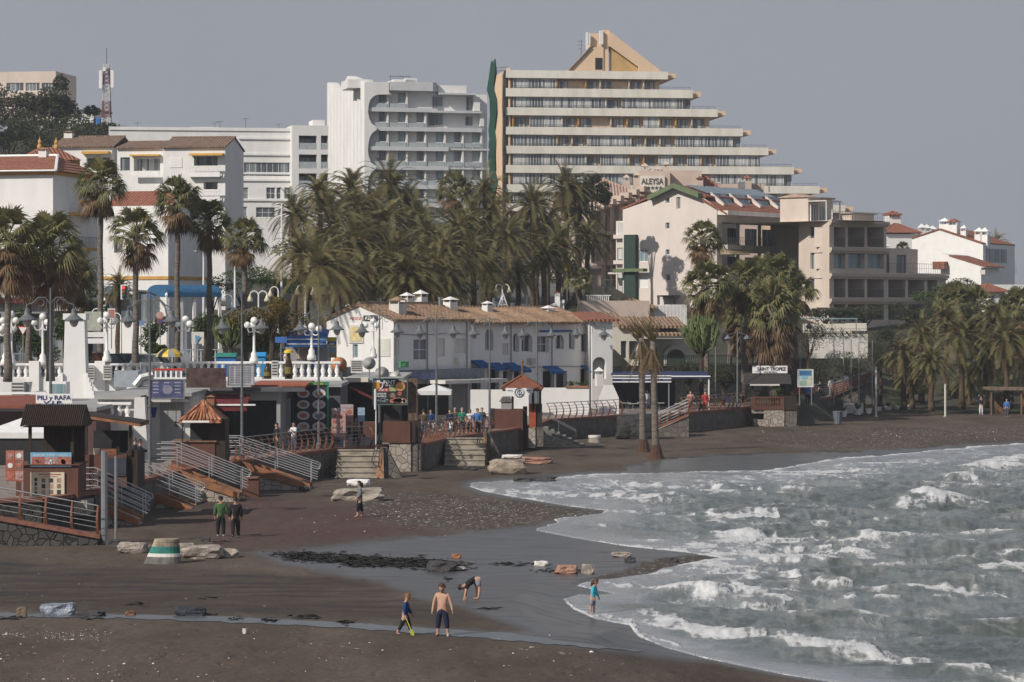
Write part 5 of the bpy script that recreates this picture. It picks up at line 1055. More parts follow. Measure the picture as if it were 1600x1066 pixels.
for k,px in enumerate((965,978,990,1003,1030,1062,1075,1090,1150,1163,1128)):
 d_=234-(k%3)*1.5 if px<1100 else 246; t_=empty('cafe_table',on(px,d_,P),0,['small grey cafe table under the navy awning','bare cafe table between awning and twin palms','pale cafe table beside the awning post'][k%3]if px<1100 else 'navy covered cafe table stacked by the terrace rail','table','cafe tables on the promenade' if px<1100 else 'navy cafe tables by the rail')
 mb=MB(); x=gx(px,d_); mb.box(x-.4,d_-.4,P+.70,x+.4,d_+.4,P+.74); mb.build('table_top',DBLUE if px>1100 else GREYW,t_)
 mb=MB(); mb.tube([(x,d_,P),(x,d_,P+.7)],.04,6); mb.box(x-.25,d_-.25,P,x+.25,d_+.25,P+.03); mb.build('leg',METAL,t_)
# ---- white balustrade of the street terrace
def baluster_mesh():
 mb=MB(); mb.lathe([(.09,0),(.09,.06),(.05,.12),(.11,.35),(.10,.45),(.045,.68),(.09,.78),(.09,.84)],(0,0,0),8); return mb
def balustrade(x0,x1,y,z,label,h=1.1,n=None,posts=True):
 b_=empty('balustrade',((x0+x1)/2,y,z),0,label,'balustrade')
 mb=MB(); mb.box(x0,y-.16,z+h-.14,x1,y+.16,z+h); mb.build('top_rail',WHITE2,b_); mb=MB(); mb.box(x0,y-.14,z-.0,x1,y+.14,z+.12); mb.build('plinth',WHITE2,b_)
 n=n or int((x1-x0)/.42)
 for i in range(n):
  mb=MB(Matrix.Translation((x0+(x1-x0)*(i+.5)/n,y,z+.12))@Matrix.Scale((h-.26)/.84,4,(0,0,1))@Matrix.Scale(1.35,4,(1,0,0))); mb.lathe([(.11,0),(.11,.08),(.06,.14),(.12,.36),(.11,.46),(.055,.68),(.11,.76),(.11,.84)],(0,0,0),7); mb.build('baluster',WHITE2,b_,smooth=True)
 return b_
for a,b,lab in((-60,99,'white balustrade along the street above the vip kiosk'),(134,285,'white balustrade between the tall white pillar and the shops sign'),(287,410,'white balustrade behind the roof signs of the bars'),(412,532,'white balustrade next to the orange disc sign')):
 balustrade(gx(a,TY),gx(b,TY),TY-.05,T-.0,lab,1.0 if a<200 else 1.12)
o=MB().box(-75,TY-.22,1,gx(534,TY),TY-.02,T-.01).build('terrace_front_wall',WHITE); tag(o,'white wall under the street balustrade behind the bar roofs','wall')
for px in(45,148):o=MB().box(gx(px,TY-.4),TY-.45,3.5,gx(px+16,TY-.4),TY-.2,T+1.15).build('balustrade_pier',WHITE2); tag(o,['plain white pier of the street balustrade beside the grey pole','white pier of the street balustrade with an air conditioner below'][px>100],'pier')
# tall white pillar with flank steps
tp=empty('pillar',on(116,168,4),0,'tall tapering white pillar rising above the bar roofs','pillar')
mb=MB(); D_=168; xa,xb=gx(100,D_),gx(133,D_); mb.prism([(xa-.1,4),(xb+.1,4),(xb-.05,zat(500,D_)),(xa+.05,zat(500,D_))],D_,D_+1.2,'y'); mb.box(xa-.05,D_-.1,zat(500,D_)+.01,xb+.05,D_+1.3,zat(490,D_)); mb.build('shaft',WHITE,tp)
for s in(-1,1):
 mb=MB()
 for k in range(8):z=4.2+k*.26; w_=.75*(1-k/8.5); xo=xa-.05 if s<0 else xb+.05; mb.box(xo+s*w_,D_-.2,z-.26,xo+s*.0,D_+.3,z)
 mb.build('stepped_flank',WHITE2,tp)
# ---- lamps with white globes on the balustrade, and gooseneck street lamps
def globe_lamp(px,pyb,pyt,D,label,n=4):
 z0,z1=zat(pyb,D),zat(pyt,D); x=gx(px,D); h=z1-z0; o=empty('globe_lamp',(x,D,z0),.3*px,label,'street lamp','white globe lamps along the street balustrade')
 M=o.matrix_basis; mb=MB(M)
 mb.lathe([(.30,0),(.30,.25),(.2,.45),(.22,.6),(.09,.8),(.08,h*.72),(.12,h*.74),(.07,h*.78),(.06,h-.35),(.1,h-.32)],(0,0,0),10); mb.build('post',WHITE2,o,smooth=True)
 for k in range(n-1):
  a=2*PI*k/(n-1); c,s=math.cos(a),math.sin(a); mb=MB(M)
  mb.tube([(0,0,h*.76),(.2*c,.2*s,h*.70),(.42*c,.42*s,h*.70),(.55*c,.55*s,h*.78)],.035,5); ar_=mb.build('arm',WHITE2,o); MB(M).ball((.55*c,.55*s,h*.78+.22),.22,12,8).build('globe',GLOBE,ar_,smooth=True)
 MB(M).ball((0,0,h-.12),.23,12,8).build('globe',GLOBE,o,smooth=True); return o
for px,b,t_,lab in((18,571,488,'globe lamp over the balustrade, partly hidden by dead palm leaves'),(67,571,492,'globe lamp between the grey lamp post and the white pillar'),(167,566,490,'globe lamp beside the tall white pillar'),(290,567,496,'globe lamp near the yellow parasol'),(397,568,498,'globe lamp in front of the round yellow shrub'),(8,571,505,'globe lamp next to the palm trunks at the edge of the view'),(487,563,507,'globe lamp by the blue kiosk awning'),(583,560,500,'globe lamp in front of the gable poster')):
 globe_lamp(px,b,t_,TY-.06 if px<530 else 212,lab)
def goose_lamp(px,pyb,pyt,D,label,two=True):
 z0,z1=zat(pyb,D),zat(pyt,D); x=gx(px,D); o=empty('street_lamp',(x,D,z0),0,label,'street lamp','white gooseneck street lamps')
 MB().tube([(x,D,z0),(x,D,z1)],[.09,.06],6).build('post',WHITE2,o)
 for s in(-1,1)if two else(-1,):
  mb=MB(); mb.tube([(x,D,z1-.1)]+[(x+s*(.32-.32*math.cos(PI*i/6)),D,z1+.34*math.sin(PI*i/6))for i in range(7)],.045,5); a=mb.build('arm',WHITE2,o)
  mb=MB(); mb.lathe([(.05,.1),(.1,-.05),(.24,-.35),(.2,-.45),(.05,-.5)],(x+s*.64,D,z1),10); mb.build('lantern',CREAMGL,a,smooth=True)
 return o
for px,b,t_,D_,lab,two in((477,515,452,232,'gooseneck lamp with two cream lanterns beside the van',True),(404,545,462,215,'gooseneck lamp rising behind the round shrub',True),(363,560,468,205,'single gooseneck lamp at the tall palm trunk',False),(435,540,455,225,'single gooseneck lamp in front of the long palm frond',False),(726,486,462,262,'gooseneck lamp above the tiled roof ridge',True),(785,490,450,275,'gooseneck lamp by the playground frame',True),(857,480,426,300,'tall gooseneck lamp beside the climbing road',True),(467,560,497,214,'gooseneck lamp above the blue kiosk',True),(550,500,483,240,'gooseneck lamp just behind the gable ridge',True),(893,440,404,318,'gooseneck lamp beside the yellow sign',False),(189,560,497,205,'gooseneck lamp close to the traffic light',False),(158,560,490,205,'gooseneck lamp behind the white pillar',False)):
 goose_lamp(px,b,t_,D_,lab,two)
for px,b,t_,D_,lab in((440,470,318,250,'tall plain white pole in front of the white flats'),(367,520,398,232,'plain white pole by the scrub bank'),(318,540,395,236,'plain pale pole behind the blue canopy'),(823,486,412,290,'white pole with a slim panel beside the road'),(1541,600,436,0,'')):
 if not D_:continue
 o=empty('pole',on(px,D_,zat(b,D_)),0,lab,'pole'); MB().tube([(gx(px,D_),D_,zat(b,D_)),(gx(px,D_),D_,zat(t_,D_))],[.11,.06],8).build('shaft',WHITE2,o)
 if px==823:MB().box(gx(820,D_),D_-.1,zat(445,D_),gx(826.5,D_),D_,zat(412,D_)).build('panel',WHITE2,o)
 else:mb=MB(); mb.tube([(gx(px,D_),D_,zat(t_,D_)),(gx(px,D_)-.5,D_,zat(t_,D_)+.15)],.04,5); mb.box(gx(px,D_)-.8,D_-.1,zat(t_,D_)+.1,gx(px,D_)-.45,D_+.1,zat(t_,D_)+.2); mb.build('luminaire',GREYW,o)
f=Fac(-30,216,132,217); q=f.pt; o=building('street_shop',f,'low white street shop with maroon fascia behind the globe lamps','shop',z=T); hh=[f.rc((a,490,a+24,560))for a in(-22,8,38,68,98)]
mb=shell(f,0,T,f.u(132),q(50,464)[1],6,hh,.4); mb.build('wall',GREYW,o); MB(f.M).box(0,-.5,q(50,474)[1],f.u(72),-.02,q(50,466)[1]).build('fascia',REDCAN,o); MB(f.M).box(f.u(74),-.9,q(100,486)[1],f.u(131),-.02,q(100,482)[1]).build('awning',OLDWHITE,o)
for h in hh:window(o,f,h,2,1,GREYW,GLASS,y=.3,name='shop_window')
# traffic light on its curved arm
tl=empty('traffic_light',on(262,200,T),0,'traffic light with red lamp lit on a curved grey arm','traffic light'); D_=200
mb=MB(); mb.tube([(gx(264,D_),D_,T),(gx(264,D_),D_,zat(510,D_)),(gx(258,D_),D_,zat(480,D_)),(gx(245,D_),D_,zat(462,D_)),(gx(228,D_),D_,zat(455,D_)),(gx(200,D_),D_,zat(454,D_))],.07,6); mb.build('arm',METAL,tl)
mb=MB(); bx(mb,188.5,445,200,468,D_-.2,.16); mb.build('backboard',WHITE2,tl); mb=MB(); bx(mb,190.5,446.5,198,466.5,D_-.32,.115); hd=mb.build('head',BLACK,tl)
rl=bpy.data.materials.new('red_signal'); rl.use_nodes=True; rl.node_tree.nodes['Principled BSDF'].inputs['Base Color'].default_value=(.6,.03,.02,1); rl.node_tree.nodes['Principled BSDF'].inputs['Emission Color'].default_value=(1,.06,.03,1); rl.node_tree.nodes['Principled BSDF'].inputs['Emission Strength'].default_value=1.2
for y,m_ in((450,rl),(456.5,mk('amber_lens',(.25,.12,.03))),(462.5,mk('green_lens',(.02,.08,.05)))):mb=MB(Matrix.Translation((gx(194.2,D_),D_-.33,zat(y,D_)))@Matrix.Rotation(R(90),4,'X')); mb.lathe([(.11,0),(.11,.02),(.02,.05)],(0,0,0),12); mb.build('lens',m_,hd)
# yield sign, no-stopping discs, small street signs
def post_sign(px,pyb,pyt,D,shape,mat,label,w_=.7,inner=None):
 o=empty('street_sign',on(px,D,zat(pyb,D)),0,label,'sign'); x=gx(px,D); z=zat(pyt,D)
 MB().tube([(x,D+.05,zat(pyb,D)),(x,D+.05,z)],.04,6).build('post',METAL,o)
 def face(s,m_,y,nm):
  mb=MB(Matrix.Translation((x,y,z)))
  if shape=='tri':mb.prism([(-.5*s,.43*s),(0,-.43*s),(.5*s,.43*s)],0,.02,'y')
  elif shape=='disc':mb.prism([(.5*s*math.cos(2*PI*i/16),.5*s*math.sin(2*PI*i/16))for i in range(16)],0,.02,'y')
  else:mb.box(-.5*s*shape,0,-.5*s,.5*s*shape,.02,.5*s)
  return mb.build(nm,m_,o)
 face(w_,mat,D-.03,'face')
 if inner:face(w_*.72,inner,D-.055,'face_print')
 return o
post_sign(36,572,517,190,'tri',RED,'yield sign with red border among the globe lamps',.75,WHITE2)
post_sign(250,560,493,205,'disc',mk('faded_pink_disc',(.50,.30,.26)),'faded pink round sign on the grey lamp post',.55)
post_sign(250,560,502,204.5,'disc',RED,'small red bordered round sign below the faded disc',.42,mk('sign_blue',(.05,.10,.35)))
post_sign(220,560,505,205,1.5,mk('sign_pale_blue',(.18,.27,.45)),'small blue plate sign near the traffic light',.38)
post_sign(174,545,490,200,.72,OLDWHITE,'white square sign with a red ring near the traffic light',.72,mk('ring_red',(.5,.2,.16)))
post_sign(886,470,411,300,.45,YELLOW,'yellow signboard hanging above the climbing road',1.6,mk('yellow_print',(.35,.25,.05)))
post_sign(439,566,531,195,2.0,mk('street_blue',(.05,.15,.42)),'blue street name plate on a white post by the round shrub',.40)
o=post_sign(309,567,528,190,1.05,OLDWHITE,'white bus stop panel with blue hand print beside a globe lamp',.78); D_=189.9
mb=MB(); bx(mb,305,524,308,531,D_-.01,.01); mb.prism([(gx(304,D_),zat(535,D_)),(gx(310,D_),zat(525,D_)),(gx(313,D_),zat(525,D_)),(gx(307,D_),zat(535,D_))],D_-.03,D_-.012,'y'); mb.build('logo',mk('logo_blue',(.08,.30,.55)),o)
# ================================================================ THE PROMENADE: sea walls, railings, ramps, kiosks, bars
def seg(i):
 a,b=EW[i],EW[i+1]; t=(b-a).normalized(); n=Vector((t.y,-t.x)); return a,b,t,n
def sea_wall(i,label,mat=STONE,z1=1.42,z0=-.45):
 a,b,t,n=seg(i); L_=(b-a).length; M=Matrix(((t.x,-t.y,0,a.x),(t.y,t.x,0,a.y),(0,0,1,0),(0,0,0,1)))
 o=empty('sea_wall',(*((a+b)/2),z0),0,label,'sea wall','stone sea walls under the promenade')
 MB(M).box(-.16,-.34,z0,L_+.1,-.01,z1).build('masonry',mat,o); MB(M).box(-.2,-.42,z1+.002,L_+.14,.25,z1+.17).build('coping',BRICKRED,o)
 return o
WL=['dark cobbled sea wall at the edge of the view','cobbled sea wall under the vip kiosk','shadowed sea wall between the two front ramps','short sea wall by the second ramp','sea wall below the tile roofed kiosk','long sea wall below the curved rail and plate boards','sea wall behind the pale stone steps','sea wall under the beer sign kiosk','sea wall just past the beer sign kiosk','sea wall between two orange buttresses','sea wall behind the brown bathing hut','short sea wall at the grey steps','grey sea wall in front of the white terrace','sea wall behind the twin palms','curving grey sea wall beside the thatched stand','sea wall under the thatched stand','sea wall by the map board','sea wall below the red brown ramp']
for i in range(18):sea_wall(i,WL[i],COBBLE if i<2 else STONE)
def railing(pa,pb,label,step=.95,red=True):
 """brown curved posts leaning out over the wall, with thin pipes through them"""
 a,b=Vector(pa),Vector(pb); t=(b-a); Lh=Vector((t.x,t.y,0)); L_=Lh.length; d=Lh.normalized(); n=Vector((d.y,-d.x,0)); sl=t.z/L_
 o=empty('promenade_railing',(a+b)/2,0,label,'railing','curved brown railings along the promenade')
 pr=[(.0,0),(.14,.3),(.17,.6),(.08,.9),(-.12,1.15)]
 N=max(2,int(L_/step))
 for i in range(N+1):
  c=a+t*(i/N); MB().tube([c+n*x+Vector((0,0,z))for x,z in pr],[.085,.075,.06,.05,.035],4).build('post',RAILBR,o)
 mb=MB()
 for x,z,r in((.12,.28,.016),(.17,.5,.016),(.15,.72,.016),(.06,.93,.016),(-.12,1.16,.03)):mb.tube([a+n*x+Vector((0,0,z)),b+n*x+Vector((0,0,z))],r,5)
 mb.build('pipe',METAL,o); return o
def e3(px,D,z=1.6):return on(px,D,z)
def onE(i,f0):a,b=EW[i],EW[i+1]; c=a+(b-a)*f0; return Vector((c.x,c.y,1.6))
RL=[((4,.62),(5,.0),'brown railing behind the tile roofed kiosk ramp'),((5,.0),(5,1.),'long brown railing in front of the plate boards'),((6,.05),(6,.75),'brown railing beneath the beer sign'),((8,.0),(8,1.),'brown railing just past the beer sign kiosk'),((9,.05),(9,.9),'brown railing in front of the walkers by the tent'),((12,.05),(12,1.),'brown railing before the white terrace wall'),((14,.05),(14,.97),'brown railing along the navy cafe tables')]
for(i,f0),(j,f1),lab in RL:railing(onE(i,f0),onE(j,f1),lab)
# ---- front ramp with cobbled wall and its leaning rail
o=empty('beach_ramp',on(60,118,0),0,'cobbled ramp with sloping brown coping running down to the sand','ramp','ramps from promenade to beach')
D_=118; za,zb_=1.25,.45; xa,xb=gx(-90,D_),gx(152,D_)
MB().prism([(xa,-.5),(xb,-.5),(xb,zb_-.16),(xa,za+.2)],D_,D_+2.2,'y').build('masonry',COBBLE,o); MB().prism([(xa,za+.205),(xb+.1,zb_-.155),(xb+.1,zb_+.02),(xa,za+.38)],D_-.1,D_+.4,'y').build('coping',BRICKRED,o)
railing((xa,D_+.1,za+.38),(xb,D_+.1,zb_+.02),'brown leaning railing on the cobbled front ramp',.92)
def pipe_rail(par,M,x0,x1,zf0,zf1,y,flat=0,n=4):
 mb=MB(M); r=.022
 for k in range(n):
  h=1.08-.27*k; pts=([(x0-flat,y,zf0+h)]if flat else[])+[(x0,y,zf0+h),(x1,y,zf1+h)]
  if k==0:pts+=[(x1+.12,y,zf1+h-.06),(x1+.14,y,zf1+h-.22),(x1,y,zf1+h-.27)]
  mb.tube(pts,r*1.15,5)
 for k in range(3):f0=.04+.44*k; x=x0+(x1-x0)*f0; z=zf0+(zf1-zf0)*f0; mb.tube([(x,y,z),(x,y,z+1.08)],.024,5)
 return mb.build('pipe_rail',mk('bright_steel',(.46,.46,.47),.35,.05,3,metal=.5),par)
def ramp(px0,py0,px1,py1,D,W,label,mat=ORANGE,skew=5.):
 o=empty('beach_ramp',on((px0+px1)/2,D,0),0,label,'ramp','ramps from promenade to beach')
 x0,x1,z0,z1=gx(px0,D),gx(px1,D),zat(py0,D),zat(py1,D)
 mb=MB(); mb.prism([(x0-.6,-.4),(x1-.2,-.4),(x1,z1-.25),(x0-.2,z0-.45)],D+.1,D+W,'y'); mb.build('masonry',PSTONE,o)
 mb=MB(); mb.prism([(x0-.3,z0-.55),(x1,z1-.28),(x1,z1),(x0-.3,z0)],D,D+.3,'y'); mb.build('curb',mat,o)
 mb=MB(); mb.prism([(x0-.3,z0-.55),(x1,z1-.28),(x1,z1),(x0-.3,z0)],D+W,D+W+.3,'y'); mb.build('curb',mat,o)
 mb=MB(); mb.prism([(x0-.6,z0-.45),(x1-.1,z1-.2),(x1-.1,z1-.06),(x0-.6,z0-.1)],D+.31,D+W-.01,'y'); mb.build('tread',CONC,o)
 pipe_rail(o,None,x0,x1+.4,z0,z1,D+.15,.9); pipe_rail(o,None,x0,x1+.3,z0,z1,D+W+.15,.9)
 return o
ramp(140,772,216,812,129.5,1.7,'foremost pipe railed ramp beside the vip kiosk'); ramp(219,757,300,793,140,1.7,'second pipe railed ramp with dark stone flank')
ramp(272,727,373,771,145.0,1.8,'pipe railed ramp with worn orange flank below the tile roofed kiosk'); ramp(369,715,484,757,155,2.0,'longest pipe railed ramp with bright orange flank and pale rubble below')
# pillar block and bollards at the ramp feet
o=empty('ramp_end_block',on(390,149,0),0,'red brown block at the foot of the orange flanked ramp','block'); MB().box(gx(380,149),149,-.2,gx(404,149),150,.95).build('block',BROWN,o); MB().box(gx(381,149)-.02,148.9,.955,gx(403,149),150.1,1.02).build('cap',BRICKRED,o)
for px,yb,yt,D_,w_,lab,m_ in((163,826,705,119,.28,'thick grey beach shower post beside the front ramp',METAL),(181,838,713,118,.12,'thin grey post next to the beach shower post',METAL)):
 o=empty('post',on(px,D_,0),0,lab,'post'); mb=MB(); x=gx(px,D_); mb.lathe([(w_*.5,-.1),(w_*.5,zat(yt,D_))],(x,D_,0),10); mb.build('shaft',m_,o); mb=MB(); mb.lathe([(w_*.8,0),(w_*.8,.06)],(x,D_,.0),10); mb.build('base',m_,o)
def board(name,px0,py0,px1,py1,D,mat,label,cat='sign',frame=None,th=.06,legs=None):
 o=empty(name,on((px0+px1)/2,D,zat(py1,D)),0,label,cat); bx(MBt:=MB(),px0,py0,px1,py1,D,th); MBt.build('panel',mat,o)
 if frame:
  mb=MB(); w_=.05; x0,x1,z0,z1=gx(px0,D),gx(px1,D),zat(py1,D),zat(py0,D); y0,y1=D-.03,D+th+.02
  mb.box(x0-w_,y0,z0-w_,x0,y1,z1+w_); mb.box(x1,y0,z0-w_,x1+w_,y1,z1+w_); mb.box(x0,y0,z0-w_,x1,y1,z0); mb.box(x0,y0,z1,x1,y1,z1+w_); mb.build('frame',frame,o)
 if legs:
  for p_ in(px0+2,px1-2):MB().box(gx(p_,D)-.04,D+.01,legs,gx(p_,D)+.04,D+th-.01,zat(py1,D)).build('leg',METAL,o)
 return o
def patch(o,D,items,name='print',off=.012):
 """printed patches on a panel: (px0, py0, px1, py1, material), or an ellipse when a sixth value is given"""
 by={}
 for it in items:by.setdefault(it[4],[]).append(it)
 for k,(m_,its)in enumerate(by.items()):
  mb=MB()
  for j,it in enumerate(its):
   x0,x1,z0,z1=gx(it[0],D),gx(it[2],D),zat(it[3],D),zat(it[1],D); y=D-off-.004*(it[5]if len(it)>5 else 0)
   if len(it)>5 and it[5]>=2:
    cx,cz,rx,rz=(x0+x1)/2,(z0+z1)/2,(x1-x0)/2,(z1-z0)/2; mb.face(*[(cx+rx*math.cos(2*PI*i/18),y,cz+rz*math.sin(2*PI*i/18))for i in range(18)])
   else:mb.face((x0,y,z0),(x1,y,z0),(x1,y,z1),(x0,y,z1))
  mb.build(name,m_,o)
FOOD1=mk('print_food_red',(.36,.10,.075),.6,.5,6,col2=(.16,.05,.03)); FOOD2=mk('print_food_orange',(.40,.15,.09),.6,.4,7,col2=(.24,.06,.05)); FOOD3=mk('print_food_brown',(.25,.16,.12),.6,.4,8,col2=(.08,.05,.04)); FOODP=mk('print_pinkish',(.45,.28,.25),.6,.3,8)
PLATE=mk('print_plate',(.52,.54,.57),.6,.05); PSKY=mk('print_sky_blue',(.18,.42,.62),.6,.1); CREAMP=mk('print_cream',(.62,.56,.42),.6,.05); NAVYINK=mk('navy_ink',(.03,.03,.16)); INK=mk('dark_ink',(.04,.035,.05)); WINK=mk('white_ink',(.72,.72,.72))
# ---- kiosk with the corrugated roof
D_=126.5; o=empty('kiosk',on(80,D_,P),0,'brown beach kiosk with corrugated dark roof and a white vip name board','kiosk'); s_=D_/F
mb=MB(); bx(mb,25,727,122,782,D_,2.4); mb.build('counter',BROWN,o); mb=MB(); bx(mb,20,725.5,124,727.2,D_-.12,2.7); mb.build('counter_top',mk('counter_brown',(.13,.06,.04)),o)
mb=MB(); bx(mb,27,782.3,136,806,D_+.1,2.4); mb.build('stone_base',PSTONE,o)
zr,ze=zat(634,D_),zat(666,D_); x0,x1=gx(34,D_),gx(131,D_)
mb=MB(); n=30
for k in range(n):
 a,b=x0+(x1-x0)*k/n,x0+(x1-x0)*(k+1)/n; m_=(a+b)/2
 for(ya,yb,zA,zB)in((D_-.5,D_+.9,ze,zr),(D_+.9,D_+2.6,zr,ze)):
  mb.face((a,ya,zA),(m_,ya,zA+.06),(m_,yb,zB+.06),(a,yb,zB)); mb.face((m_,ya,zA+.06),(b,ya,zA),(b,yb,zB),(m_,yb,zB+.06))
mb.face((x0,D_-.5,ze-.03),(x0,D_+2.6,ze-.03),(x1,D_+2.6,ze-.03),(x1,D_-.5,ze-.03)); mb.face((x1-.02,D_-.5,ze),(x1-.02,D_+2.6,ze),(x1-.02,D_+.9,zr)); mb.face((x0+.02,D_-.5,ze),(x0+.02,D_+.9,zr),(x0+.02,D_+2.6,ze)); mb.build('roof',DWOOD,o)
for px,dy in((46,.1),(58,2.2),(112,.1),(118,2.2)):MB().box(gx(px,D_)-.07,D_+dy,zat(726,D_),gx(px,D_)+.07,D_+dy+.14,ze).build('post',DWOOD,o)
MB().box(gx(62,D_),D_+2.0,zat(726,D_),gx(120,D_),D_+2.1,ze).build('back_panel',DWOOD,o)
sg=MB().box(gx(51,D_),D_+.84,zr+.07,gx(108,D_),D_+.9,zat(616.3,D_)).build('name_board',WHITE2,o)
text('PILI y RAFA',sg,None,gx(79.5,D_),D_+.82,zat(625.6,D_),zat(617.6,D_)-zat(624.6,D_),NAVYINK,gx(106,D_)-gx(53,D_),bold=.02); text('V.I.P.',sg,None,gx(79,D_),D_+.82,zat(632.6,D_),zat(626.6,D_)-zat(631.8,D_),NAVYINK,gx(95,D_)-gx(63,D_),bold=.03)
b1=MB().box(gx(48,D_),D_-.08,zat(729,D_),gx(112,D_),D_-.03,zat(707,D_)).build('photo_board',PSKY,o)
patch(b1,D_-.08,[(50,714,69,728,FOOD1),(69.7,714,90,728,FOODP),(90.7,714,111,728,FOOD2)])
rr=random.Random(2); patch(b1,D_-.09,[(50+20.5*k+rr.random()*14,715+rr.random()*8,50+20.5*k+4+rr.random()*14,718+rr.random()*9,rr.choice((FOOD2,FOOD3,FOODP,WINK)),2)for k in(0,0,0,0,0,0,1,1,1,1,1,2,2,2,2,2,2)],'print')
text('BEBIDAS  TAPAS  PAELLAS',b1,None,gx(80,D_),D_-.10,zat(713,D_),.10,WINK,gx(108,D_)-gx(56,D_))
b2=MB().box(gx(48,D_),D_-.08,zat(774.5,D_),gx(101,D_),D_-.02,zat(738,D_)).build('menu_board',CREAMP,o)
patch(b2,D_-.08,[(65+12*i,747.5+9*j,71+12*i,754+9*j,(FOOD3,INK,FOODP)[(i+j)%3])for i in range(3)for j in range(3)]+[(54,747+7*j,58,752+7*j,(INK,NAVYINK,FOOD3,INK)[j])for j in range(4)]+[(60,740.5,95,742,FOOD1),(66,744,90,745,FOODP)])
b3=board('menu_stand',9,704,37,752,D_-1.0,FOOD1,'red photo menu stand to the side of the vip kiosk',legs=P); patch(b3,D_-1.0,[(10+14*i,705.5+15.5*j,22.5+14*i,719+15.5*j,(FOOD2,FOODP,FOOD1,FOOD3)[(i+2*j)%4])for i in range(2)for j in range(3)]); patch(b3,D_-1.01,[(12+14*i,708+15.5*j,20+14*i,716+15.5*j,(FOODP,WINK,FOOD2)[(i+j)%3],2)for i in range(2)for j in range(3)])
# ---- bar beside it with the orange edged canopy
D_=133; o=empty('kiosk',on(165,D_,P),0,'brown beach bar with sloping orange edged canopy and black screen','kiosk')
mb=MB(); bx(mb,128,711,198,762,D_,2.2); mb.build('counter',BROWN,o); mb=MB(); bx(mb,197.5,705,215,764,D_+.2,2.6); mb.build('cabinet',DWOOD,o)
mb=MB(); z0,z1=zat(648,D_),zat(662,D_); x0,x1=gx(130,D_),gx(222,D_); mb.prism([(x0,z0-.12),(x1,z1-.12),(x1,z1),(x0,z0)],D_-.6,D_+2.6,'y'); mb.build('canopy',ORANGE,o); mb=MB(); mb.prism([(x0,z0+.004),(x1,z1+.004),(x1,z1+.06),(x0,z0+.06)],D_-.55,D_+2.7,'y'); mb.build('canopy_top',DWOOD,o)
for px in(134,203):MB().box(gx(px,D_)-.06,D_+.1,zat(712,D_),gx(px,D_)+.06,D_+.22,zat(655,D_)-.05).build('post',DWOOD,o)
mb=MB(); bx(mb,146,673,187,710.8,D_+1.2,.08); mb.build('screen',BLACK,o); mb=MB(); bx(mb,168,716,197,744,D_-.06,.05); mb.build('dark_pane',mk('dark_pane',(.05,.06,.08),.2),o)
mb=MB(); bx(mb,158,702,182,710.8,D_+.2,.5); mb.build('brick_grill',mk('brick_red',(.22,.09,.05),.8,.3,6),o); mb=MB(); mb.lathe([(.14,0),(.17,.28)],(gx(150,D_),D_+.3,zat(711,D_)),12); mb.build('bucket',CREAMP,o)
o=empty('speaker_box',on(93,131,zat(702,131)),0,'weathered wooden loudspeaker box behind the vip counter','loudspeaker'); mb=MB(); bx(mb,84,687,103,702,131,.5); mb.build('box',WOOD,o); mb=MB(); mb.M=Matrix.Translation((gx(95,131),130.98,zat(697,131)))@Matrix.Rotation(R(90),4,'X'); mb.lathe([(.17,0),(.15,.02),(.05,.0)],(0,0,0),14); mb.build('cone',INK,o)
# white tent roof behind
def tent(px0,px1,ye,yp,D,W,label,leg=True,pxa=None):
 o=empty('canopy_tent',on((px0+px1)/2,D,P),0,label,'tent'); x0,x1=gx(px0,D),gx(px1,D); ze,zp=zat(ye,D),zat(yp,D); c=(gx(pxa,D)if pxa else(x0+x1)/2,D+W/2,zp)
 mb=MB(); k=[(x0,D,ze),(x1,D,ze),(x1,D+W,ze),(x0,D+W,ze)]
 for i in range(4):mb.face(k[i],k[(i+1)%4],c); mb.face((k[i][0],k[i][1],ze-.28),(k[(i+1)%4][0],k[(i+1)%4][1],ze-.28),k[(i+1)%4],k[i])
 mb.build('roof_cloth',WCAN,o)
 for i in range(4):MB().tube([(k[i][0],k[i][1]+(.05 if i<2 else-.05),P),(k[i][0],k[i][1]+(.05 if i<2 else-.05),ze)],.03,5).build('leg',METAL,o)
 return o
tent(-30,85,676,652,138,3.2,'white tent roof behind the vip kiosk',pxa=34); tent(650,705,611,601,196,3.5,'white tent over the terrace in front of the roller door')
# ---- tile roofed kiosk
D_=149.5; o=empty('kiosk',on(312,D_,P),0,'small brown kiosk with a hipped clay tile roof','kiosk')
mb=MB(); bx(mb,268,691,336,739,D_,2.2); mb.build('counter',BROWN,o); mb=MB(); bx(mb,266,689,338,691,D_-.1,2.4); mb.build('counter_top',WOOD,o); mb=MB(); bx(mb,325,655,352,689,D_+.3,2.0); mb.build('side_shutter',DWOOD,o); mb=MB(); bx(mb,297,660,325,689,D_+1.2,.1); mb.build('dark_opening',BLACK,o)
mb=MB(); bx(mb,336.3,689,352,739,D_+.05,2.2); mb.build('side_panel',DWOOD,o)
x0,x1=gx(283,D_),gx(346,D_); ze=zat(657,D_); hip(o,None,x0,D_-.6,x1,D_+2.7,ze,zat(628,D_)-ze,mk_tile('clay_kiosk_tile',(.20,.07,.035),(.36,.14,.07),(.44,.24,.14),.3),name='roof',ins=1.02)
mb=MB()
for k in range(11):x=x0+(x1-x0)*k/10; t_=1-abs(k-5)/5; mb.tube([(x,D_-.6,ze+.05),(x0+(x1-x0)*(.5+(k-5)/10*(1-.95*max(.02,1-abs(k-5)/5))),D_-.6+1.6*t_,ze+.05+(zat(628,D_)-ze)*t_)],.06,5)
mb.build('tile_roll',MATS['clay_kiosk_tile'],o); mb=MB(); bx(mb,285,657.4,327,660.5,D_-.62,.1); mb.build('white_fascia',WHITE2,o)
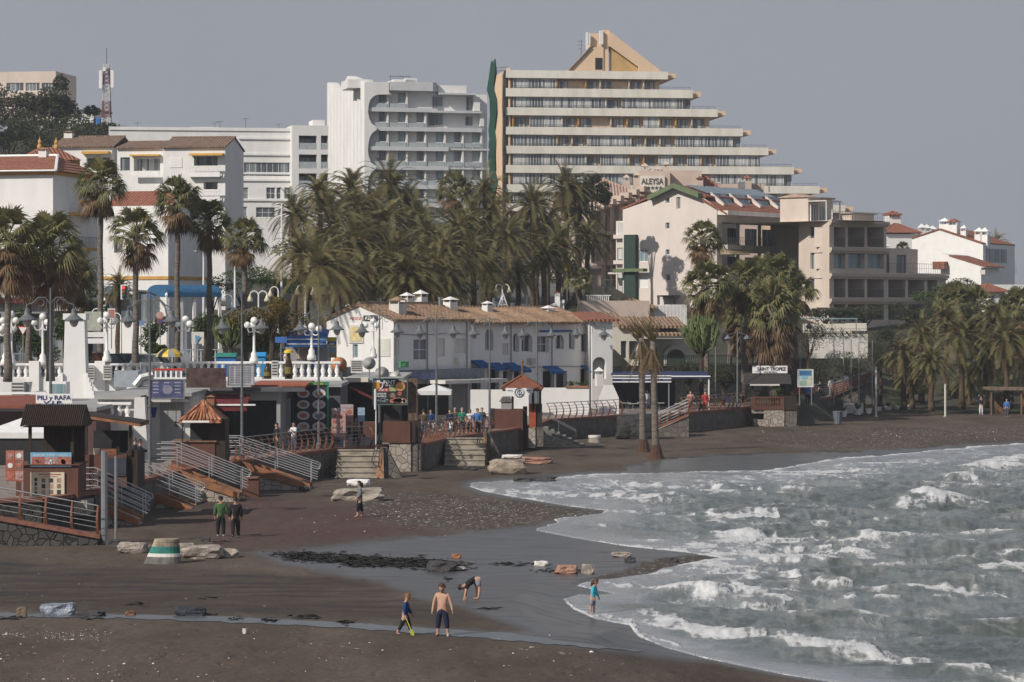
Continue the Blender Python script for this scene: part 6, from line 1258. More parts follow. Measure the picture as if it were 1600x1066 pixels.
mb=MB(); mb.tube([(gx(286,D_),D_-.3,zat(640,D_)),(gx(286,D_),D_-.3,zat(690,D_))],.035,5); mb.lathe([(.25,0),(.08,.18),(.05,.3)],(gx(274,D_),D_-.3,zat(667,D_)),10); mb.tube([(gx(286,D_),D_-.3,zat(661,D_)),(gx(274,D_),D_-.3,zat(660,D_))],.03,5); mb.build('lamp_post',BLACK,o)
chimney(o,None,(gx(326,D_+2),D_+3,zat(636,D_)),.4,.55,ORANGE,ORANGE)
# ---- kiosk with the beer sign
D_=172; o=empty('kiosk',on(612,D_,P),0,'brown bar kiosk carrying a big illustrated beer and food sign','kiosk')
mb=MB(); bx(mb,598,659,641,692,D_,2.6); bx(mb,567,660,586,684,D_+.6,1.5); mb.build('counter',BROWN,o); mb=MB(); bx(mb,641.3,657,655,692,D_+.1,2.6); mb.build('side_panel',DWOOD,o)
mb=MB(); bx(mb,608,692.3,642,742,D_+.1,2.4); mb.build('stone_base',PSTONE,o); mb=MB(); bx(mb,642.2,692.3,657,742,D_+.2,2.6); mb.build('stone_base',STONE,o)
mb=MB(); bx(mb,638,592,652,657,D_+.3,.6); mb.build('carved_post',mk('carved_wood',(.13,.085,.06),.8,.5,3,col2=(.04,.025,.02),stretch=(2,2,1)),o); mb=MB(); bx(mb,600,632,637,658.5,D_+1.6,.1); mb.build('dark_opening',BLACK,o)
sg=MB().box(gx(582.5,D_),D_-.1,zat(633,D_),gx(637.5,D_),D_+.1,zat(591.3,D_)).build('sign',BLACK,o)
mb=MB(); x0,x1,z0,z1=gx(582.5,D_),gx(637.5,D_),zat(633,D_),zat(591.3,D_)
for q_ in((x0,z0,x0+.06,z1),(x1-.06,z0,x1,z1),(x0+.06,z0,x1-.06,z0+.06),(x0+.06,z1-.06,x1-.06,z1)):mb.box(q_[0],D_-.15,q_[1],q_[2],D_-.101,q_[3])
mb.build('sign_frame',mk('sign_green',(.07,.14,.11)),sg)
Ds=D_-.1
patch(sg,Ds,[(585,597.5,593.5,608,mk('beer_amber',(.62,.27,.04))),(584.8,594.3,594,597.5,WINK),(608,604.5,618.5,611.5,mk('lettuce_print',(.30,.36,.16))),(617,596.5,633.5,611.5,FOOD2,3),(618.5,598,632,610.2,mk('paella_yellow',(.62,.38,.10),.6,.3,9,col2=(.5,.18,.05)),4),(621,612,628,618.5,FOOD1,2),(609,614,618,622,FOOD3,2),(609,623.5,616,630,FOOD2,2),(616,622,636,630.5,FOOD1,3),(590,607,607,611.8,mk('red_lettering',(.55,.09,.08)))])
patch(sg,Ds-.02,[(610+rr.random()*24,621+rr.random()*7,613+rr.random()*24,624+rr.random()*7,rr.choice((FOOD2,FOODP,WINK,FOOD1)),2)for _ in range(14)])
mb=MB(); mb.tube([(gx(594,D_),Ds-.03,zat(598.5,D_)),(gx(597.5,D_),Ds-.03,zat(598,D_)),(gx(598.5,D_),Ds-.03,zat(602,D_)),(gx(597,D_),Ds-.03,zat(606,D_)),(gx(594,D_),Ds-.03,zat(607.5,D_))],.04,5); mb.build('mug_handle',WINK,sg)
text('PINT',sg,None,gx(608.5,D_),Ds-.03,zat(599.8,D_),zat(594.3,D_)-zat(599.8,D_),WINK,gx(618,D_)-gx(599,D_),bold=.03); text('OF BEER',sg,None,gx(609,D_),Ds-.03,zat(603.2,D_),.085,WINK,gx(616,D_)-gx(602,D_),bold=.02)
text('PAELLA',sg,None,gx(629,D_),Ds-.03,zat(594.6,D_),.075,WINK,gx(635,D_)-gx(623,D_),bold=.02); text('3.50',sg,None,gx(632,D_),Ds-.03,zat(597.2,D_),.075,WINK,gx(635.5,D_)-gx(629,D_),bold=.02)
text('750 €',sg,None,gx(599,D_),Ds-.035,zat(611,D_),.12,WINK,gx(605,D_)-gx(592,D_),bold=.02)
for k,s_t in enumerate(('SARDINES','MUSSELS')):text(s_t,sg,None,gx(596,D_),Ds-.03,zat(616.5+4*k,D_),.10,WINK,gx(604,D_)-gx(589,D_),bold=.02)
patch(sg,Ds,[(589+rr.random()*13,622+rr.random()*7,591+rr.random()*16,623+rr.random()*7,mk('greyblue_print',(.25,.30,.38)))for _ in range(14)])
o=empty('flag_post',on(587,170,.4),0,'thin white pole in front of the beer sign','pole'); mb=MB(); mb.tube([(gx(587.5,170),170,zat(705,170)),(gx(587.5,170),170,zat(608,170))],.035,6); mb.build('shaft',WHITE2,o); mb=MB(); bx(mb,584.5,608,587,640,169.9,.05); mb.build('plate',WHITE2,o)
# steps and buttresses
def steps(px0,px1,D0,D1,n,zt,label,mat=mk('pale_step_stone',(.33,.29,.24),.9,.25,1.5,bump=.4),zb=-.2):
 o=empty('beach_steps',on((px0+px1)/2,D0,0),0,label,'steps'); mb=MB()
 for k in range(n):a=D0+(D1-D0)*k/n; zk=zb+(zt-zb)*(k+1)/n; mb.box(gx(px0,D0),a,zb-.2,gx(px1,D0),D1,zk-.06); mb.box(gx(px0,D0)-.03,a-.06,zk-.059,gx(px1,D0)+.03,D1,zk)
 mb.build('treads',mat,o); return o
steps(524,589,165.5,168.5,6,1.55,'pale stone steps facing the sand in front of the beer kiosk'); steps(694,757,178.5,183,6,1.6,'pale stone steps beside the brown bathing hut')
def buttress(px0,px1,py0,py1,D,label):
 o=empty('buttress',on((px0+px1)/2,D,0),0,label,'buttress'); x0,x1,z0,z1=gx(px0,D),gx(px1,D),zat(py1,D),zat(py0,D)
 mb=MB(); mb.prism([(x0,z0-.2),(x1+1.2,z0-.2),(x1+.15,z1),(x0+.2,z1)],D+.2,D+1.2,'y'); mb.build('masonry',STONE,o); mb=MB(); mb.prism([(x0-.15,z0-.1),(x0+.45,z0-.1),(x1-.05,z1+.03),(x0+.35,z1+.03)],D-.05,D+.19,'y'); mb.build('orange_face',mk('worn_orange',(.42,.24,.14),.85,.3,1.5,col2=(.25,.10,.05),bump=.4),o)
 mb=MB(); pts=[(x0+.2,D-.1,z1+.9),(x0-.25,D-.4,z0+1.15),(x0-.05,D-.45,z0+.85),(x0+.3,D-.3,z0+.75)]; mb.tube(pts,.03,5); mb.tube([(x0+.35,D-.1,z1+.9),(x0-.1,D-.4,z0+1.2)],.022,5); mb.build('handrail',BLACK,o); return o
buttress(588,600,700,750,166,'orange faced buttress with a bent black handrail'); buttress(750,761,676,726,182,'worn orange buttress with curly iron rail beside the brown hut')
# ---- brown bathing hut with the red hipped roof
D_=199; o=empty('beach_hut',on(800,D_,0),0,'brown beach hut with red hipped roof and a white emblem pennant','hut')
mb=MB(); bx(mb,773,641,817,704,D_,3.2); mb.build('wall',BROWN,o); mb=MB(); bx(mb,766,640,773,668,D_+.2,2.5); bx(mb,817.2,637,824,704,D_+.3,2.8); mb.build('wing',DWOOD,o)
mb=MB(); bx(mb,789,673,808.5,701,D_-.05,.04); mb.build('door',BLUE,o); mb=MB(); bx(mb,827,632,837,667.5,D_+.2,2); mb.build('red_pillar',mk('signal_red_paint',(.34,.07,.03)),o); mb=MB(); bx(mb,837.2,632,847,667.5,D_+.3,2.2); mb.build('side_panel',DWOOD,o)
mb=MB(); bx(mb,826,668,836.5,700,D_+.1,2); mb.build('stone_base',PSTONE,o); mb=MB(); bx(mb,836.7,668,849,698,D_+.2,2.2); mb.build('stone_base',STONE,o)
x0,x1=gx(784,D_),gx(848,D_); ze=zat(606,D_); hip(o,None,x0,D_-.6,x1,D_+2.4,ze,zat(588,D_)-ze,mk('brown_red_roof',(.20,.07,.04),.8,.15,2),ins=1.35); MB().box(x0+.05,D_-.58,ze-.22,x1-.05,D_+2.35,ze-.122).build('eave_board',DWOOD,o)
for px,dy in((833,.2),(844,.2),(801,1.9),(833,1.9)):MB().box(gx(px,D_)-.08,D_+dy,zat(641,D_),gx(px,D_)+.08,D_+dy+.16,ze-.22).build('post',DWOOD,o)
mb=MB(); mb.lathe([(.07,0),(.06,.7),(.12,.75),(.05,.85),(.10,1.1),(.03,1.25)],(gx(816,D_),D_+.9,zat(590,D_)),8); mb.build('finial',WOOD,o)
D9=D_-.7; pn=MB().prism([(gx(790,D9),zat(614.5,D9)),(gx(811,D9),zat(624,D9)),(gx(833,D9),zat(614,D9)),(gx(833,D9),zat(606.5,D9)),(gx(790,D9),zat(606.5,D9))],D9,D9+.04,'y').build('pennant',WHITE2,o)
cx,cz=gx(811.5,D9),zat(613.5,D9); mb=MB(); ring=lambda r_:[(cx+r_*math.cos(2*PI*i/20),D9-.02,cz+r_*math.sin(2*PI*i/20))for i in range(21)]
mb.tube(ring(.31),.03,4); mb.tube(ring(.14),.025,4); mb.tube([(cx,D9-.02,cz+.3),(cx,D9-.02,cz-.28)],.025,4); mb.tube([(cx-.22,D9-.02,cz-.1),(cx-.12,D9-.02,cz-.26),(cx,D9-.02,cz-.3),(cx+.12,D9-.02,cz-.26),(cx+.22,D9-.02,cz-.1)],.025,4); mb.tube([(cx-.12,D9-.02,cz+.16),(cx+.12,D9-.02,cz+.16)],.022,4)
for s in(-1,1):mb.tube([(cx+s*.45,D9-.02,cz+.12),(cx+s*.85,D9-.02,cz+.16)],.02,4)
mb.build('emblem',mk('emblem_grey_blue',(.12,.15,.22)),pn)
o=empty('grill',on(792,201,zat(641,201)),0,'small domed tile topped grill on the brown hut','grill'); mb=MB(); bx(mb,783,628,799,641,201,.7); mb.build('body',GREYW,o); mb=MB(); mb.prism([(gx(780,201),zat(628,201)),(gx(801,201),zat(628,201)),(gx(797,201),zat(620,201)),(gx(785,201),zat(620,201))],200.9,201.8,'y'); mb.build('hood',mk('grill_black',(.05,.05,.05),.7,.4,8,col2=(.3,.3,.3)),o)
# grey steps and pipe rail beside the hut
o=empty('beach_steps',on(880,206,0),0,'grey steps with a thin white pipe rail descending past the brown hut','steps'); mb=MB()
for k in range(8):x=gx(847,206)+k*.42; mb.box(x,204.6,-.4,x+.44,207.4,1.35-k*.2)
mb.build('treads',mk('worn_step_stone',(.20,.19,.175),.9,.2,2,bump=.4),o); mb=MB(); mb.prism([(gx(847,204),-.4),(gx(915,204),-.4),(gx(908,204),.0),(gx(849,204),1.0)],204.0,204.58,'y'); mb.build('cheek',PSTONE,o)
for y in(204.5,207.5):
 mb=MB(); mb.tube([(gx(847,y),y,1.35+1.0),(gx(900,y),y,.1+1.0),(gx(900,y),y,-.2)],.025,5); mb.tube([(gx(873,y),y,.6),(gx(873,y),y,1.7)],.02,5); mb.build('pipe_rail',METAL,o)
# sloping wall of the ramp behind the twin palms, and the covered heap
o=empty('beach_ramp',on(1040,224,0),0,'stone walled ramp with red coping rising behind the twin palms','ramp','ramps from promenade to beach'); x0,x1=gx(1011,222),gx(1075,222)
MB().prism([(x0,-.4),(x1,-.4),(x1,1.55),(x0,.15)],221,221.6,'y').build('masonry',STONE,o); MB().prism([(x0-.4,.2),(x1,1.56),(x1,1.74),(x0-.4,.36)],220.9,221.8,'y').build('coping',BRICKRED,o); MB().prism([(x0,-.4),(x1,-.4),(x1,1.45),(x0,.05)],221.61,224.5,'y').build('tread',CONC,o); pipe_rail(o,None,x0,x1,.3,1.6,221.3,0,3)
railing((x0+.2,221.3,.36),(x1,221.3,1.74),'short brown railing climbing the ramp behind the twin palms',.6)
# ---- thatched stand with the white name board
D_=241; o=empty('kiosk',on(1205,D_,P),0,'dark roofed beach stand with white name board on a pale stone base','kiosk')
mb=MB(); bx(mb,1194,641,1225.5,668,D_,2.6); bx(mb,1176,640.7,1193.8,646,D_+.1,2.6); bx(mb,1178,655,1193.8,668,D_+.6,2); mb.build('stone_base',PSTONE,o); mb=MB(); bx(mb,1226,641,1245,667,D_+.1,2.6); mb.build('stone_base',STONE,o)
mb=MB(); bx(mb,1176,634,1225.5,640.6,D_-.05,2.8); bx(mb,1176,620,1225.5,622.5,D_-.05,.2); bx(mb,1219,622.6,1225.5,633.9,D_-.05,.2); bx(mb,1173,620,1180,633.9,D_-.04,.2); mb.build('counter',BROWN,o); mb=MB(); bx(mb,1226,619,1245,640.6,D_,2.8); mb.build('side_panel',DWOOD,o)
for k in range(10):mb=MB(); mb.lathe([(.05,0),(.09,.25),(.05,.4),(.08,.58)],(gx(1182+3.8*k,D_),D_+.05,zat(633.9,D_)),6); mb.build('baluster',BROWN,o)
zr,ze=zat(583,D_),zat(600,D_); mb=MB(); mb.prism([(D_-.5,ze),(D_+3.0,ze),(D_+1.2,zr)],gx(1166,D_),gx(1236,D_),'x'); mb.build('roof',mk('dark_thatch',(.045,.04,.04),.95,.3,6),o)
for px,dy in((1176,.1),(1222,.1),(1230,2.4),(1238,.1)):MB().box(gx(px,D_)-.08,D_+dy,zat(622,D_),gx(px,D_)+.08,D_+dy+.16,ze).build('post',DWOOD,o)
mb=MB(); bx(mb,1172,600.3,1218,602.8,D_-.6,.12); mb.build('awning_bar',OLDWHITE,o)
sg=MB().box(gx(1177,D_),D_+.9,zat(583.7,D_),gx(1232,D_),D_+1.0,zat(572,D_)).build('name_board',WHITE2,o)
text('SAINT TROPEZ',sg,None,gx(1207,D_),D_+.87,zat(579.3,D_),zat(574.2,D_)-zat(579.3,D_),INK,gx(1230,D_)-gx(1185,D_),bold=.03); text('Chez Ma Mama',sg,None,gx(1205,D_),D_+.87,zat(582.8,D_),.13,INK,gx(1215,D_)-gx(1194,D_),bold=.02)
mb=MB(); mb.prism([(gx(1180,D_),zat(580.6,D_)),(gx(1190,D_),zat(582.3,D_)),(gx(1188,D_),zat(581,D_))],D_+.86,D_+.88,'y'); mb.build('arrow',INK,sg)
b_=board('map_board',1247,578,1270,604,248,mk('map_pale',(.45,.52,.50)),'blue and white beach map board beside the thatched stand',legs=P,frame=WHITE2); patch(b_,248,[(1249,579.5,1268,587,mk('map_blue',(.04,.16,.34))),(1252,588,1262,592,PSKY),(1250,595,1260,603,mk('map_green',(.28,.40,.32))),(1262,590,1268,601,mk('map_cream',(.55,.55,.42)))])
# ---- red brown ramp and railing towards the far beach
f_=[(1250,268,1.6,1300,268,1.75),(1300,268,1.75,1365,269,3.3)]
o=empty('beach_ramp',on(1310,268,0),0,'long ramp with red brown panelled rail rising towards the far palms','ramp','ramps from promenade to beach')
mb=MB();
for a,d,z,a2,d2,z2 in f_:mb.prism([(gx(a,d),-.4),(gx(a2,d2),-.4),(gx(a2,d2),z2-.1),(gx(a,d),z-.1)],268.2,271,'y')
mb.build('masonry',STONE,o); mb=MB(); mb.prism([(gx(1303,268),1.8),(gx(1366,268),3.3),(gx(1366,268),4.15),(gx(1303,268),2.75)],267.9,268.1,'y'); mb.build('rail_panel',mk('rust_red_panel',(.17,.062,.04),.75,.3,2),o)
railing(on(1246,268,1.55),on(1300,268,1.75),'brown railing by the map board',.7); railing(on(1302,267.7,1.75),on(1368,267.7,3.2),'brown railing on the rising panelled ramp',.8)
o=MB().box(gx(1318,266),266,.2,gx(1349,266),266.4,zat(630,266)).build('white_wall',OLDWHITE); tag(o,'low white wall behind the potted plants','wall');
o=empty('litter_bin',on(1309,245,.2),0,'grey tapered litter bin at the foot of the panelled ramp','bin'); mb=MB(); mb.lathe([(.28,-.1),(.42,.85),(.46,.88),(.46,.95),(.40,.95)],(gx(1309,245),245,.15),10); mb.build('body',mk('bin_grey',(.13,.15,.18)),o); MB().lathe([(.40,0),(.38,.05)],(gx(1309,245),245,1.1),10).build('lid',DGREY,o)
for k,(px,py,lab)in enumerate(((1340,650,'large white tub with a spiky palm-like plant'),(1357,648,'white tub with a low spiky plant beside the largest tub'),(1372,646,'white tub in front of the brown ramp rail'),(1388,645,'white tub holding a sparse plant, fourth along the row'),(1404,644,'white tub near the first slim palm trunk'),(1424,643,'last white tub of the row, at the pole'),(1318,653,'tipped white tub beside the litter bin'))):
 D_=ground(px,py).y; z=0.1; x=gx(px,D_); o=empty('plant_tub',(x,D_,z),0,lab,'planter','white plant tubs at the back of the beach'); r_=.34 if k else.42
 mb=MB(); mb.lathe([(r_*.75,0),(r_,.42),(r_*1.08,.46),(r_*1.08,.52),(r_*.9,.52)],(x,D_,z),12); mb.build('tub',WHITE2,o)
 mb=MB(); rr=random.Random(k)
 for _ in range(34):a=rr.random()*7; l_=(.5+.6*rr.random())*(1.3 if k==0 else.9); e=Vector((math.cos(a),math.sin(a),.5+rr.random())).normalized()*l_; b0=Vector((x,D_,z+.5)); sd_=Vector((-math.sin(a),math.cos(a),0))*.05; mb.face(b0-sd_,b0+sd_,b0+e)
 mb.build('foliage',LEAF2,o)
# covered dark heap
# ================================================================ THE ROW OF BARS UNDER THE STREET
BE=TY-.25
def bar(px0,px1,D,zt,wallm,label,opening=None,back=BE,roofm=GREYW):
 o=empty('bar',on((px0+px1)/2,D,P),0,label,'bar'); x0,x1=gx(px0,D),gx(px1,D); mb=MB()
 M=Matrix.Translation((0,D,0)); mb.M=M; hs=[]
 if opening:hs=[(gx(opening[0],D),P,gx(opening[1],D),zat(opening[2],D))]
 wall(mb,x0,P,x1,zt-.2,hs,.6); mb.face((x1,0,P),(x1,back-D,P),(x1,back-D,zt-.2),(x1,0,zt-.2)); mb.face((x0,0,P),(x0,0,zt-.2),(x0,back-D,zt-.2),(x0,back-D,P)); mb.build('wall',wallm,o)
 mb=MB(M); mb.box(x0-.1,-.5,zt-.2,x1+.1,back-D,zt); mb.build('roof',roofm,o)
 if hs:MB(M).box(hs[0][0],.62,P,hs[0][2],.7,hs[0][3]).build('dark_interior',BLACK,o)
 return o
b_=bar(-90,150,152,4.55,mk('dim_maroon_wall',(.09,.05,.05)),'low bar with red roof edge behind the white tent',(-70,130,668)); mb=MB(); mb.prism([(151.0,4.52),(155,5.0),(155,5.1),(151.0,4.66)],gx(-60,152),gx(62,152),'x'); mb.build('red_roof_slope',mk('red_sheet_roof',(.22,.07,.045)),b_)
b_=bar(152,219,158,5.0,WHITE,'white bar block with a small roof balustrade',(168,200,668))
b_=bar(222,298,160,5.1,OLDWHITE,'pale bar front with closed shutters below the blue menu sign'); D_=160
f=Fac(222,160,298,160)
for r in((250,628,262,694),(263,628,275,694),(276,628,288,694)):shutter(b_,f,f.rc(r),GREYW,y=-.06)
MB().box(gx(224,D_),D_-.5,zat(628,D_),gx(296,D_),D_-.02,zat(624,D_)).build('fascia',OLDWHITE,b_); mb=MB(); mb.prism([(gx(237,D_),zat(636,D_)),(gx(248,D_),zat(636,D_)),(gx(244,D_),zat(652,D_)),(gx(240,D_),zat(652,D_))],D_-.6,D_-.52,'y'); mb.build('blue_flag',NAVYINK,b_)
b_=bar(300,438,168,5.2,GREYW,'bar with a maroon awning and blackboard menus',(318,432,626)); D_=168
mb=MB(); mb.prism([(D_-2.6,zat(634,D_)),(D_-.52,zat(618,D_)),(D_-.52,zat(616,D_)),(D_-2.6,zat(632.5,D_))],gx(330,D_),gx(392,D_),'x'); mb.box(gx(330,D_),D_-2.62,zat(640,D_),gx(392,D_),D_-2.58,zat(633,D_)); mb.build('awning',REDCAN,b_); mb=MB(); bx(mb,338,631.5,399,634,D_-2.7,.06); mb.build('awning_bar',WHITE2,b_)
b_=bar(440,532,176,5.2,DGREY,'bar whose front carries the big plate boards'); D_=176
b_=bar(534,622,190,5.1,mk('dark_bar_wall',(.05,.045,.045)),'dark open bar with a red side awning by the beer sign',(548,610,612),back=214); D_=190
mb=MB(); mb.prism([(gx(548,D_),zat(603,D_)),(gx(592,D_),zat(623,D_)),(gx(592,D_),zat(626,D_)),(gx(548,D_),zat(606,D_))],D_-2.2,D_-.55,'y'); mb.build('awning',REDCAN,b_); mb=MB(); bx(mb,528,590.5,575,597,D_-1.4,2); mb.build('cream_shade',CREAM,b_)
# boards
PB=board('plate_board',459,602,513,679,172,INK,'tall dark board with eight photographed plates under a green header',frame=None,legs=P)
patch(PB,172,[(464+25*i-(1 if i else 0),608+17.2*j,484+25*i,622+17.2*j,PLATE,2)for i in range(2)for j in range(4)]); patch(PB,171.985,[(468+24.5*i,611+17.2*j,480+24.5*i,619+17.2*j,(FOOD1,FOOD3,FOOD2,FOODP,FOOD3,FOOD1)[(i*2+j)%6],2)for i in range(2)for j in range(4)])
mb=MB(); bx(mb,457,597,514,602,171.9,.2); hd=mb.build('header',mk('header_green',(.02,.22,.10)),PB); text('Paella  Casa',hd,None,gx(488,172),171.88,zat(601,172),.12,YELLOW,gx(508,172)-gx(474,172),bold=.02); MB().box(gx(511,172),171.92,zat(679,172),gx(513.6,172),171.98,zat(602,172)).build('edge_strip',MATS['header_green'],PB)
PB=board('plate_board',400,607,455,622,173,mk('banner_grey',(.28,.29,.33)),'long pale banner with plates above the blackboards'); patch(PB,173,[(412,608,434,618,FOODP,2),(437,608,452,620,PLATE,2),(404,617,430,621,NAVYINK),(417,610,430,616,FOOD1,3)])
PB=board('menu_board',388,624,424,681,171,INK,'tall blackboard menu with chalked lines behind the black jacketed walker',legs=P); patch(PB,171,[(390+(k%2)*14,626+2.5*k,390+(k%2)*14+8+(k*7)%9,627+2.5*k,PLATE)for k in range(20)]+[(392,632,402,640,FOOD3,2),(393,648,402,657,FOOD3,2)])
o=empty('security_gate',on(437,172,P),0,'grey barred gate between the blackboard and the plate board','gate'); mb=MB(); [mb.box(gx(425+2.5*k,172.3)-.02,172.3,P,gx(425+2.5*k,172.3)+.02,172.34,zat(622,172))for k in range(11)]; [mb.box(gx(424,172.3),172.28,zat(y,172)-.03,gx(451,172.3),172.36,zat(y,172)+.03)for y in(623,645,664,684)]; mb.build('bars',METAL,o)
for px0,py0,px1,py1,D_,m_,lab in((518,638,540,684,170,FOODP,'pinkish photo menu stand beside the plate board'),(532,632,552,668,174,FOODP,'second pinkish photo menu stand behind the first'),(559,637,570,659,174,mk('pale_blue_poster',(.30,.40,.55)),'pale blue poster behind the tan jacketed walker')):
 b=board('menu_stand',px0,py0,px1,py1,D_,m_,lab,legs=P)
 if m_ is FOODP:patch(b,D_,[(px0+1.5+9*i,py0+9+8.5*j,px0+8.5+9*i,py0+15+8.5*j,(FOOD3,FOOD1,FOODP)[(i+j)%3],2)for i in range(2)for j in range(3)]+[(px0,py0,px1,py0+5,mk('menu_pale',(.42,.36,.40)))])
b=board('roof_sign',236,594,287,622,158.5,mk('blue_menu_sign',(.07,.08,.17),.7,.3,3),'dark blue menu sign on the roof of the pale bar',frame=METAL); patch(b,158.5,[(239+(k%3)*17,597+(k//3)*5.2,248+(k%3)*17,599+(k//3)*5.2,mk('pale_lilac_print',(.30,.30,.42)))for k in range(12)]+[(254,602,270,616,mk('sign_grey',(.22,.22,.30)),2)])
b=board('roof_sign',291,575,353,606,166,mk('brown_sign',(.085,.05,.045),.8,.4,2),'long dark brown sign board along the bar roofs',frame=None)
b=board('roof_sign',357,571,396,601,167,mk('white_menu_sign',(.40,.40,.44)),'grey white menu sign crowded with lines on the bar roofs',frame=METAL); patch(b,167,[(359+9*i,573+2.7*j,365+9*i+(j*3+i)%3,574.3+2.7*j,mk('menu_line_grey',(.16,.16,.20)))for i in range(4)for j in range(10)])
o=empty('orange_sheet',on(435,170,5.1),0,'flat orange red roof sheet over the blackboards','roof sheet'); mb=MB(); mb.prism([(168.2,5.22),(175,5.3),(175,5.42),(168.2,5.34)],gx(396,170),gx(482,170),'x'); mb.build('sheet',mk('orange_red_sheet',(.34,.10,.06)),o); mb=MB(); mb.box(gx(330,168),167.3,4.95,gx(478,168),167.45,5.2); mb.build('beam',DGREY,o)
# roof clutter: air conditioners, dishes, vents, bottles
def ac(px0,py0,px1,py1,D,lab,z0=None):
 o=empty('air_conditioner',on((px0+px1)/2,D,zat(py1,D)),0,lab,'air conditioner','air conditioners on the bar roofs'); mb=MB(); bx(mb,px0,py0,px1,py1,D,.6); mb.build('case',OLDWHITE,o)
 mb=MB(); [bx(mb,px0+1.2,py0+1.5+k*(py1-py0-3)/5,px1-1.2,py0+1.5+(k+.45)*(py1-py0-3)/5,D-.03,.028)for k in range(5)]; mb.build('louver',DGREY,o); return o
ac(17,597,37,626,160,'large louvered air unit on the red roofed bar'); ac(137,573,147,596,183,'narrow white air unit on the street wall by the pillar'); ac(161,571,174,594,183,'framed air unit beside the pillar with orange inside'); ac(548,563,566,583,196,'brown panelled unit beside the orange disc')
ac(424,564,434,590,181,'tall white unit in front of the balustrade by the beer bottle')
o=empty('window_box',on(86,163,4.6),0,'white framed box with a blue grey pane on the bar roof','box'); mb=MB(); bx(mb,72,597,103,622,163,1.5); mb.build('case',WHITE2,o); mb=MB(); bx(mb,80,600,101,616,162.95,.04); mb.build('pane',BGLASS,o)
o=empty('duct',on(42,161,4.6),0,'grey angled metal duct next to the large air unit','duct'); mb=MB(); mb.prism([(gx(36,161),4.6),(gx(44,161),4.6),(gx(49,161),zat(597,161)),(gx(36,161),zat(597,161))],160.6,161.4,'y'); mb.build('hood',METAL,o); mb=MB(); bx(mb,-20,613,72,616,157,.15); mb.build('pipe',WHITE2,o)
for px,w_,lab in((203,26,'long pale machine housing on the roof beside the pillar'),):
 o=empty('roof_plant',on(px,175,5.0),0,lab,'housing'); mb=MB(); bx(mb,178,580,216,605,175,2); mb.build('case',mk('grey_blue_case',(.33,.36,.40)),o); mb=MB(); mb.tube([(gx(212,174),174,zat(603,174)),(gx(222,174),174,zat(590,174)),(gx(240,174),174,zat(586,174))],.28,8); mb.build('pipe',METAL,o)
o=empty('roof_railing',on(262,170,5.1),0,'white roof railing with a red bar behind the blue menu sign','railing'); mb=MB(); [mb.box(gx(243+8*k,170)-.05,170,5.1,gx(243+8*k,170)+.05,170.1,zat(578,170))for k in range(6)]; mb.box(gx(240,170),169.98,zat(592,170),gx(302,170),170.12,zat(590,170)); mb.build('bars',WHITE2,o); mb=MB(); mb.box(gx(240,170),169.97,zat(579,170),gx(288,170),170.13,zat(576,170)); mb.build('red_bar',RED,o)
o=balustrade(gx(156,157.6),gx(206,157.6),157.4,3.7,'small white balustrade on the white bar block',.95); mb=MB(); mb.prism([(gx(205,156),1.5),(gx(229,156),1.5),(gx(224,156),zat(622,156)),(gx(208,156),zat(622,156))],156.5,157.3,'y'); tag(mb.build('white_buttress',WHITE),'white tapering buttress between two bars','buttress'); o=MB().box(gx(150,157.9),157.5,3.1,gx(219,157.9),157.95,3.69).build('balcony_ledge',WHITE2); tag(o,'white ledge carrying the small bar balustrade','ledge')
for px,py,r_,D_,m_,lab in((530,571,.52,188,mk('rusty_orange',(.46,.16,.05),.8,.5,4,col2=(.5,.3,.18)),'rusty orange round dish sign by the balustrade end'),(577,569,.45,198,GREYW,'pale satellite dish in front of the gable house'),(597,585,.5,198,GREYW,'large pale tilted dish near the green sign'),(618,590,.4,200,OLDWHITE,'low white dish under the green sign')):
 o=empty('satellite_dish',on(px,D_,zat(py,D_)-r_-.3),0,lab,'satellite dish'); mb=MB(Matrix.Translation((gx(px,D_),D_,zat(py,D_)))@Matrix.Rotation(R(70),4,'X')); mb.lathe([(.03,0),(r_*.6,r_*.1),(r_,r_*.32)],(0,0,0),18); mb.build('dish',m_,o,smooth=True); MB().tube([(gx(px,D_),D_+.1,zat(py,D_)-r_-.4),(gx(px,D_),D_+.1,zat(py,D_))],.04,5).build('stand',METAL,o)
for px,yt,yb,cap,lab in((451,548,592,True,'giant dark beer bottle figure with a yellow cap on the bar roof'),(418,566,592,False,'smaller dark bottle figure beside the globe lamp')):
 D_=178; h_=zat(yt,D_)-zat(yb,D_); o=empty('bottle_figure',on(px,D_,zat(yb,D_)),0,lab,'bottle'); r_=.24; MB().lathe([(r_,0),(r_,h_*.5),(r_*.5,h_*.72),(r_*.42,h_*.92),(r_*.5,h_*.94)],(gx(px,D_),D_,zat(yb,D_)),12).build('glass',mk('bottle_brown',(.05,.03,.012),.25,.3,3),o,smooth=True); MB().lathe([(r_*1.02,h_*.18),(r_*1.02,h_*.42)],(gx(px,D_),D_,zat(yb,D_)),12).build('bottle_wrap',mk('bottle_gold',(.20,.15,.04)),o)
 if cap:MB().lathe([(.30,h_*.92),(.27,h_*1.0),(.1,h_*1.04)],(gx(px,D_),D_,zat(yb,D_)),14).build('cap',YELLOW,o)
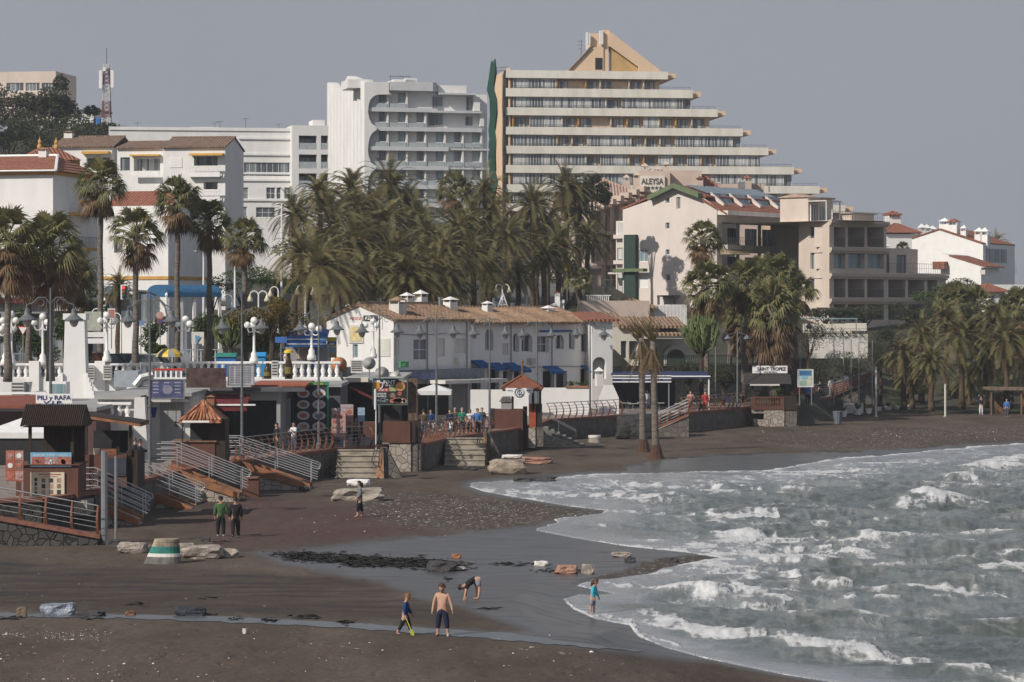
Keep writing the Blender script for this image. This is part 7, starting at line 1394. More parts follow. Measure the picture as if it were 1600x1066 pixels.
# blue kiosk next to the gable
D_=214; o=empty('kiosk',on(480,D_,T),0,'street kiosk with deep blue awning beside the white gable','kiosk'); mb=MB(); bx(mb,446,538,512,575,D_,4); mb.build('wall',GREYW,o); mb=MB(); mb.prism([(D_-1.5,zat(536,D_)),(D_-.02,zat(520,D_)),(D_+3,zat(515,D_)),(D_+3,zat(517,D_)),(D_-1.5,zat(538,D_))],gx(447,D_),gx(511,D_),'x'); mb.box(gx(447,D_),D_-1.53,zat(542,D_),gx(511,D_),D_-1.505,zat(536.2,D_)); mb.build('awning',BLUECAN,o)
mb=MB(); [bx(mb,447,y,511,y+1.3,D_-1.56,.02)for y in(529.5,537)]; mb.build('white_stripe',WHITE2,o); mb=MB(); bx(mb,463,540,486,562,D_-.06,.05); mb.build('goods_display',mk('mottled_goods',(.45,.30,.22),.7,.8,7,col2=(.03,.10,.12)),o); mb=MB(); bx(mb,488,538,495,575,D_-.1,.09); mb.build('blue_post',BLUE,o)
b=board('advert_board',511,527,526,559,216,mk('advert_ochre',(.42,.34,.14)),'narrow yellow and blue advert board against the gable',legs=T); patch(b,216,[(512,528,525,533,YELLOW),(512,534,525,539,mk('advert_blue',(.03,.12,.35))),(514,536,523,539,WINK,2),(515,544,523,551,PSKY),(513,541,525,543,mk('advert_pale',(.55,.50,.35)))])
# ================================================================ PROMENADE LAMPS
def bell_lamp(px,D,yt,yl,label,sides=(-1,1)):
 x=gx(px,D); zt,zl=zat(yt,D),zat(yl,D); o=empty('promenade_lamp',(x,D,P),0,label,'street lamp','tall grey promenade lamps with bell heads')
 mb=MB(); mb.tube([(x,D,P),(x,D,P+2.6),(x,D,zt)],[.085,.075,.04],8); mb.lathe([(.16,0),(.16,.3),(.10,.42)],(x,D,P),10); mb.lathe([(.11,0),(.11,.12)],(x,D,P+3.4),8); mb.build('pole',IRON,o)
 for s in sides:
  mb=MB(); a=1.07; mb.tube([(x,D,zl+.75),(x+s*.25,D,zl+1.05),(x+s*.55,D,zl+1.05),(x+s*.8,D,zl+.8),(x+s*a,D,zl+.72),(x+s*a,D,zl+.5)],.032,5); mb.tube([(x+s*(.45+.17*math.cos(t_)),D,zl+.82+.17*math.sin(t_))for t_ in np.linspace(0,5.2,10)],.018,4); mb.tube([(x,D,zl+.2),(x+s*.18,D,zl+.2),(x+s*.18,D,zl+.9)],.016,4); ar_=mb.build('arm',IRON,o)
  mb=MB(); mb.lathe([(.05,.55),(.10,.52),(.13,.34),(.17,.26),(.30,.14),(.42,.06),(.42,.0),(.30,.02)],(x+s*a,D,zl),14); mb.build('bell_shade',IRON,ar_,smooth=False); MB().lathe([(.03,-.30),(.14,-.24),(.21,-.06),(.22,.02)],(x+s*a,D,zl),12).build('lantern',LANTERN,ar_,smooth=True)
 return o
for px,D_,yt,yl,lab in((79,131.5,450,501,'bell lamp post rising in front of the white pillar'),(234,141.5,458,503,'bell lamp post in front of the traffic light'),(378,157.5,468,514,'bell lamp post crossing the candelabra shrub'),(498,169,474,516,'bell lamp post in front of the blue kiosk awning'),(593,175,483,520,'bell lamp post beside the beer sign'),(682,184,490,522,'bell lamp post on the shaded side of the gable house'),(765,194.5,496,523,'bell lamp post before the arcade awnings'),(839,214.5,500,525,'bell lamp post behind the red hipped hut'),(922,222,500,524,'bell lamp post by the narrow annexe')):
 bell_lamp(px,D_,yt,yl,lab)
for k,(px,D_,yt,yb)in enumerate(((1250,252,497,610),(1303,262,527,606),(1318,264,530,606),(1330,264,530,606),(1342,264,535,606),(1363,266,532,606),(1152,240,515,640),(1118,248,515,600))):
 o=empty('lamp_pole',on(px,D_,P),0,['tall thin lamp pole in front of the map board','thin lamp pole on the shaded terrace, at the glass canopy end','second thin pole of the shaded terrace','third thin pole of the shaded terrace','thin pole with a floodlight head on the shaded terrace','last thin pole before the far palms','thin lamp pole by the navy cafe tables','thin lamp pole among the thick fan palms'][k],'pole','thin poles along the far promenade'); x=gx(px,D_); MB().tube([(x,D_,P-.3),(x,D_,zat(yt,D_))],[.06,.04],6).build('shaft',METAL,o)
 if k in(0,6,7):[MB().lathe([(.04,.35),(.2,.18),(.32,.02),(.15,-.15)],(x+s*.8,D_,zat(yt,D_)-.8),10).build('bell_shade',IRON,o)for s in(-1,1)]; MB().tube([(x-.8,D_,zat(yt,D_)-.45),(x,D_,zat(yt,D_)-.2),(x+.8,D_,zat(yt,D_)-.45)],.03,4).build('arm',IRON,o)
 elif k==4:MB().box(x,D_-.1,zat(yt,D_)-.1,x+.5,D_+.1,zat(yt,D_)+.1).build('floodlight',GREYW,o)
# ================================================================ PLANTS
def frond(mb,base,d,Lf,droop,nl,ll,wd,wind,rnd):
 up=Vector((0,0,1)); side=d.cross(up); side=side.normalized()if side.length>1e-3 else Vector((1,0,0))
 pts=[base]; n=7; c=d.copy(); p=base.copy()
 for i in range(n):
  c=(c+Vector((wind*.05,0,-droop/n*(.4+1.5*i/n)))).normalized(); p=p+c*(Lf/n); pts.append(p.copy())
 mb.tube(pts,[.035-.004*i for i in range(n+1)],3,caps=False)
 tw=rnd.uniform(-.5,.5)
 for i in range(nl):
  s=.12+.88*(i+.5)/nl; k=min(n-1,int(s*n)); f_=s*n-k; q=pts[k].lerp(pts[k+1],f_); t=(pts[k+1]-pts[k]).normalized(); sd=t.cross(up); sd=sd.normalized()if sd.length>.1 else side; nn=sd.cross(t)
  l_=ll*(.55+.9*math.sin(PI*min(1,s*.95+.05)))*rnd.uniform(.85,1.1)*.75
  for sg_ in(-1,1):
   e=(sd*sg_*.78+t*.62+nn*(.22+tw*.15*sg_)+Vector((wind*.10,0,-.16))).normalized(); a=t*wd
   mb.face(q-a,q+a,q+e*l_*.62+a*.7+Vector((0,0,-.02)),q+e*l_+Vector((0,0,-.10*l_)))
def date_crown(seed,n=66,Lf=3.1,nl=30,wd=.030,dead=14,wind=.6):
 r=random.Random(seed); mb=MB()
 for i in range(n):
  t=(i+.5)/n; th=R(8)+R(112)*t**.72+R(r.uniform(-7,7)); ph=i*2.39996+r.uniform(-.25,.25); mb.k=0
  d=Vector((math.sin(th)*math.cos(ph),math.sin(th)*math.sin(ph),math.cos(th))); frond(mb,d*.12,d,Lf*r.uniform(.82,1.06)*(1-.18*(1-t)),(1.05+.7*r.random())*(1.15-.35*t),nl,.36,wd,wind,r)
 mb.k=1
 for i in range(dead):
  th=R(r.uniform(118,160)); ph=r.uniform(0,6.3); d=Vector((math.sin(th)*math.cos(ph),math.sin(th)*math.sin(ph),math.cos(th))); frond(mb,d*.2,d,Lf*r.uniform(.5,.75),.5,nl-12,.30,wd*.8,wind*.3,r)
 for i in range(10):th=R(r.uniform(30,75)); ph=r.uniform(0,6.3); d=Vector((math.sin(th)*math.cos(ph),math.sin(th)*math.sin(ph),math.cos(th))); mb.tube([d*.1,d*.8,d*1.15+Vector((0,0,-.25))],[.05,.06,.03],4)
 return mb
def fan_leaf(mb,base,d,pet,rad,r,droop,nb=13,spread=1.25):
 up=Vector((0,0,1)); sd=d.cross(up); sd=sd.normalized()if sd.length>.05 else Vector((1,0,0)); nn=sd.cross(d)
 roll=r.uniform(-.6,.6); sd,nn=sd*math.cos(roll)+nn*math.sin(roll),nn*math.cos(roll)-sd*math.sin(roll)
 c=base+d*pet; mb.tube([base,base+d*pet*.5+Vector((0,0,.04)),c],[.028,.022,.018],3,caps=False)
 for i in range(nb):
  a=spread*(2*(i+.5)/nb-1); e=(d*math.cos(a)+sd*math.sin(a)+nn*.12*math.cos(3*a)).normalized(); l_=rad*(1-.18*abs(a)/spread)*r.uniform(.88,1.06)
  w_=sd*math.cos(a)*rad*.055-d*math.sin(a)*rad*.055; m_=c+e*l_*.55; tip=c+e*l_+Vector((0,0,-droop*l_*r.uniform(.6,1.3)))
  mb.face(c-w_*.4,c+w_*.4,m_+w_,m_-w_); mb.face(m_-w_,m_+w_,tip+w_*.15)
def fan_crown(seed,n=40,wind=.25):
 r=random.Random(seed); mb=MB()
 for i in range(n):
  t=(i+.5)/n; th=R(6)+R(98)*t**.75; ph=i*2.39996+r.uniform(-.3,.3); d=Vector((math.sin(th)*math.cos(ph)+wind*.25,math.sin(th)*math.sin(ph),math.cos(th))).normalized(); fan_leaf(mb,Vector((0,0,-.25*t)),d,r.uniform(.65,1.05),r.uniform(.75,.98),r,.28+.4*t)
 return mb
def fan_skirt(seed,n=46,H_=1.9):
 r=random.Random(seed); mb=MB()
 for i in range(n):
  t=r.random(); th=R(108+50*t); ph=r.uniform(0,6.3); d=Vector((math.sin(th)*math.cos(ph),math.sin(th)*math.sin(ph),math.cos(th))); fan_leaf(mb,Vector((.1*math.cos(ph),.1*math.sin(ph),-.25-H_*.35*t)),d,r.uniform(.4,.8),r.uniform(.6,.85),r,.5,9,.9)
 return mb
VD=[date_crown(s,w_[0],w_[1],wind=w_[2]).build('crown',[FROND,FRONDB],None,origin=(0,0,0))for s,w_ in((1,(66,3.1,.6)),(2,(58,3.3,1.0)),(3,(72,2.9,.3)),(4,(50,3.2,.9)))]
VF=[fan_crown(s).build('crown',FAN,None,origin=(0,0,0))for s in(11,12,13)]
VS=[fan_skirt(s).build('dead_skirt',FAND,None,origin=(0,0,0))for s in(21,22)]
VS2=[fan_skirt(31,60,3.2).build('dead_skirt',FAND,None,origin=(0,0,0))]
for o in VD+VF+VS+VS2:COL.objects.unlink(o)
PN=[0]
def put(src,par,loc,rz,sc,name):
 o=bpy.data.objects.new(name,src.data); COL.objects.link(o); o.parent=par; o.location=loc; o.rotation_euler=(.14*math.sin(loc[2]*7.3+rz*9),.14*math.cos(loc[2]*5.1+rz*7),rz); o.scale=(sc,)*3; return o
def palm(px,py,D,rad,kind,label,zb=None,group=None,tr=.2,skirt=True,lean=0,sq=1.0,long_skirt=False):
 PN[0]+=1; k=PN[0]; s_=rad*D/F*(1.22 if kind=='d' else 1.15); zc=zat(py,D); zb=hillz(px,D)-.2 if zb is None else zb
 name='date_palm' if kind=='d' else 'fan_palm'; o=empty(name,on(px-lean,D,zb),0,label,'palm tree',group or('feathery date palms' if kind=='d' else 'fan palms with dead skirts'))
 x0=-(0); dx=lean*D/F; hh=zc-zb; mb=MB(o.matrix_basis); tr_=tr*(1.25 if kind=='d' else 1); N=9; r=random.Random(k)
 mb.tube([(dx*(i/N)**1.3+.04*math.sin(i*1.7+k),.03*math.cos(i+k),hh*i/N)for i in range(N+1)],[tr_*(1.35-.4*min(1,i/2.5)-.12*i/N)if i<N else tr_*1.1 for i in range(N+1)],9); mb.build('trunk',BARKD if kind=='d' else BARKF,o,smooth=True)
 rz=r.uniform(-.7,.7)
 if kind=='d':c=put(VD[(k*7+k//3)%4],o,(dx,0,hh),rz,s_/3.0,'crown'); c.scale=(s_/3.0,s_/3.0,s_/3.0*sq)
 else:
  put(VF[k%3],o,(dx,0,hh),rz,s_/1.75,'crown')
  if skirt:put(VS2[0]if long_skirt else VS[k%2],o,(dx,0,hh),rz,s_/1.75,'dead_skirt')
 return o
GL='tall fan palms along the street'
for a in((157,285,197,44,'f','tallest grey trunked fan palm beside the white corner house'),(212,362,192,45,'f','fan palm with wide open crown before the corner house wall'),(277,312,206,41,'f','fan palm in front of the lattice balconies'),(327,345,208,38,'f','fan palm between the lattice balcony house and the white flats'),(382,372,206,37,'f','fan palm beside the plain white pole, green hanging crown'),(12,372,176,56,'f','fan palm with heavy dead skirt at the edge of the view'),(78,382,178,58,'f','fan palm with heavy dead skirt in front of the red roofed house'),(45,392,190,46,'f','fan palm half hidden between the two heavy skirted palms'),(112,432,192,40,'f','low fan palm in front of the tall grey trunk'),(-22,420,184,44,'f','low fan palm cut off by the edge of the view')):
 palm(*a,zb=T,group=GL,long_skirt=a[0]<100,tr=.22)
palm(128,420,215,38,'d','small date palm behind the pale pillar and the fan palms',zb=T,group='date palms along the street'); palm(185,448,214,34,'d','low date palm in front of the corner shop window',zb=T,group='date palms along the street')
MD=[(608,288,300,58,'topmost date palm against the hotel balconies'),(548,296,292,52,'date palm below the hotel fluted wall'),(500,303,285,50,'date palm at the foot of the hotel corner'),(758,300,305,48,'date palm against the green scaffold net'),(885,296,310,52,'orange hearted date palm before the tower balconies'),(832,322,296,52,'date palm below the tower corner'),(520,352,262,74,'broad date palm with long arching fronds before the flats'),(600,352,268,64,'broad date palm in the middle of the grove'),(690,395,256,60,'low spreading date palm above the tiled roof'),(793,372,280,54,'date palm with orange stalks beside the road'),(873,385,288,54,'date palm at the road bend near the yellow sign'),(735,348,285,48,'date palm right below the fan palm of the grove'),(500,415,226,78,'foremost great date palm, its trunk beside the van'),(640,432,238,66,'date palm just behind the gable house roof'),(572,432,246,58,'shaded date palm behind the gable'),(765,425,268,46,'slim date palm beside the playground'),(460,335,270,48,'date palm leaning out over the white flats'),(655,345,290,54,'date palm half hidden in the middle of the grove'),(838,368,302,44,'date palm behind the road lamp'),(700,440,250,46,'low date palm over the double chimneys'),(918,372,305,44,'date palm touching the salmon hotel'),(620,395,255,60,'dark date palm in the heart of the grove'),(555,385,252,60,'brownish date palm above the kiosk palms'),(810,430,285,40,'slender date palm on the road verge'),(740,395,262,52,'wind combed date palm above the ridge pipe'),(470,395,240,56,'date palm fringing the white pole'),(585,330,288,50,'date palm beside the topmost one'),(905,330,312,44,'green date palm behind the road bend'),(670,370,276,50,'mid grove date palm with drooping fronds'),(535,440,236,50,'low date palm beside the foremost great one'),(635,320,300,50,'date palm filling the back row of the grove'),(715,360,280,52,'date palm beneath the single fan palm'),(770,335,300,48,'date palm in front of the tower corner net'),(855,350,300,46,'dark date palm by the upper road lamp'),(560,330,285,52,'date palm in the back row by the hotel corner'),(610,415,250,58,'date palm hanging over the gable ridge'),(680,420,250,54,'date palm close behind the double chimneys'),(850,400,285,42,'low date palm beside the climbing road')]
for px,py,D_,r_,lab in MD:palm(px,py,D_,r_,'d',lab,group='date palms of the hillside grove',tr=.24)
palm(710,296,298,32,'f','single fan palm rising from the date palm grove',group='fan palms of the grove')
palm(905,440,296,24,'f','little bushy fan palm at the iron gate',group='fan palms of the grove',skirt=False)
for px,py,D_,r_,lab,zb in((1099,372,252,33,'slim tall fan palm in front of the pink house',2.5),(1104,446,246,44,'broad fan palm with spreading crown near the candelabra plant',2),(1162,438,250,38,'fan palm between the broad one and the shaded balconies',2),(1215,432,254,42,'fan palm in front of the beige flank wall',3),(1205,482,248,52,'brown skirted fan palm above the thatched stand',2),(1140,470,258,32,'darker fan palm behind the broad one',3),(1243,452,262,34,'fan palm leaning towards the beige building',3),(1165,492,256,40,'low brown fan palm behind the slim lamp pole',3),(1182,425,262,28,'fan palm against the balcony slabs of the pink house',3)):
 palm(px,py,D_,r_,'f',lab,zb=zb,group='thick fan palms by the thatched stand',long_skirt=px in(1205,1165),tr=.24)
for px,py,D_,r_,k_,lab,zb in((1412,555,272,42,'d','shaggy date palm at the near end of the far grove',.3),(1455,565,268,42,'d','shaggy date palm next along the far grove',.3),(1503,525,274,54,'d','tallest shaggy date palm of the far grove',.3),(1573,530,270,56,'d','wide date palm at the edge of the far grove',.3),(1540,560,278,46,'d','date palm between the tallest and the widest one',.3),(1440,520,284,40,'d','date palm behind the first two of the far grove',.4),(1478,500,292,40,'d','date palm in the back row under the terraces',1.5),(1555,495,294,40,'d','back row date palm below the dark hedge',2),(1600,560,276,46,'d','cut off date palm beside the beach shelter',.3),(1490,470,300,34,'f','fan palm in front of the beige terraces',4),(1525,478,302,36,'f','fan palm under the dark shrub',4),(1590,480,300,36,'f','fan palm below the white bungalow',4),(1425,588,276,34,'d','low palm in the shade of the far grove',.3),(1515,590,282,38,'d','shadowed low palm behind the tallest trunk',.4)):
 palm(px,py,D_,r_,k_,lab,zb=zb,group='palms of the far beach',tr=.22)
palm(1557,378,420,22,'d','distant palm behind the white chimneys',zb=10,group='far palms behind the houses'); palm(1572,415,420,18,'d','lower distant palm beside the last white house',zb=8,group='far palms behind the houses'); palm(1410,388,352,12,'f','potted palm on the beige terrace',zb=14,group='far palms behind the houses',skirt=False,tr=.1)
# the twin palms on the sand: narrow, wind stripped crowns
def twin(px,pyc,pxb,pyb,label,seed):
 D_=dep(pyb,0); r=random.Random(seed); o=empty('fan_palm',on(pxb,D_,-.1),0,label,'palm tree','two wind stripped palms standing on the sand'); M=o.matrix_basis; h_=zat(pyc,D_)+.1; dx=(pxc_:=px-pxb)*D_/F; mb=MB(M)
 mb.tube([(dx*(i/8),.02*math.sin(i),h_*i/8)for i in range(9)],[.33,.26,.23,.22,.21,.205,.20,.19,.17],10); mb.build('trunk',BARKF,o,smooth=True)
 mb=MB(M); mb.lathe([(.66,-.15),(.55,.1),(.43,.45),(.32,.85),(.27,1.0)],(0,0,0),12); mb.build('root_boss',mk('palm_root_brown',(.085,.045,.03),.95,.3,4,bump=.8,stretch=(3,3,.6)),o)
 mb=MB(M)
 for i in range(30):
  th=R(r.uniform(2,42)); ph=r.uniform(0,6.3); d=Vector((math.sin(th)*math.cos(ph)-.18,math.sin(th)*math.sin(ph),math.cos(th))).normalized(); mb.k=0 if i<20 else 1; frond(mb,Vector((dx,0,h_-.2)),d,r.uniform(1.3,2.3),.25,14,.24,.018,-.8,r)
 mb.k=1
 for i in range(34):
  th=R(r.uniform(140,176)); ph=r.uniform(0,6.3); d=Vector((math.sin(th)*math.cos(ph),math.sin(th)*math.sin(ph),math.cos(th))); frond(mb,Vector((dx+.2*math.cos(ph),.2*math.sin(ph),h_-.1-1.2*r.random())),d,r.uniform(1.0,2.1),.25,8,.2,.03,0,r)
 mb.build('crown',[FROND,FRONDB],o)
twin(1002,528,1005,707,'thinner of the two bare trunked palms on the sand',1); twin(1020,532,1025,717,'thicker palm on the sand with a dark root boss at the water edge',2)
# ---- leafy trees, hedges, shrubs
def leaves(mb,c,rx,ry,rz,n,size,r,hollow=.35):
 lumps=[(Vector((r.gauss(0,.45),r.gauss(0,.45),r.gauss(0,.40))),r.uniform(.35,.62))for _ in range(9)]
 for _ in range(n):
  b,s=lumps[r.randrange(9)]; d=Vector((r.gauss(0,1),r.gauss(0,1),r.gauss(0,1))).normalized()*s*r.uniform(hollow,1)**.5; q=b+d; p=Vector((c[0]+q.x*rx,c[1]+q.y*ry,c[2]+q.z*rz))
  a=Vector((r.gauss(0,1),r.gauss(0,1),r.gauss(0,.6))).normalized()*size*r.uniform(.6,1.3); e=a.orthogonal().normalized()*size*.5*r.uniform(.6,1.2); mb.face(p-a*.5,p+e*.5,p+a*.5,p-e*.5)
def tree(px,py,rx,ry,D,label,mat=LEAF,n=2600,size=.3,zb=None,seed=0,name='tree',group=None,cat='tree'):
 r=random.Random(seed+int(px)); k=D/F; zc=zat(py,D); zb=hillz(px,D)-.3 if zb is None else zb; o=empty(name,on(px,D,zb),0,label,cat,group); x=gx(px,D)
 mb=MB(); mb.tube([(x,D,zb),(x+.1,D,zb+(zc-zb)*.5),(x,D,zc)],[.22,.18,.08],7)
 for _ in range(6):a=r.uniform(0,6.3); mb.tube([(x,D,zb+(zc-zb)*.6),(x+rx*k*.5*math.cos(a),D+rx*k*.5*math.sin(a),zc+ry*k*r.uniform(-.2,.5))],[.09,.03],5)
 mb.build('trunk',TWOOD,o); mb=MB(); leaves(mb,(x,D,zc),rx*k,rx*k*.8,ry*k,n,size,r); mb.build('crown',mat,o); return o
for a in((20,165,55,40,405,'dark pine at the edge of the wooded hill'),(70,160,34,34,402,'dark tree in front of the peach hilltop block'),(58,205,70,36,392,'broad dark tree on the hill slope'),(125,205,62,24,398,'low dark canopy under the white hut'),(5,215,50,34,380,'dark tree above the red roofed house'),(95,180,34,24,406,'round dark tree beside the white hut'),(150,208,40,14,402,'low dark shrubbery under the phone mast')):tree(*a,seed=3,size=.5,group='dark trees on the hill')
for a in((500,372,40,30,300,'dark tree filling the grove behind the foremost great palm'),(570,368,44,34,304,'dark tree behind the middle of the grove'),(640,380,44,34,300,'dark tree under the topmost date palm'),(705,378,40,34,302,'dark tree under the single fan palm'),(760,380,40,34,308,'dark tree below the green scaffold net'),(830,392,36,30,312,'dark tree beside the upper road'),(610,440,50,26,262,'low dark tree behind the gable roof'),(690,455,44,20,262,'low dark tree over the roof chimneys'),(480,440,34,30,258,'dark tree beside the tall white pole'),(880,425,30,22,318,'low dark tree at the road bend')):tree(*a,seed=15,size=.34,n=1700,group='dark trees inside the grove')
for a in((925,292,22,18,325,'dark bushy tree behind the salmon hotel roof'),(900,300,24,18,322,'dark tree between the grove and the salmon hotel'),(945,312,16,14,330,'small dark tree beside the stepped tiled roof')):tree(*a,seed=5,group='dark trees by the salmon hotel')
for a in((380,432,60,20,252,'green scrub bank behind the street lamps'),(330,445,40,16,248,'scrub beside the blue canopy'),(430,440,40,22,256,'scrub under the white pole'),(108,515,30,26,200,'dark clipped bush behind the globe lamps'),(60,540,26,26,198,'dark bush beside the yield sign'),(235,548,14,12,204,'small dark shrub by the parked cars'),(20,520,30,30,204,'dark garden bush behind the first globe lamps'),(140,470,26,24,222,'green tree in front of the white house flank'),(240,520,22,24,214,'green bush before the corner shop window'),(320,505,26,22,224,'green bush under the blue canopy edge'),(88,470,30,26,224,'garden tree below the red roofed house')):tree(*a,mat=LEAF2,zb=T if a[4]<240 else None,seed=8,name='shrub',cat='shrub',size=.22,n=1800,group='green scrub by the street')
tree(423,502,40,36,202.5,'round shrub with yellow brown top beside a globe lamp',mat=YLEAF,zb=T,seed=4,size=.2,n=6500,name='shrub',cat='shrub'); bpy.data.objects['shrub'].name
for a in((1290,490,34,10,311,'dark trimmed hedge before the beige building'),(1350,490,46,11,311,'long dark hedge under the square balconies'),(1425,492,34,12,313,'dark hedge at the end of the beige building')):tree(*a,seed=6,name='hedge',cat='hedge',size=.22,group='hedges under the beige building')
tree(1512,456,36,17,330,'dense dark shrub in front of the white houses',seed=2,n=3200); tree(1570,490,44,16,312,'green hedge below the white bungalow',mat=LEAF2,seed=9,name='hedge',cat='hedge'); tree(1480,468,40,16,316,'green shrubs among the far palms',mat=LEAF2,seed=11,name='shrub',cat='shrub')
for k,(px,py,rx,ry,D_,lab)in enumerate(((1075,575,46,16,246,'dark clipped bush behind the awning post'),(1130,590,34,14,250,'low dark bush below the green fence'),(1275,580,34,34,284,'dark ivy covered bank beside the map board'),(1330,575,44,30,274,'dark overgrown bank behind the thin poles'),(1375,560,30,30,278,'dark bank growth at the far grove'),(1215,612,26,8,250,'small green hedge behind the thatched stand'),(1420,612,40,10,284,'low green hedge in the shade of the far grove'),(1500,608,46,12,288,'low green hedge behind the far trunks'),(1580,600,50,16,290,'dark hedge behind the beach shelter'),(1262,520,36,34,280,'dark tree beside the fan palms'),(1392,522,34,20,298,'dark shrubby slope beside the shaded white terrace'),(1440,530,40,24,304,'dark shrubby slope behind the first far palms'),(1500,520,46,24,308,'dark shrubby slope behind the tallest far palm'),(1580,530,50,26,308,'dark shrubby slope under the low hedge'))):tree(px,py,rx,ry,D_,lab,mat=LEAF if k not in(5,6,7)else LEAF2,zb=P-1 if D_<262 else 0,seed=k,name='bush',cat='bush',size=.2,n=1800,group='dark bushes behind the promenade')
def euphorbia(px,pyb,pyt,D,w_,label,n,zb,seed):
 r=random.Random(seed); o=empty('candelabra_plant',on(px,D,zb),0,label,'succulent'); x=gx(px,D); zt=zat(pyt,D); zb2=zat(pyb,D); mb=MB(); mt=MB()
 mt.tube([(x,D,zb),(x,D,zb2+.4)],[.22,.18],7)
 for i in range(n):
  a=r.uniform(0,6.3); q=r.random()**.6; ex=w_*q*math.cos(a); ey=w_*.7*q*math.sin(a); z1=zb2+(zt-zb2)*r.uniform(.55,1)*(1-.25*q*q); p0=Vector((x+ex*.08,D+ey*.08,zb2+r.uniform(0,.5))); pm=Vector((x+ex*.75,D+ey*.75,zb2+(z1-zb2)*.5)); mt.tube([p0,p0.lerp(pm,.6)],.06,4); mb.tube([p0.lerp(pm,.5),pm,Vector((x+ex,D+ey,z1))],[.07,.085,.05],4)
  for _ in range(3):f_=r.uniform(.3,.8); b=pm.lerp(Vector((x+ex,D+ey,z1)),f_*.6); mb.tube([b,b+Vector((r.uniform(-.25,.25),r.uniform(-.2,.2),.35)),b+Vector((r.uniform(-.3,.3),r.uniform(-.2,.2),r.uniform(.8,1.3)))],[.05,.06,.035],4)
 mt.build('trunk',TWOOD,o); mb.build('crown',CACT,o)
euphorbia(1096,560,482,242,1.9,'bright green candelabra succulent behind the slim fan palm',80,1.5,3); euphorbia(360,548,494,203,1.5,'candelabra succulent beside the blue container',60,T,4); euphorbia(408,556,528,204.5,1.5,'large candelabra plant under the round yellow shrub',70,T,5)
# ================================================================ PEOPLE
SKIN=mk('skin',(.46,.27,.19),.6,.05); SKIN2=mk('skin_tan',(.33,.18,.12),.6,.05)
def cl(name,c):return mk('cloth_'+name,c,.9,.15,8)
NAVY=cl('navy',(.012,.018,.048)); BLK=cl('black',(.012,.012,.015)); GRN=cl('green',(.045,.12,.04)); GRY=cl('grey',(.17,.17,.19)); TEAL=cl('turquoise',(.05,.40,.52)); WHT=cl('white',(.65,.65,.67)); TAN=cl('tan',(.34,.23,.11)); BLU=cl('blue',(.05,.16,.42)); EMER=cl('emerald',(.02,.19,.12)); REDC=cl('red',(.40,.04,.04)); PNK=cl('pink',(.50,.25,.24)); CRM=cl('cream',(.62,.56,.36)); OLV=cl('olive',(.09,.09,.06)); BRN=cl('brown',(.08,.055,.035)); ROYAL=cl('royal_blue',(.015,.045,.16)); SGRY=cl('shorts_grey',(.22,.23,.27)); DENIM=cl('denim',(.06,.08,.13))
HAIRD=mk('dark_hair',(.018,.012,.010),.6,.2,9); HAIRG=mk('ginger_hair',(.20,.085,.03),.6,.2,9); HAIRB=mk('brown_hair',(.075,.035,.018),.6,.2,9); HAIRGR=mk('grey_hair',(.35,.34,.33),.7,.1)
SHOE=mk('dark_shoe',(.012,.012,.013),.7,.1); SHOEW=mk('pale_shoe',(.55,.55,.55),.7,.1)
def skin_mesh(vs,es,mat,name,par,M,sub=1):
 """one continuous surface grown round a skeleton of joints with a thickness at each joint"""
 bm=bmesh.new(); lay=bm.verts.layers.skin.verify(); bv=[]
 for i,(c,r)in enumerate(vs):
  v=bm.verts.new(c); v[lay].radius=(r,r)if not isinstance(r,tuple)else r; v[lay].use_root=(i==0); bv.append(v)
 for a,b in es:bm.edges.new((bv[a],bv[b]))
 me=bpy.data.meshes.new('sk'); bm.to_mesh(me); bm.free(); o=bpy.data.objects.new('sk',me); TMP.collection.objects.link(o)
 md=o.modifiers.new('s','SKIN'); md.use_smooth_shade=True; md.branch_smoothing=.3
 if sub:m2=o.modifiers.new('u','SUBSURF'); m2.levels=sub
 with bpy.context.temp_override(scene=TMP,view_layer=TMP.view_layers[0]):
  dg=bpy.context.evaluated_depsgraph_get(); out=bpy.data.meshes.new_from_object(o.evaluated_get(dg),depsgraph=dg)
 bpy.data.objects.remove(o); bpy.data.meshes.remove(me); out.name=name; out.materials.clear(); out.materials.append(mat); out.transform(M)
 out.polygons.foreach_set('use_smooth',[True]*len(out.polygons)); ob=bpy.data.objects.new(name,out); COL.objects.link(ob); ob.parent=par; return ob
TMP=bpy.data.scenes.new('tmp')
V3=Vector
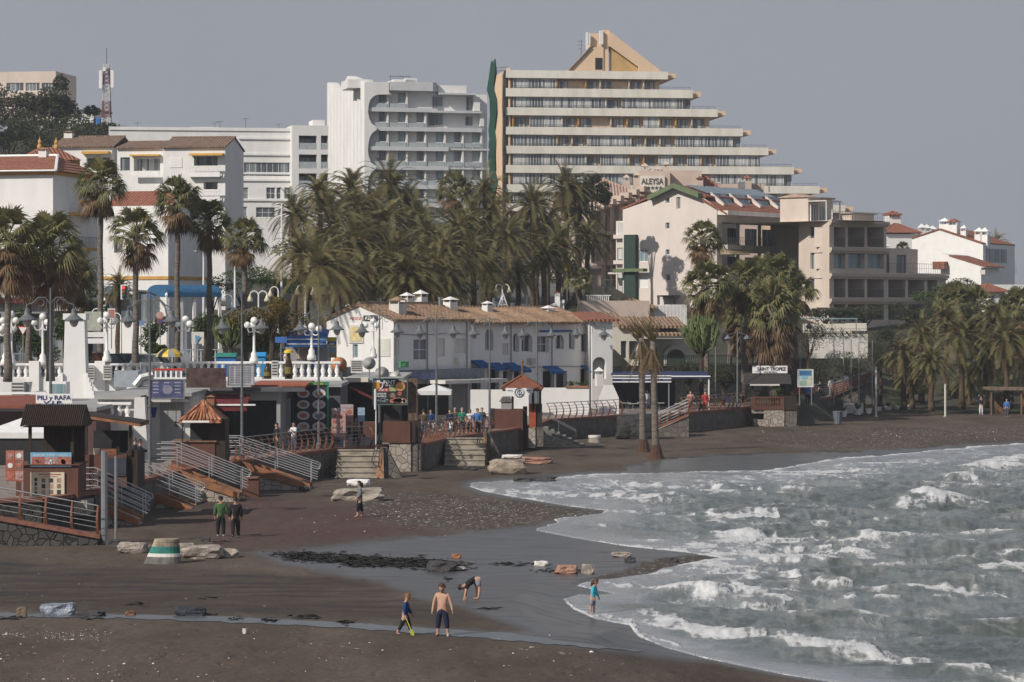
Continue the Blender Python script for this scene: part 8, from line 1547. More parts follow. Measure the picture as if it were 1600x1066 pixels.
def person(loc,h,rz,label,top=None,legs=BLK,hair=HAIRD,skin=SKIN,sleeve=1.0,leglen=1.0,shoe=SHOE,lean=0,head=0,ua=((.18,0,-1),(-.18,0,-1)),fa=((.08,-.15,-1),(-.08,-.15,-1)),th=((.05,0,-1),(-.05,0,-1)),sh=((.02,.05,-1),(-.02,.05,-1)),long_hair=False,near=False,cap=None,group=None,bulk=1.0,mask=False,coat=False,bag=None):
 o=empty('person',loc,rz,label,'person',group); S=Matrix.Scale(h,4)
 Rl=Matrix.Rotation(R(lean),3,'X'); pv=V3((0,0,.52)); ch=1.28 if h<1.25 else 1.18 if h<1.5 else 1.04
 def T_(p):return pv+Rl@(V3(p)-pv)
 n_=lambda v:V3(v).normalized()
 J={}
 J['pelvis']=pv; J['waist']=T_((0,0,.61)); J['chest']=T_((0,.0,.725)); J['neckb']=T_((0,.005,.815));
 nk=Rl@Matrix.Rotation(R(head),3,'X')@V3((0,-.02,1)).normalized(); J['neck']=J['neckb']+nk*.04; J['jaw']=J['neck']+nk*.035+Rl@Matrix.Rotation(R(head),3,'X')@V3((0,-.018,0)); J['head']=J['neck']+nk*.075*ch; J['crown']=J['neck']+nk*.115*ch
 for k,sx in((0,1),(1,-1)):
  J['sh%d'%k]=T_((sx*.105,0,.795)); J['el%d'%k]=J['sh%d'%k]+n_(ua[k])*.165; J['wr%d'%k]=J['el%d'%k]+n_(fa[k])*.135; J['hp%d'%k]=J['wr%d'%k]+n_(fa[k])*.045
  J['hip%d'%k]=pv+V3((sx*.052,0,-.02)); J['kn%d'%k]=J['hip%d'%k]+n_(th[k])*.235; J['an%d'%k]=J['kn%d'%k]+n_(sh[k])*.225; f_=V3((sx*.18,-1,0)).normalized(); J['toe%d'%k]=J['an%d'%k]+f_*.085+V3((0,0,-.022)); J['heel%d'%k]=J['an%d'%k]+V3((0,.015,-.022))
 zmin=min(J['toe0'].z,J['toe1'].z)-.016
 for k in J:J[k]=J[k]-V3((0,0,zmin))
 vs=[]; ix={}
 def add(k,r,p=None):ix[k]=len(vs); vs.append((J[k]if p is None else p,r))
 b=bulk
 add('pelvis',.082*b); add('waist',.072*b); add('chest',.088*b); add('neckb',.05); add('neck',.034); add('jaw',.044*ch); add('head',.058*ch); add('crown',.036*ch)
 es=[('pelvis','waist'),('waist','chest'),('chest','neckb'),('neckb','neck'),('neck','jaw'),('jaw','head'),('head','crown')]
 for k in '01':
  for nm,r in(('sh',.043*b),('el',.030*b),('wr',.021),('hp',.022),('hip',.070*b),('kn',.045),('an',.027),('toe',.018)):add(nm+k,r)
  es+=[('chest','sh'+k),('sh'+k,'el'+k),('el'+k,'wr'+k),('wr'+k,'hp'+k),('pelvis','hip'+k),('hip'+k,'kn'+k),('kn'+k,'an'+k),('an'+k,'toe'+k)]
  d=n_(fa[int(k)]); sd=d.cross(V3((1,0,0))); sd=sd.normalized()if sd.length>.1 else V3((0,1,0)); ins=V3((-1 if k=='0' else 1,0,0))
  for q in range(4 if near else 2):
   nm='f%d%s'%(q,k); off=sd*(.016-.0107*q if near else.01-.02*q); l_=(.034,.042,.039,.030)[q]; mid=J['hp'+k]+off*1.2+d*.022; add(nm,.0075,mid); add(nm+'t',.0055,mid+d*l_*.8+ins*.012+V3((0,0,-.004))); es+=[('hp'+k,nm),(nm,nm+'t')]
  add('t'+k,.0085,J['wr'+k]+d*.018+sd*.026+ins*.008); add('tt'+k,.006,J['wr'+k]+d*.045+sd*.034+ins*.014); es+=[('wr'+k,'t'+k),('t'+k,'tt'+k)]
 skin_mesh(vs,[(ix[a],ix[c])for a,c in es],skin,'body',o,S)
 g=.013 if h>1.35 else.010
 if top:
  q=[(J['pelvis']+V3((0,0,-.055 if not coat else-.095)),(.085 if not coat else.098)*b+g),(J['waist'],.074*b+g),(J['chest'],.090*b+g),(J['neckb']+V3((0,0,-.012)),.050+g*.5)]; e=[(0,1),(1,2),(2,3)]
  for k in '01':
   i=len(q); q+=[(J['sh'+k],.045*b+g),(J['el'+k]if sleeve>.6 else J['sh'+k].lerp(J['el'+k],.7),.034*b+g)]; e+=[(2,i),(i,i+1)]
   if sleeve>.6:q.append((J['wr'+k],.025+g*.8)); e.append((i+1,i+2))
  skin_mesh(q,e,top,'jacket' if coat else 'shirt',o,S)
 q=[(J['pelvis']+V3((0,0,.03)),.080*b+g*.8)]; e=[]
 q.append((J['pelvis']-V3((0,0,.01)),.082*b+g*.8)); e.append((0,1))
 for k in '01':
  i=len(q); q.append((J['hip'+k],.070*b+g*.7)); e.append((1,i)); end=J['kn'+k].lerp(J['an'+k],(leglen-.5)*2)if leglen>.5 else J['hip'+k].lerp(J['kn'+k],leglen*2)
  if leglen>.5:q+=[(J['kn'+k],.047+g*.6),(end,.045-.014*(leglen-.5)*2+g*.6)]; e+=[(i,i+1),(i+1,i+2)]
  else:q.append((end,.060+g)); e.append((i,i+1))
 skin_mesh(q,e,legs,'trousers' if leglen>.5 else 'shorts',o,S)
 if shoe:
  for k,m_ in zip('01',shoe if isinstance(shoe,tuple)else(shoe,shoe)):skin_mesh([(J['an'+k]+V3((0,0,-.005)),.030),(J['heel'+k],.024),(J['toe'+k],.025)],[(0,1),(1,2)],m_,'shoe',o,S,1)
 # hair: a cap of strands over the back and top of the head
 Q=(Rl@Matrix.Rotation(R(head),3,'X')).to_4x4(); c=J['head']+V3((0,0,.004)); rr=.0655*ch; mb=MB(o.matrix_basis@S@Matrix.Translation(c)@Q); rnd_=random.Random(int(h*1000)); n,m=14,9
 P_=[[V3((math.sin(PI*i/m)*math.cos(2*PI*j/n)*.93,math.sin(PI*i/m)*math.sin(2*PI*j/n)*1.05,-math.cos(PI*i/m)*1.1))*rr*(1+.05*math.sin(j*5+i*3))for j in range(n)]for i in range(m+1)]
 for i in range(m):
  for j in range(n):
   cc=(P_[i][j]+P_[i+1][(j+1)%n])/2/rr
   if cc.z>.45 or(cc.y>-.15 and cc.z>(-.35 if not long_hair else-1.2))or(abs(cc.x)>.72 and cc.z>-.1 and cc.y>-.5):mb.face(P_[i][j],P_[i][(j+1)%n],P_[i+1][(j+1)%n],P_[i+1][j])
 if long_hair:mb.tube([(0,rr*.75,.0),(0,rr*1.1,-rr*.9),(0,rr*1.0,-rr*1.9)],[rr*.75,rr*.6,rr*.2],8)
 mb.build('hair',hair,o,smooth=True)
 Mh=o.matrix_basis@S@Matrix.Translation(c)@Q; mb=MB(Mh); [mb.ball((sx*.021,-rr*.86,-.002),.0065,6,4)for sx in(-1,1)]; mb.tube([(-.016,-rr*.86,-.036),(.016,-rr*.86,-.036)],.0035,4); mb.build('face',HAIRD,o)
 mb=MB(Mh); mb.tube([(0,-rr*.85,.0),(0,-rr*1.08,-.018),(0,-rr*.85,-.022)],[.005,.010,.006],5); [mb.ball((sx*rr*.93,.004,-.006),.014,6,5,.5)for sx in(-1,1)]; mb.build('nose_and_ears',skin,o)
 if mask:mb=MB(Mh); mb.ball((0,-rr*.55,-.032),.036,8,6,1,.9,.8); mb.build('face_mask',WHT,o)
 if cap:mb=MB(Mh); mb.lathe([(rr*1.04,.01),(rr*.95,.045),(rr*.5,.075),(.002,.082)],(0,0,0),12); mb.box(-.04,-rr*1.7,.008,.04,-rr*.8,.016); mb.build('cap',cap,o)
 return o,J,S
def gp(px,py):return ground(px,py)
def hp_(px,py,hpx):p_=gp(px,py); return p_,hpx*p_.y/F
p_,h_=hp_(691,994,83)
person(p_,h_,R(-8),'shirtless boy in navy leggings standing and looking down at the sand',None,NAVY,HAIRB,SKIN,leglen=.80,shoe=(SHOEW,SHOE),head=24,ua=((.38,-.05,-1),(-.34,.05,-1)),fa=((.26,-.28,-1),(-.16,-.18,-1)),th=((.14,-.05,-1),(-.10,-.02,-1)),sh=((.10,.06,-1),(-.06,.06,-1)),near=True,bulk=1.08)
p_,h_=hp_(633,993,66)
o,J,S=person(p_,h_,R(82),'small ginger haired boy in navy top walking with a lime green toy shovel',ROYAL,BLK,HAIRG,SKIN,leglen=.86,shoe=None,head=14,lean=4,ua=((.10,-.25,-1),(-.12,.12,-1)),fa=((-.05,-.75,-1),(-.05,-.25,-1)),th=((.04,-.42,-1),(-.04,.32,-1)),sh=((.02,-.18,-1),(-.02,.62,-1)),near=True)
hand=o.matrix_basis@(S@J['hp1']); hand0=o.matrix_basis@(S@J['hp0']); sv=empty('toy_shovel',(hand.x,hand.y,p_.z),0,'lime green toy shovel carried by the small ginger boy','shovel'); LIME=mk('lime_plastic',(.38,.50,.06),.5,.1)
d0=V3((.42,-.12,-1)).normalized(); MB().tube([hand-d0*.22,hand+d0*.34],.012,6).build('handle',mk('shovel_handle',(.60,.58,.12),.5),sv); mb=MB(); c=hand+d0*.34; sd=V3((.9,.3,.4)).normalized()*.05
pts=[c-sd*.6,c+sd*.6,c+sd+d0*.1,c+sd*.5+d0*.17,c-sd*.5+d0*.17,c-sd+d0*.1]; nn=d0.cross(sd).normalized()*.012; mb.face(*[q+nn for q in pts]); mb.face(*[q-nn for q in pts][::-1]); [mb.face(pts[i]+nn,pts[i]-nn,pts[(i+1)%6]-nn,pts[(i+1)%6]+nn)for i in range(6)]; mb.build('blade',LIME,sv)
p_,h_=hp_(745,937,68)
person(p_,h_,R(-84),'boy in black shirt and grey shorts bending down to touch the wet sand',BLK,SGRY,HAIRD,SKIN,sleeve=.5,leglen=.46,shoe=None,lean=126,head=-10,ua=((.12,-.28,-1),(-.12,-.05,-1)),fa=((.0,-.18,-1),(0,-.05,-1)),th=((.08,.28,-1),(-.08,.06,-1)),sh=((.03,-.14,-1),(-.03,.02,-1)),near=True)
p_,h_=hp_(926,960,54)
person(p_,h_,R(70),'little girl in turquoise top and grey shorts watching the surf',TEAL,SGRY,HAIRB,SKIN,leglen=.52,shoe=None,lean=10,head=12,ua=((.15,-.15,-1),(-.15,.1,-1)),fa=((.05,-.45,-1),(-.05,-.35,-1)),th=((.04,-.12,-1),(-.04,.12,-1)),sh=((0,.02,-1),(0,.12,-1)),near=True,long_hair=True,bulk=1.05)
p_,h_=hp_(345,838,63)
person(p_,h_,R(178),'person in green jacket and black trousers seen from behind on the beach',GRN,BLK,HAIRD,SKIN2,near=True,coat=True,bulk=1.1,shoe=SHOEW,ua=((.22,.05,-1),(-.30,-.05,-1)),fa=((.05,-.1,-1),(-.3,-.35,-1)),th=((.07,.02,-1),(-.05,-.06,-1)))
p_,h_=hp_(368,840,64)
person(p_,h_,R(186),'person in black jacket with red collar walking beside the green jacket',BLK,BLK,HAIRD,SKIN2,near=True,coat=True,bulk=1.12,shoe=(SHOE,SHOEW),th=((.05,.25,-1),(-.05,-.20,-1)),sh=((.02,.45,-1),(-.02,.0,-1)))
p_,h_=hp_(562,808,57)
person(p_,h_,R(-76),'barefoot woman in grey jacket and black capri trousers walking on the beach',GRY,BLK,HAIRD,SKIN,near=True,coat=True,shoe=None,leglen=.80,long_hair=True,head=8,ua=((.15,-.05,-1),(-.15,.1,-1)),fa=((-.1,-.75,-.8),(.05,-.7,-.8)),th=((.04,-.26,-1),(-.04,.22,-1)),sh=((0,-.05,-1),(0,.32,-1)))
WALK=dict(th=((.04,-.25,-1),(-.04,.22,-1)),sh=((0,0,-1),(0,.4,-1)))
PR='people along the promenade'
PP=[(219,142.5,1.78,95,'man in black holding up a phone beside the canopy bar',dict(top=BLK,legs=DENIM,ua=((.1,-.5,-1),(-.1,-.1,-1)),fa=((0,-1,.35),(0,-.3,-1)))),
 (211,144.5,1.76,100,'person in black with head turned, close to the man with the phone',dict(top=BLK,legs=BLK,hair=HAIRB)),
 (432,164,1.78,-60,'person in black jacket walking in front of the blackboard menu',dict(top=BLK,legs=BLK,coat=True,**WALK)),
 (459,166.5,1.72,-40,'person in white hooded top in front of the plate board',dict(top=WHT,legs=DENIM,coat=True,ua=((.1,-.3,-1),(-.1,-.3,-1)),fa=((-.2,-.8,.5),(.2,-.8,.5)))),
 (556,174.5,1.70,10,'woman in tan coat and white mask walking towards us',dict(top=TAN,legs=BLK,coat=True,hair=HAIRB,long_hair=True,mask=True,**WALK)),
 (646,184,1.74,20,'man in navy shirt right behind the carved post',dict(top=NAVY,legs=DENIM)),
 (662,186,1.80,180,'broad person in brown jacket seen from behind by the tent',dict(top=BRN,legs=DENIM,coat=True,bulk=1.15)),
 (673,188,1.72,0,'person in blue jacket next to the brown jacketed one',dict(top=ROYAL,legs=BLK,coat=True)),
 (703,190,1.68,-10,'woman in dark navy top and mask walking in the group',dict(top=NAVY,legs=DENIM,mask=True,**WALK)),
 (711,191.5,1.70,15,'man in olive jacket behind the navy topped woman',dict(top=OLV,legs=BLK,hair=HAIRGR)),
 (722,189.5,1.78,0,'man in emerald green shirt wearing a white mask',dict(top=EMER,legs=BLK,sleeve=.5,mask=True,bulk=1.1,hair=HAIRGR,**WALK)),
 (734,191,1.62,-20,'woman in white shirt beside the emerald shirt',dict(top=WHT,legs=BLK,sleeve=.5,hair=HAIRB,long_hair=True)),
 (746,189.5,1.74,0,'man in sky blue shirt with dark mask by the rail',dict(top=BLU,legs=BLK,bulk=1.12,**WALK)),
 (753,192,1.72,20,'person in dark grey behind the sky blue shirt',dict(top=OLV,legs=BLK,hair=HAIRGR)),
 (1079,231.5,1.76,0,'runner in red and pink top with arms bent near the awning end',dict(top=PNK,legs=BLK,leglen=.6,mask=True,ua=((.3,.1,-1),(-.3,.1,-1)),fa=((.1,-.8,.2),(-.1,-.8,.2)),**WALK)),
 (1102,233,1.70,0,'walker in red top and shorts with a dark bag',dict(top=REDC,legs=REDC,leglen=.45,mask=True,**WALK)),
 (1011,237,1.70,30,'waiter in white shirt inside the awning restaurant',dict(top=WHT,legs=BLK)),
 (1208,247,1.66,180,'person in cream shirt seated behind the thatched stand rail',dict(top=CRM,legs=BLK)),
 (1247,252,1.72,160,'person in red top by the map board',dict(top=REDC,legs=BLK,hair=HAIRB)),
 (1262,253,1.72,180,'cyclist in bright blue jacket and white cap by the ramp rail',dict(top=BLU,legs=BLK,cap=WHT,bulk=1.1,lean=8)),
 (1269,256,1.76,170,'person in pale mauve shirt in front of the map board',dict(top=PNK,legs=DENIM)),
 (1281,269.5,1.70,180,'person in black on the ramp by the dark bank',dict(top=BLK,legs=BLK)),
 (1299,269.5,1.82,180,'person in striped white shirt on the rising ramp',dict(top=WHT,legs=SGRY)),
 (1308,270.5,1.80,180,'person in pale grey top ahead on the ramp',dict(top=GRY,legs=DENIM,hair=HAIRGR)),
 (1311,269.8,1.66,180,'person in pale yellow top on the ramp',dict(top=CRM,legs=BLK,sleeve=.5)),
 (1322,270.3,1.74,150,'person in white and navy at the top of the ramp',dict(top=WHT,legs=NAVY))]
for px,D_,h_,rz,lab,kw in PP:person(on(px,D_,P if px<1290 else P+(px-1290)*.018),h_,R(rz),lab,group=PR,**kw)
p_=gp(1533,648); person(p_,1.74,R(10),'person in white trousers with hands raised to the head on the far sand',NAVY,WHT,HAIRD,SKIN,ua=((.7,-.2,.5),(-.7,-.2,.5)),fa=((-.6,-.1,.8),(.6,-.1,.8)),shoe=SHOEW)
p_=gp(1573,652); person(p_,1.70,R(-20),'person in light blue top standing alone near the beach shelter',BLU,DENIM,HAIRB,SKIN); p_=gp(1580,643); person(p_,1.74,R(30),'person in dark clothes inside the beach shelter',BLK,BLK,HAIRD,SKIN2); p_=gp(1560,642); person(p_,1.66,R(0),'person with a red scarf in the shade of the shelter',OLV,BLK,HAIRD,SKIN2)
person(on(297,151.6,1.05),1.25,R(60),'child in red and white stooping on the orange flanked ramp',REDC,WHT,HAIRD,SKIN,lean=40,head=10,ua=((.1,-.4,-1),(-.1,-.3,-1)),fa=((0,-.3,-1),(0,-.2,-1)))
bpy.data.scenes.remove(TMP)
# ================================================================ ROCKS, RUBBLE, FLOTSAM
def rock(px,pyb,wpx,hpx,mat,label,seed=0,name='rock',group=None,flat=.55,D=None,z=None,sub=3,rough=.28,cat='rock',dy=.6):
 p_=gp(px,pyb)if D is None else on(px,D,z or 0); k=p_.y/F; rx,rz=wpx*k/2,hpx*k/2; bm=bmesh.new(); bmesh.ops.create_icosphere(bm,subdivisions=sub,radius=1); off=V3((seed*3.7,seed*1.3,seed*2.1))
 for v in bm.verts:
  c=v.co.copy(); d=1+rough*noise.noise(c*1.3+off)+.5*rough*noise.noise(c*3.1+off)+.25*rough*noise.noise(c*7+off); c=V3((max(-.78,min(.78,c.x)),max(-.78,min(.78,c.y)),max(-.72,min(.72,c.z))))*1.25; v.co=V3((c.x*d*rx,c.y*d*rx*dy,c.z*d*rz+rz*.85))
 me=bpy.data.meshes.new(name); bm.to_mesh(me); bm.free(); me.materials.append(mat); o=bpy.data.objects.new(name,me); COL.objects.link(o); o.location=p_-V3((0,0,rz*.12)); return tag(o,label,cat,group)
for a in((92,961,52,22,mk('wet_plastic_grey',(.24,.27,.33),.25,.3,3,bump=.8),'pale bluish crumpled heap beside the foreground puddle',1),(34,961,16,14,mk('brown_cloth',(.17,.12,.08)),'small brown cloth-like lump at the puddle edge',2),(140,963,46,11,DROCK,'low dark lump behind the pale crumpled heap',3),(204,962,16,9,mk('rust_stone',(.16,.075,.04)),'small rusty stone in the puddle',4),(300,962,48,17,mk('dark_blue_grey_heap',(.035,.04,.055),.7,.3,4,bump=.9),'dark blue grey heap at the puddle bend',5),(382,990,6,9,OLDWHITE,'tiny pointed white shell standing on the sand',6),
 (886,896,34,16,PROCK,'pink rock in the wet strip',8),(919,897,20,18,ROCK,'pale pointed rock beside the pink one',9),(846,884,22,9,OLDWHITE,'flat white rock left of the pink one in the wet strip'.replace('left of','near'),10),(971,870,30,9,ROCK,'long pale rock on the pebble spit',11),(984,878,18,8,DROCK,'dark rock on the pebble spit',12),(1052,879,16,9,DROCK,'small dark rock at the end of the spit',13),(713,872,14,8,mk('orange_stone',(.30,.13,.06)),'lone orange stone in the wet sand',14),(690,892,46,18,DROCK,'dark weedy rock at the end of the seaweed strip',15),(712,891,30,7,ROCK,'flat pale rock in front of the dark weedy rock',16),
 (208,864,44,20,ROCK,'broken pale slab at the end of the cobbled ramp wall',17),(180,856,30,16,DROCK,'dark stone where the cobbled wall ends',18),(315,872,62,24,ROCK,'long rough concrete chunk behind the banded bollard',19),(352,870,40,14,ROCK,'low concrete chunk reaching towards the wet sand',20),(225,862,22,12,CONC,'small tilted slab beside the banded bollard',21),(290,866,26,20,CONC,'round stone against the banded bollard',22),(322,846,14,8,DROCK,'small dark stone below the walkers',23),
 (560,783,74,24,CONC,'big cracked concrete block on the beach under the pale cube',24),(583,782,26,22,CONC,'broken end of the big cracked concrete block',25),(793,741,56,28,mk('warm_concrete',(.34,.28,.22),.9,.25,1.6,bump=.7),'large warm grey concrete block in front of the brown hut',26),(830,724,66,12,PROCK,'pinkish fallen slab behind the warm concrete block',27),(838,752,56,9,DROCK,'row of wet dark rocks at the foam edge',28),(815,753,26,8,DROCK,'small wet rock beside the foam edge row',29),(735,735,22,7,DROCK,'small dark stones before the stone steps',30),(475,768,14,10,DROCK,'dark stone at the foot of the longest ramp',31),(372,775,12,6,ROCK,'small pale stone under the ramp end block',32)):
 rock(*a[:6],seed=a[6])
o=rock(560,766,36,12,WHITE2,'pale painted cube on top of the cracked concrete block',40,'painted_block',D=gp(560,778).y+.4,z=.62,rough=.08,cat='block'); o=rock(800,716,30,6,OLDWHITE,'pale flat stone lying on the warm concrete block',41,D=gp(793,741).y+.3,z=.95)
hpd=rock(993,684,62,48,mk('dark_tarpaulin',(.035,.033,.034),.8,.3,.8,stretch=(3,1,.6),bump=.9),'dark tarpaulin covered heap against the promenade wall',50,'tarpaulin_heap',D=217,z=-.15,rough=.22,cat='heap',dy=.8,sub=4)
p_=gp(257,880); o=empty('bollard',p_,0,'old concrete bollard base with a turquoise and white band','bollard'); k=p_.y/F; r0=30*k; hh=38*k; mb=MB(o.matrix_basis)
def slant(prof,mat,nm):
 mb=MB(o.matrix_basis); n=20; rings=[]
 for r,z in prof:rings.append([mb.p((r*math.cos(2*PI*i/n)-(.25*(hh-z)if math.cos(2*PI*i/n)<0 else 0)*abs(math.cos(2*PI*i/n))*1.5+.1,r*.8*math.sin(2*PI*i/n),z))for i in range(n)])
 for a,b in zip(rings,rings[1:]):
  for i in range(n):mb.f.append([a[i],a[(i+1)%n],b[(i+1)%n],b[i]]); mb.m.append(0)
 mb.f.append(rings[-1]); mb.m.append(0); return mb.build(nm,mat,o)
rt=19*k; slant([(rt*1.18,-.1),(rt*1.12,hh*.26),(rt*1.10,hh*.28)],mk('grey_concrete_base',(.17,.16,.15),.9,.25,2,bump=.5),'foot'); slant([(rt*1.12,hh*.28),(rt*1.08,hh*.42)],OLDWHITE,'white_band'); slant([(rt*1.08,hh*.42),(rt*1.05,hh*.70)],TURQ,'turquoise_band'); slant([(rt*1.05,hh*.70),(rt,hh*.88),(rt*1.04,hh*.89),(rt*1.02,hh)],mk('ochre_grey_concrete',(.33,.28,.21),.9,.3,2,bump=.5),'top')
p_=gp(929,692); k=p_.y/F; o=empty('bollard',p_,0,'round pale concrete base on the sand below the grey steps','bollard'); mb=MB(o.matrix_basis); mb.lathe([(11*k,-.1),(9.5*k,.32),(9*k,.36)],(0,0,0),18); mb.build('foot',CONC,o); mb=MB(o.matrix_basis); mb.lathe([(9.6*k,.362),(10*k,.42),(9.8*k,.55)],(0,0,0),18); mb.build('rim',OLDWHITE,o)
# seaweed and broken shells: nobody could count them
rr=random.Random(77); mb=MB()
def weed(px,py,n,sx,sy,hh=.06):
 for _ in range(n):
  p_=gp(px+rr.gauss(0,sx),py+rr.gauss(0,sy)); a=rr.uniform(0,6.3); l_=rr.uniform(.07,.26); e=V3((math.cos(a),math.sin(a),0)); s_=V3((-e.y,e.x,0))*rr.uniform(.02,.06); z=V3((0,0,rr.uniform(.01,hh))); mb.face(p_-e*l_-s_*.3,p_+s_+z,p_+e*l_+z*.4,p_-s_+z*.6)
for k in range(26):t_=k/25; weed(450+260*t_,868+17*t_+4*math.sin(k*1.9),90,16,2.6)
for px,py,n,sx in((800,882,60,26),(870,893,40,18),(640,878,90,22),(560,884,60,16),(480,965,30,10),(425,970,24,6),(370,968,20,6),(540,973,26,8),(760,952,14,10),(220,945,14,6),(330,935,10,10),(350,848,24,8),(320,960,30,10),(700,905,14,4),(140,965,24,12),(20,966,26,12)):weed(px,py,n,sx,1.6)
tag(mb.build('seaweed',mk('wet_seaweed',(.022,.018,.013),.5,.3,5),None,origin='world'),kind='stuff')
mb=MB(); mats=[OLDWHITE,mk('debris_brown',(.10,.065,.045)),mk('debris_grey',(.20,.19,.18)),mk('debris_dark',(.03,.027,.025)),mk('debris_orange',(.30,.12,.06))]
def bit(p_,s,k):
 mb.k=k; a=rr.uniform(0,6.3); e=V3((math.cos(a),math.sin(a),0))*s; f_=V3((-e.y,e.x,0))*rr.uniform(.4,.9); z=V3((0,0,s*rr.uniform(.25,.7))); mb.face(p_-e,p_-f_,p_+z); mb.face(p_-f_,p_+e,p_+z); mb.face(p_+e,p_+f_,p_+z); mb.face(p_+f_,p_-e,p_+z)
for _ in range(1500):
 px,py=rr.uniform(-40,1000),975+95*rr.random()**.8
 if px>640 and py<1005 or rr.random()<px/1500:continue
 bit(gp(px,py),rr.uniform(.012,.04)*(1.8 if rr.random()<.04 else 1),rr.choices((0,1,2,3,4),(1.2,4,3,4,.5))[0])
for _ in range(260):bit(gp(rr.uniform(-20,170),rr.gauss(995,4)),rr.uniform(.012,.03),rr.choice((0,0,2)))
for _ in range(34):bit(gp(rr.uniform(0,900),985+78*rr.random()),rr.uniform(.025,.055),0)
for _ in range(700):bit(gp(rr.gauss(760,90),rr.gauss(798,11)),rr.uniform(.025,.06),rr.choices((0,1,2,3),(.8,2,4,3))[0])
for _ in range(500):bit(gp(rr.uniform(1180,1640),rr.gauss(679,6)),rr.uniform(.04,.09),rr.choices((0,1,2,3),(1,3,3,2))[0])
for _ in range(160):bit(gp(rr.uniform(300,700),rr.uniform(780,850)),rr.uniform(.025,.06),rr.choices((0,1,2,3),(.7,2,1,3))[0])
for _ in range(120):bit(gp(rr.uniform(0,420),rr.uniform(865,955)),rr.uniform(.03,.07),rr.choices((1,2,3),(2,1,4))[0])
tag(mb.build('shell_debris',mats,None,origin='world'),kind='stuff')
# ================================================================ VEHICLES AND OTHER SMALL THINGS ON THE STREET
def car(px,D,z,rz,mat,label,van=False,name='car'):
 o=empty(name,on(px,D,z),rz,label,'van' if van else 'car'); M=o.matrix_basis; mb=MB(M); hb,hr=(.95,1.9)if van else(.85,1.45)
 mb.prism([(-2.1,.35),(2.1,.35),(2.15,.75),(1.95,hb),(-2.05,hb),(-2.15,.7)],-.85,.85,'y'); mb.prism([(-1.9 if van else-1.6,hb+.002),(1.5 if van else 1.05,hb+.002),(1.05 if van else.5,hr),(-1.8 if van else-1.1,hr)],-.74,.74,'y'); mb.build('body',mat,o)
 for s in(-1,1):mb=MB(M); mb.prism([(-1.5 if van else-1.35,hb+.06),(1.2 if van else.85,hb+.06),(.9 if van else.42,hr-.08),(-1.5 if van else-1.0,hr-.08)],s*.745,s*.752,'y'); mb.build('window',GLASS,o)
 for x0,x1 in((1.08,.53),(-1.63,-1.13))if not van else((1.53,1.08),(-1.93,-1.83)):mb=MB(M); mb.face((x0,-.66,hb+.08),(x0,.66,hb+.08),(x1,.6,hr-.06),(x1,-.6,hr-.06)); mb.build('windscreen',GLASS,o)
 for x in(-1.3,1.35):
  for s in(-1,1):mb=MB(M@Matrix.Translation((x,s*.78,.33))@Matrix.Rotation(R(90),4,'X')); mb.lathe([(.33,-.1),(.33,.1)],(0,0,0),14); w_=mb.build('wheel',BLACK,o); mb=MB(M@Matrix.Translation((x,s*.89,.33))@Matrix.Rotation(R(90),4,'X')); mb.lathe([(.2,-.01),(.18,.01)],(0,0,0),10); mb.build('rim',METAL,w_)
 for x,m_ in((2.12,LANTERN),(-2.14,RED)):
  for s in(-1,1):MB(M).box(x-.03,s*.62-.14,.62,x+.04,s*.62+.14,.76).build('headlight' if x>0 else 'tail_light',m_,o)
 return o
CARK=mk('car_black',(.02,.022,.026),.25,.1); CARS=mk('car_silver',(.35,.36,.38),.3,.05,metal=.4); CARW=mk('car_white',(.66,.66,.66),.3,.03); CARB=mk('car_grey_blue',(.08,.11,.16),.3,.05)
for a in((172,195,T,.15,CARK,'dark car parked behind the balustrade beside the pillar'),(205,196.5,T,.1,CARB,'grey blue car parked next to the dark one'),(240,195,T,.05,CARW,'white car parked in front of the yellow parasol'),(796,292,hillz(796,292)+.45,1.9,CARK,'dark off-road car climbing the road'),(770,296,hillz(770,296)+.4,1.7,CARS,'silver car parked at the road edge'),(30,198,T,.1,CARS,'silver car behind the globe lamps at the edge')):car(*a)
car(484,229,5.3,.9,CARW,'white van parked under the foremost great date palm',True,'van')
o=empty('parasol',on(265,194,T),0,'yellow and grey striped parasol top behind the balustrade','parasol'); x=gx(265,194)
for m_,s in((YELLOW,0),(GREYW,1)):
 mb=MB()
 for k in range(s,12,2):
  a0,a1=2*PI*k/12,2*PI*(k+1)/12; pr=[(.02,.62),(.5,.52),(.85,.22),(.95,.0)]
  for(r0_,z0),(r1_,z1)in zip(pr,pr[1:]):mb.face((x+r0_*math.cos(a0),194+r0_*math.sin(a0),T+1.25+z0),(x+r0_*math.cos(a1),194+r0_*math.sin(a1),T+1.25+z0),(x+r1_*math.cos(a1),194+r1_*math.sin(a1),T+1.25+z1),(x+r1_*math.cos(a0),194+r1_*math.sin(a0),T+1.25+z1))
 mb.build('canopy',m_,o)
MB().tube([(x,194,T),(x,194,T+1.85)],.03,6).build('pole',WHITE2,o)
for px,py0,py1,w_,m_,lab in((353,554,572,30,BLUE,'blue refuse container with turquoise lid behind the balustrade'),(407,553,572,14,mk('bright_blue',(.02,.25,.55)),'bright blue bin beside the globe lamp')):
 o=empty('container',on(px,192,T),0,lab,'container'); mb=MB(); bx(mb,px-w_/2,py0+4,px+w_/2,590,192,1.1); mb.build('body',m_,o); mb=MB(); mb.prism([(191.9,zat(py0+4,192)+.002),(193.2,zat(py0+4,192)+.002),(193.0,zat(py0,192)+.1),(192.4,zat(py0,192)+.1)],gx(px-w_/2-1,192),gx(px+w_/2+1,192),'x'); mb.build('lid',TURQ if w_>20 else m_,o)
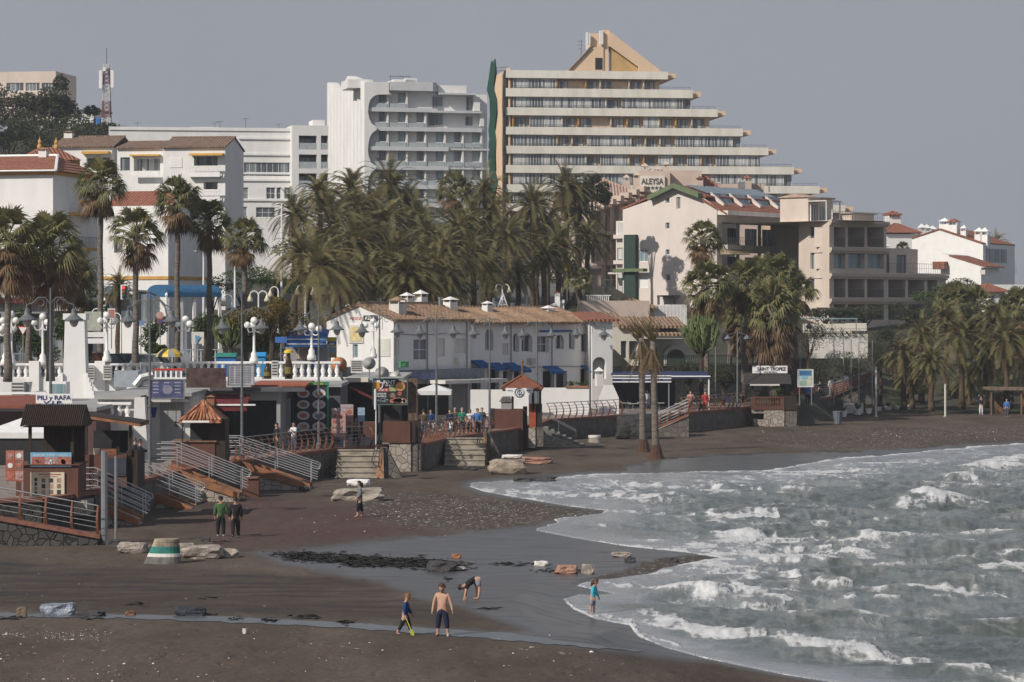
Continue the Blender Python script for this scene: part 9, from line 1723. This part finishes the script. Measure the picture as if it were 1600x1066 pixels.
o=empty('brick_planter',on(151,190,T),0,'square brick pier behind the balustrade near the parked cars','pier'); mb=MB(); bx(mb,144,552,159,580,190,.6); mb.build('masonry',MATS['brick_red'],o); mb=MB(); bx(mb,143,550,160,552,189.95,.7); mb.build('cap',CONC,o)
o=empty('notice_board',on(145,191,T),0,'large pale grey panel above two white boards by the pillar','panel'); mb=MB(); bx(mb,132,487,158,517,191,.1); mb.build('panel',mk('pale_green_grey',(.42,.44,.38)),o); mb=MB(); bx(mb,132,519,166,527,191,.1); bx(mb,132,529,166,537,191,.1); mb.build('white_board',WHITE2,o); mb=MB(); bx(mb,134,537.2,136,575,191.02,.06); bx(mb,161,537.2,163,575,191.02,.06); mb.build('post',METAL,o)
o=empty('playground_frame',on(786,278,hillz(786,278)),0,'white A-shaped climbing frame behind the tiled roof','climbing frame'); D_=278; mb=MB()
for s in(0,1.6):
 for k in range(2):mb.tube([(gx(775+22*k,D_),D_+s,zat(490,D_)),(gx(786,D_),D_+s,zat(459,D_))],.06,5)
mb.tube([(gx(786,D_),D_,zat(459,D_)),(gx(786,D_),D_+1.6,zat(459,D_))],.06,5); [mb.tube([(gx(786-11*f_,D_),D_,zat(459+31*f_,D_)),(gx(786+11*f_,D_),D_,zat(459+31*f_,D_))],.03,4)for f_ in(.3,.55,.8)]; mb.build('frame',WHITE2,o)
o=empty('road_balustrade',on(850,268,hillz(850,268)),0,'white stepped balustrade climbing beside the road','balustrade'); D_=266; mb=MB(); z0,z1=zat(484,D_),zat(468,D_); x0,x1=gx(838,D_),gx(882,D_); mb.prism([(x0,z0-.3),(x1,z1-.3),(x1,z1),(x0,z0)],D_,D_+.3,'y'); mb.build('top_rail',WHITE2,o)
for k in range(12):f_=(k+.5)/12; mb=MB(); mb.lathe([(.1,0),(.06,.15),(.12,.4),(.06,.7),(.1,.85)],(x0+(x1-x0)*f_,D_+.15,z0+(z1-z0)*f_-1.15),7); mb.build('baluster',WHITE2,o)
mb=MB(); bx(mb,867,458,875,492,D_-.2,.6); mb.build('pier',WHITE2,o); mb=MB(); bx(mb,866,456,876,458,D_-.25,.7); mb.build('pier_cap',RTILE,o)
# shaded white terrace with glass canopy at the end of the promenade
o=empty('terrace',on(1330,285,2),0,'shaded whitewashed terrace with glass canopy and plants under the beige building','terrace'); D_=284; mb=MB(); bx(mb,1262,522,1356,560,D_,.4); mb.build('wall',OLDWHITE,o); mb=MB(); bx(mb,1255,506,1352,521,D_+8,.4); bx(mb,1322,505,1354,517,D_+7,.4); mb.build('upper_wall',CREAM,o); mb=MB(); bx(mb,1243,497,1340,499,D_+1,4); mb.build('glass_canopy',BGLASS,o)
[bx(mb:=MB(),px-.6,499,px+.6,523,D_+1,.1).build('canopy_post',METAL,o)for px in(1250,1275,1300,1338)]; rail(o,Fac(1262,D_,1356,D_),0,gx(1356,D_)-gx(1262,D_),zat(522,D_)+.02,zat(514,D_),.1,.8)
mb=MB();
for k in range(9):
 for _ in range(26):a=rr.uniform(0,6.3); p_=on(1268+10*k,D_-.1,zat(526,D_)); e=V3((math.cos(a)*.5,math.sin(a)*.3,rr.uniform(-.2,.7))); mb.face(p_,p_+e*.6+V3((.05,0,.04)),p_+e)
mb.build('plants',LEAF,o)
# beach shelter
o=empty('beach_shelter',on(1575,272,0),0,'wooden beach shelter with a flat roof at the edge of the view','shelter'); D_=268; mb=MB(); bx(mb,1546,606,1640,610,D_-.3,4); mb.build('roof',mk('weathered_boards',(.20,.15,.11),.9,.3,3),o)
for px,dy in((1549,0),(1596,0),(1549,3.2),(1596,3.2),(1575,3.2)):mb=MB(); bx(mb,px-1,610.3,px+1,650,D_+dy,.15); mb.build('post',WOOD,o)
mb=MB(); [bx(mb,1548+3*k,616,1550+3*k,650,D_+3.4,.05)for k in range(10)]; mb.build('back_boards',WOOD,o)
for px,y0,y1,lab in((1477,600,646,'thin white post between the shaggy date palms'),(1369,573,612,'thin white post at the end of the panelled ramp')):D_=262; o=empty('post',on(px,D_,0),0,lab,'post'); mb=MB(); mb.lathe([(.09,-.1),(.09,zat(y0,D_)-.1),(.05,zat(y0,D_))],(gx(px,D_),D_,0),8); mb.build('shaft',OLDWHITE,o); mb=MB(); mb.lathe([(.18,0),(.18,.12)],(gx(px,D_),D_,0),10); mb.build('foot',CONC,o)
# chairs of the bars along the rail
for k,(px,D_)in enumerate(((665,186.5),(673,185),(682,187),(690,186),(700,187.5),(1013,236),(985,236.5),(1140,245),(1158,246))):
 o=empty('chair',on(px,D_,P),k*1.3,['white plastic chair by the tent','grey chair beside the tent leg','grey chair behind the orange buttress rail','pale chair facing the walkers','pale chair under the tent edge','dark chair under the navy awning','dark chair near the annexe','navy chair beside the thin lamp pole','navy chair by the cafe tables'][k],'chair','cafe chairs along the promenade'); M=o.matrix_basis; m_=(WHITE2,GREYW,GREYW,OLDWHITE,OLDWHITE,DGREY,DGREY,DBLUE,DBLUE)[k]
 MB(M).box(-.22,-.22,.43,.22,.22,.47).build('seat',m_,o); MB(M).box(-.22,.19,.5,.22,.23,.88).build('backrest',m_,o)
 for sx in(-1,1):
  for sy in(-1,1):MB(M).tube([(sx*.2,sy*.2,0),(sx*.19,sy*.19,.43)],.018,5).build('leg',METAL,o)
# ================================================================ THE AIR: an even sea haze round everything
mb=MB(); mb.box(-1200,-30,-4.2,1200,1400,70); hz_=mb.build('haze',(hm:=bpy.data.materials.new('sea_haze')),None,origin='world'); hm.use_nodes=True
hn=hm.node_tree; hn.nodes.clear(); ho_=hn.nodes.new('ShaderNodeOutputMaterial'); pv_=hn.nodes.new('ShaderNodeVolumePrincipled'); pv_.inputs['Color'].default_value=(.86,.90,.96,1); pv_.inputs['Density'].default_value=.00026; pv_.inputs['Anisotropy'].default_value=.3
hn.links.new(pv_.outputs[0],ho_.inputs['Volume']); tag(hz_,kind='stuff')
for o in bpy.data.objects:
 if o.parent is None and o.get('label')and not o.get('kind'):o['kind']='thing'
print('objects',len(bpy.data.objects),'meshes',len(bpy.data.meshes),'faces',sum(len(m.polygons)for m in bpy.data.meshes))
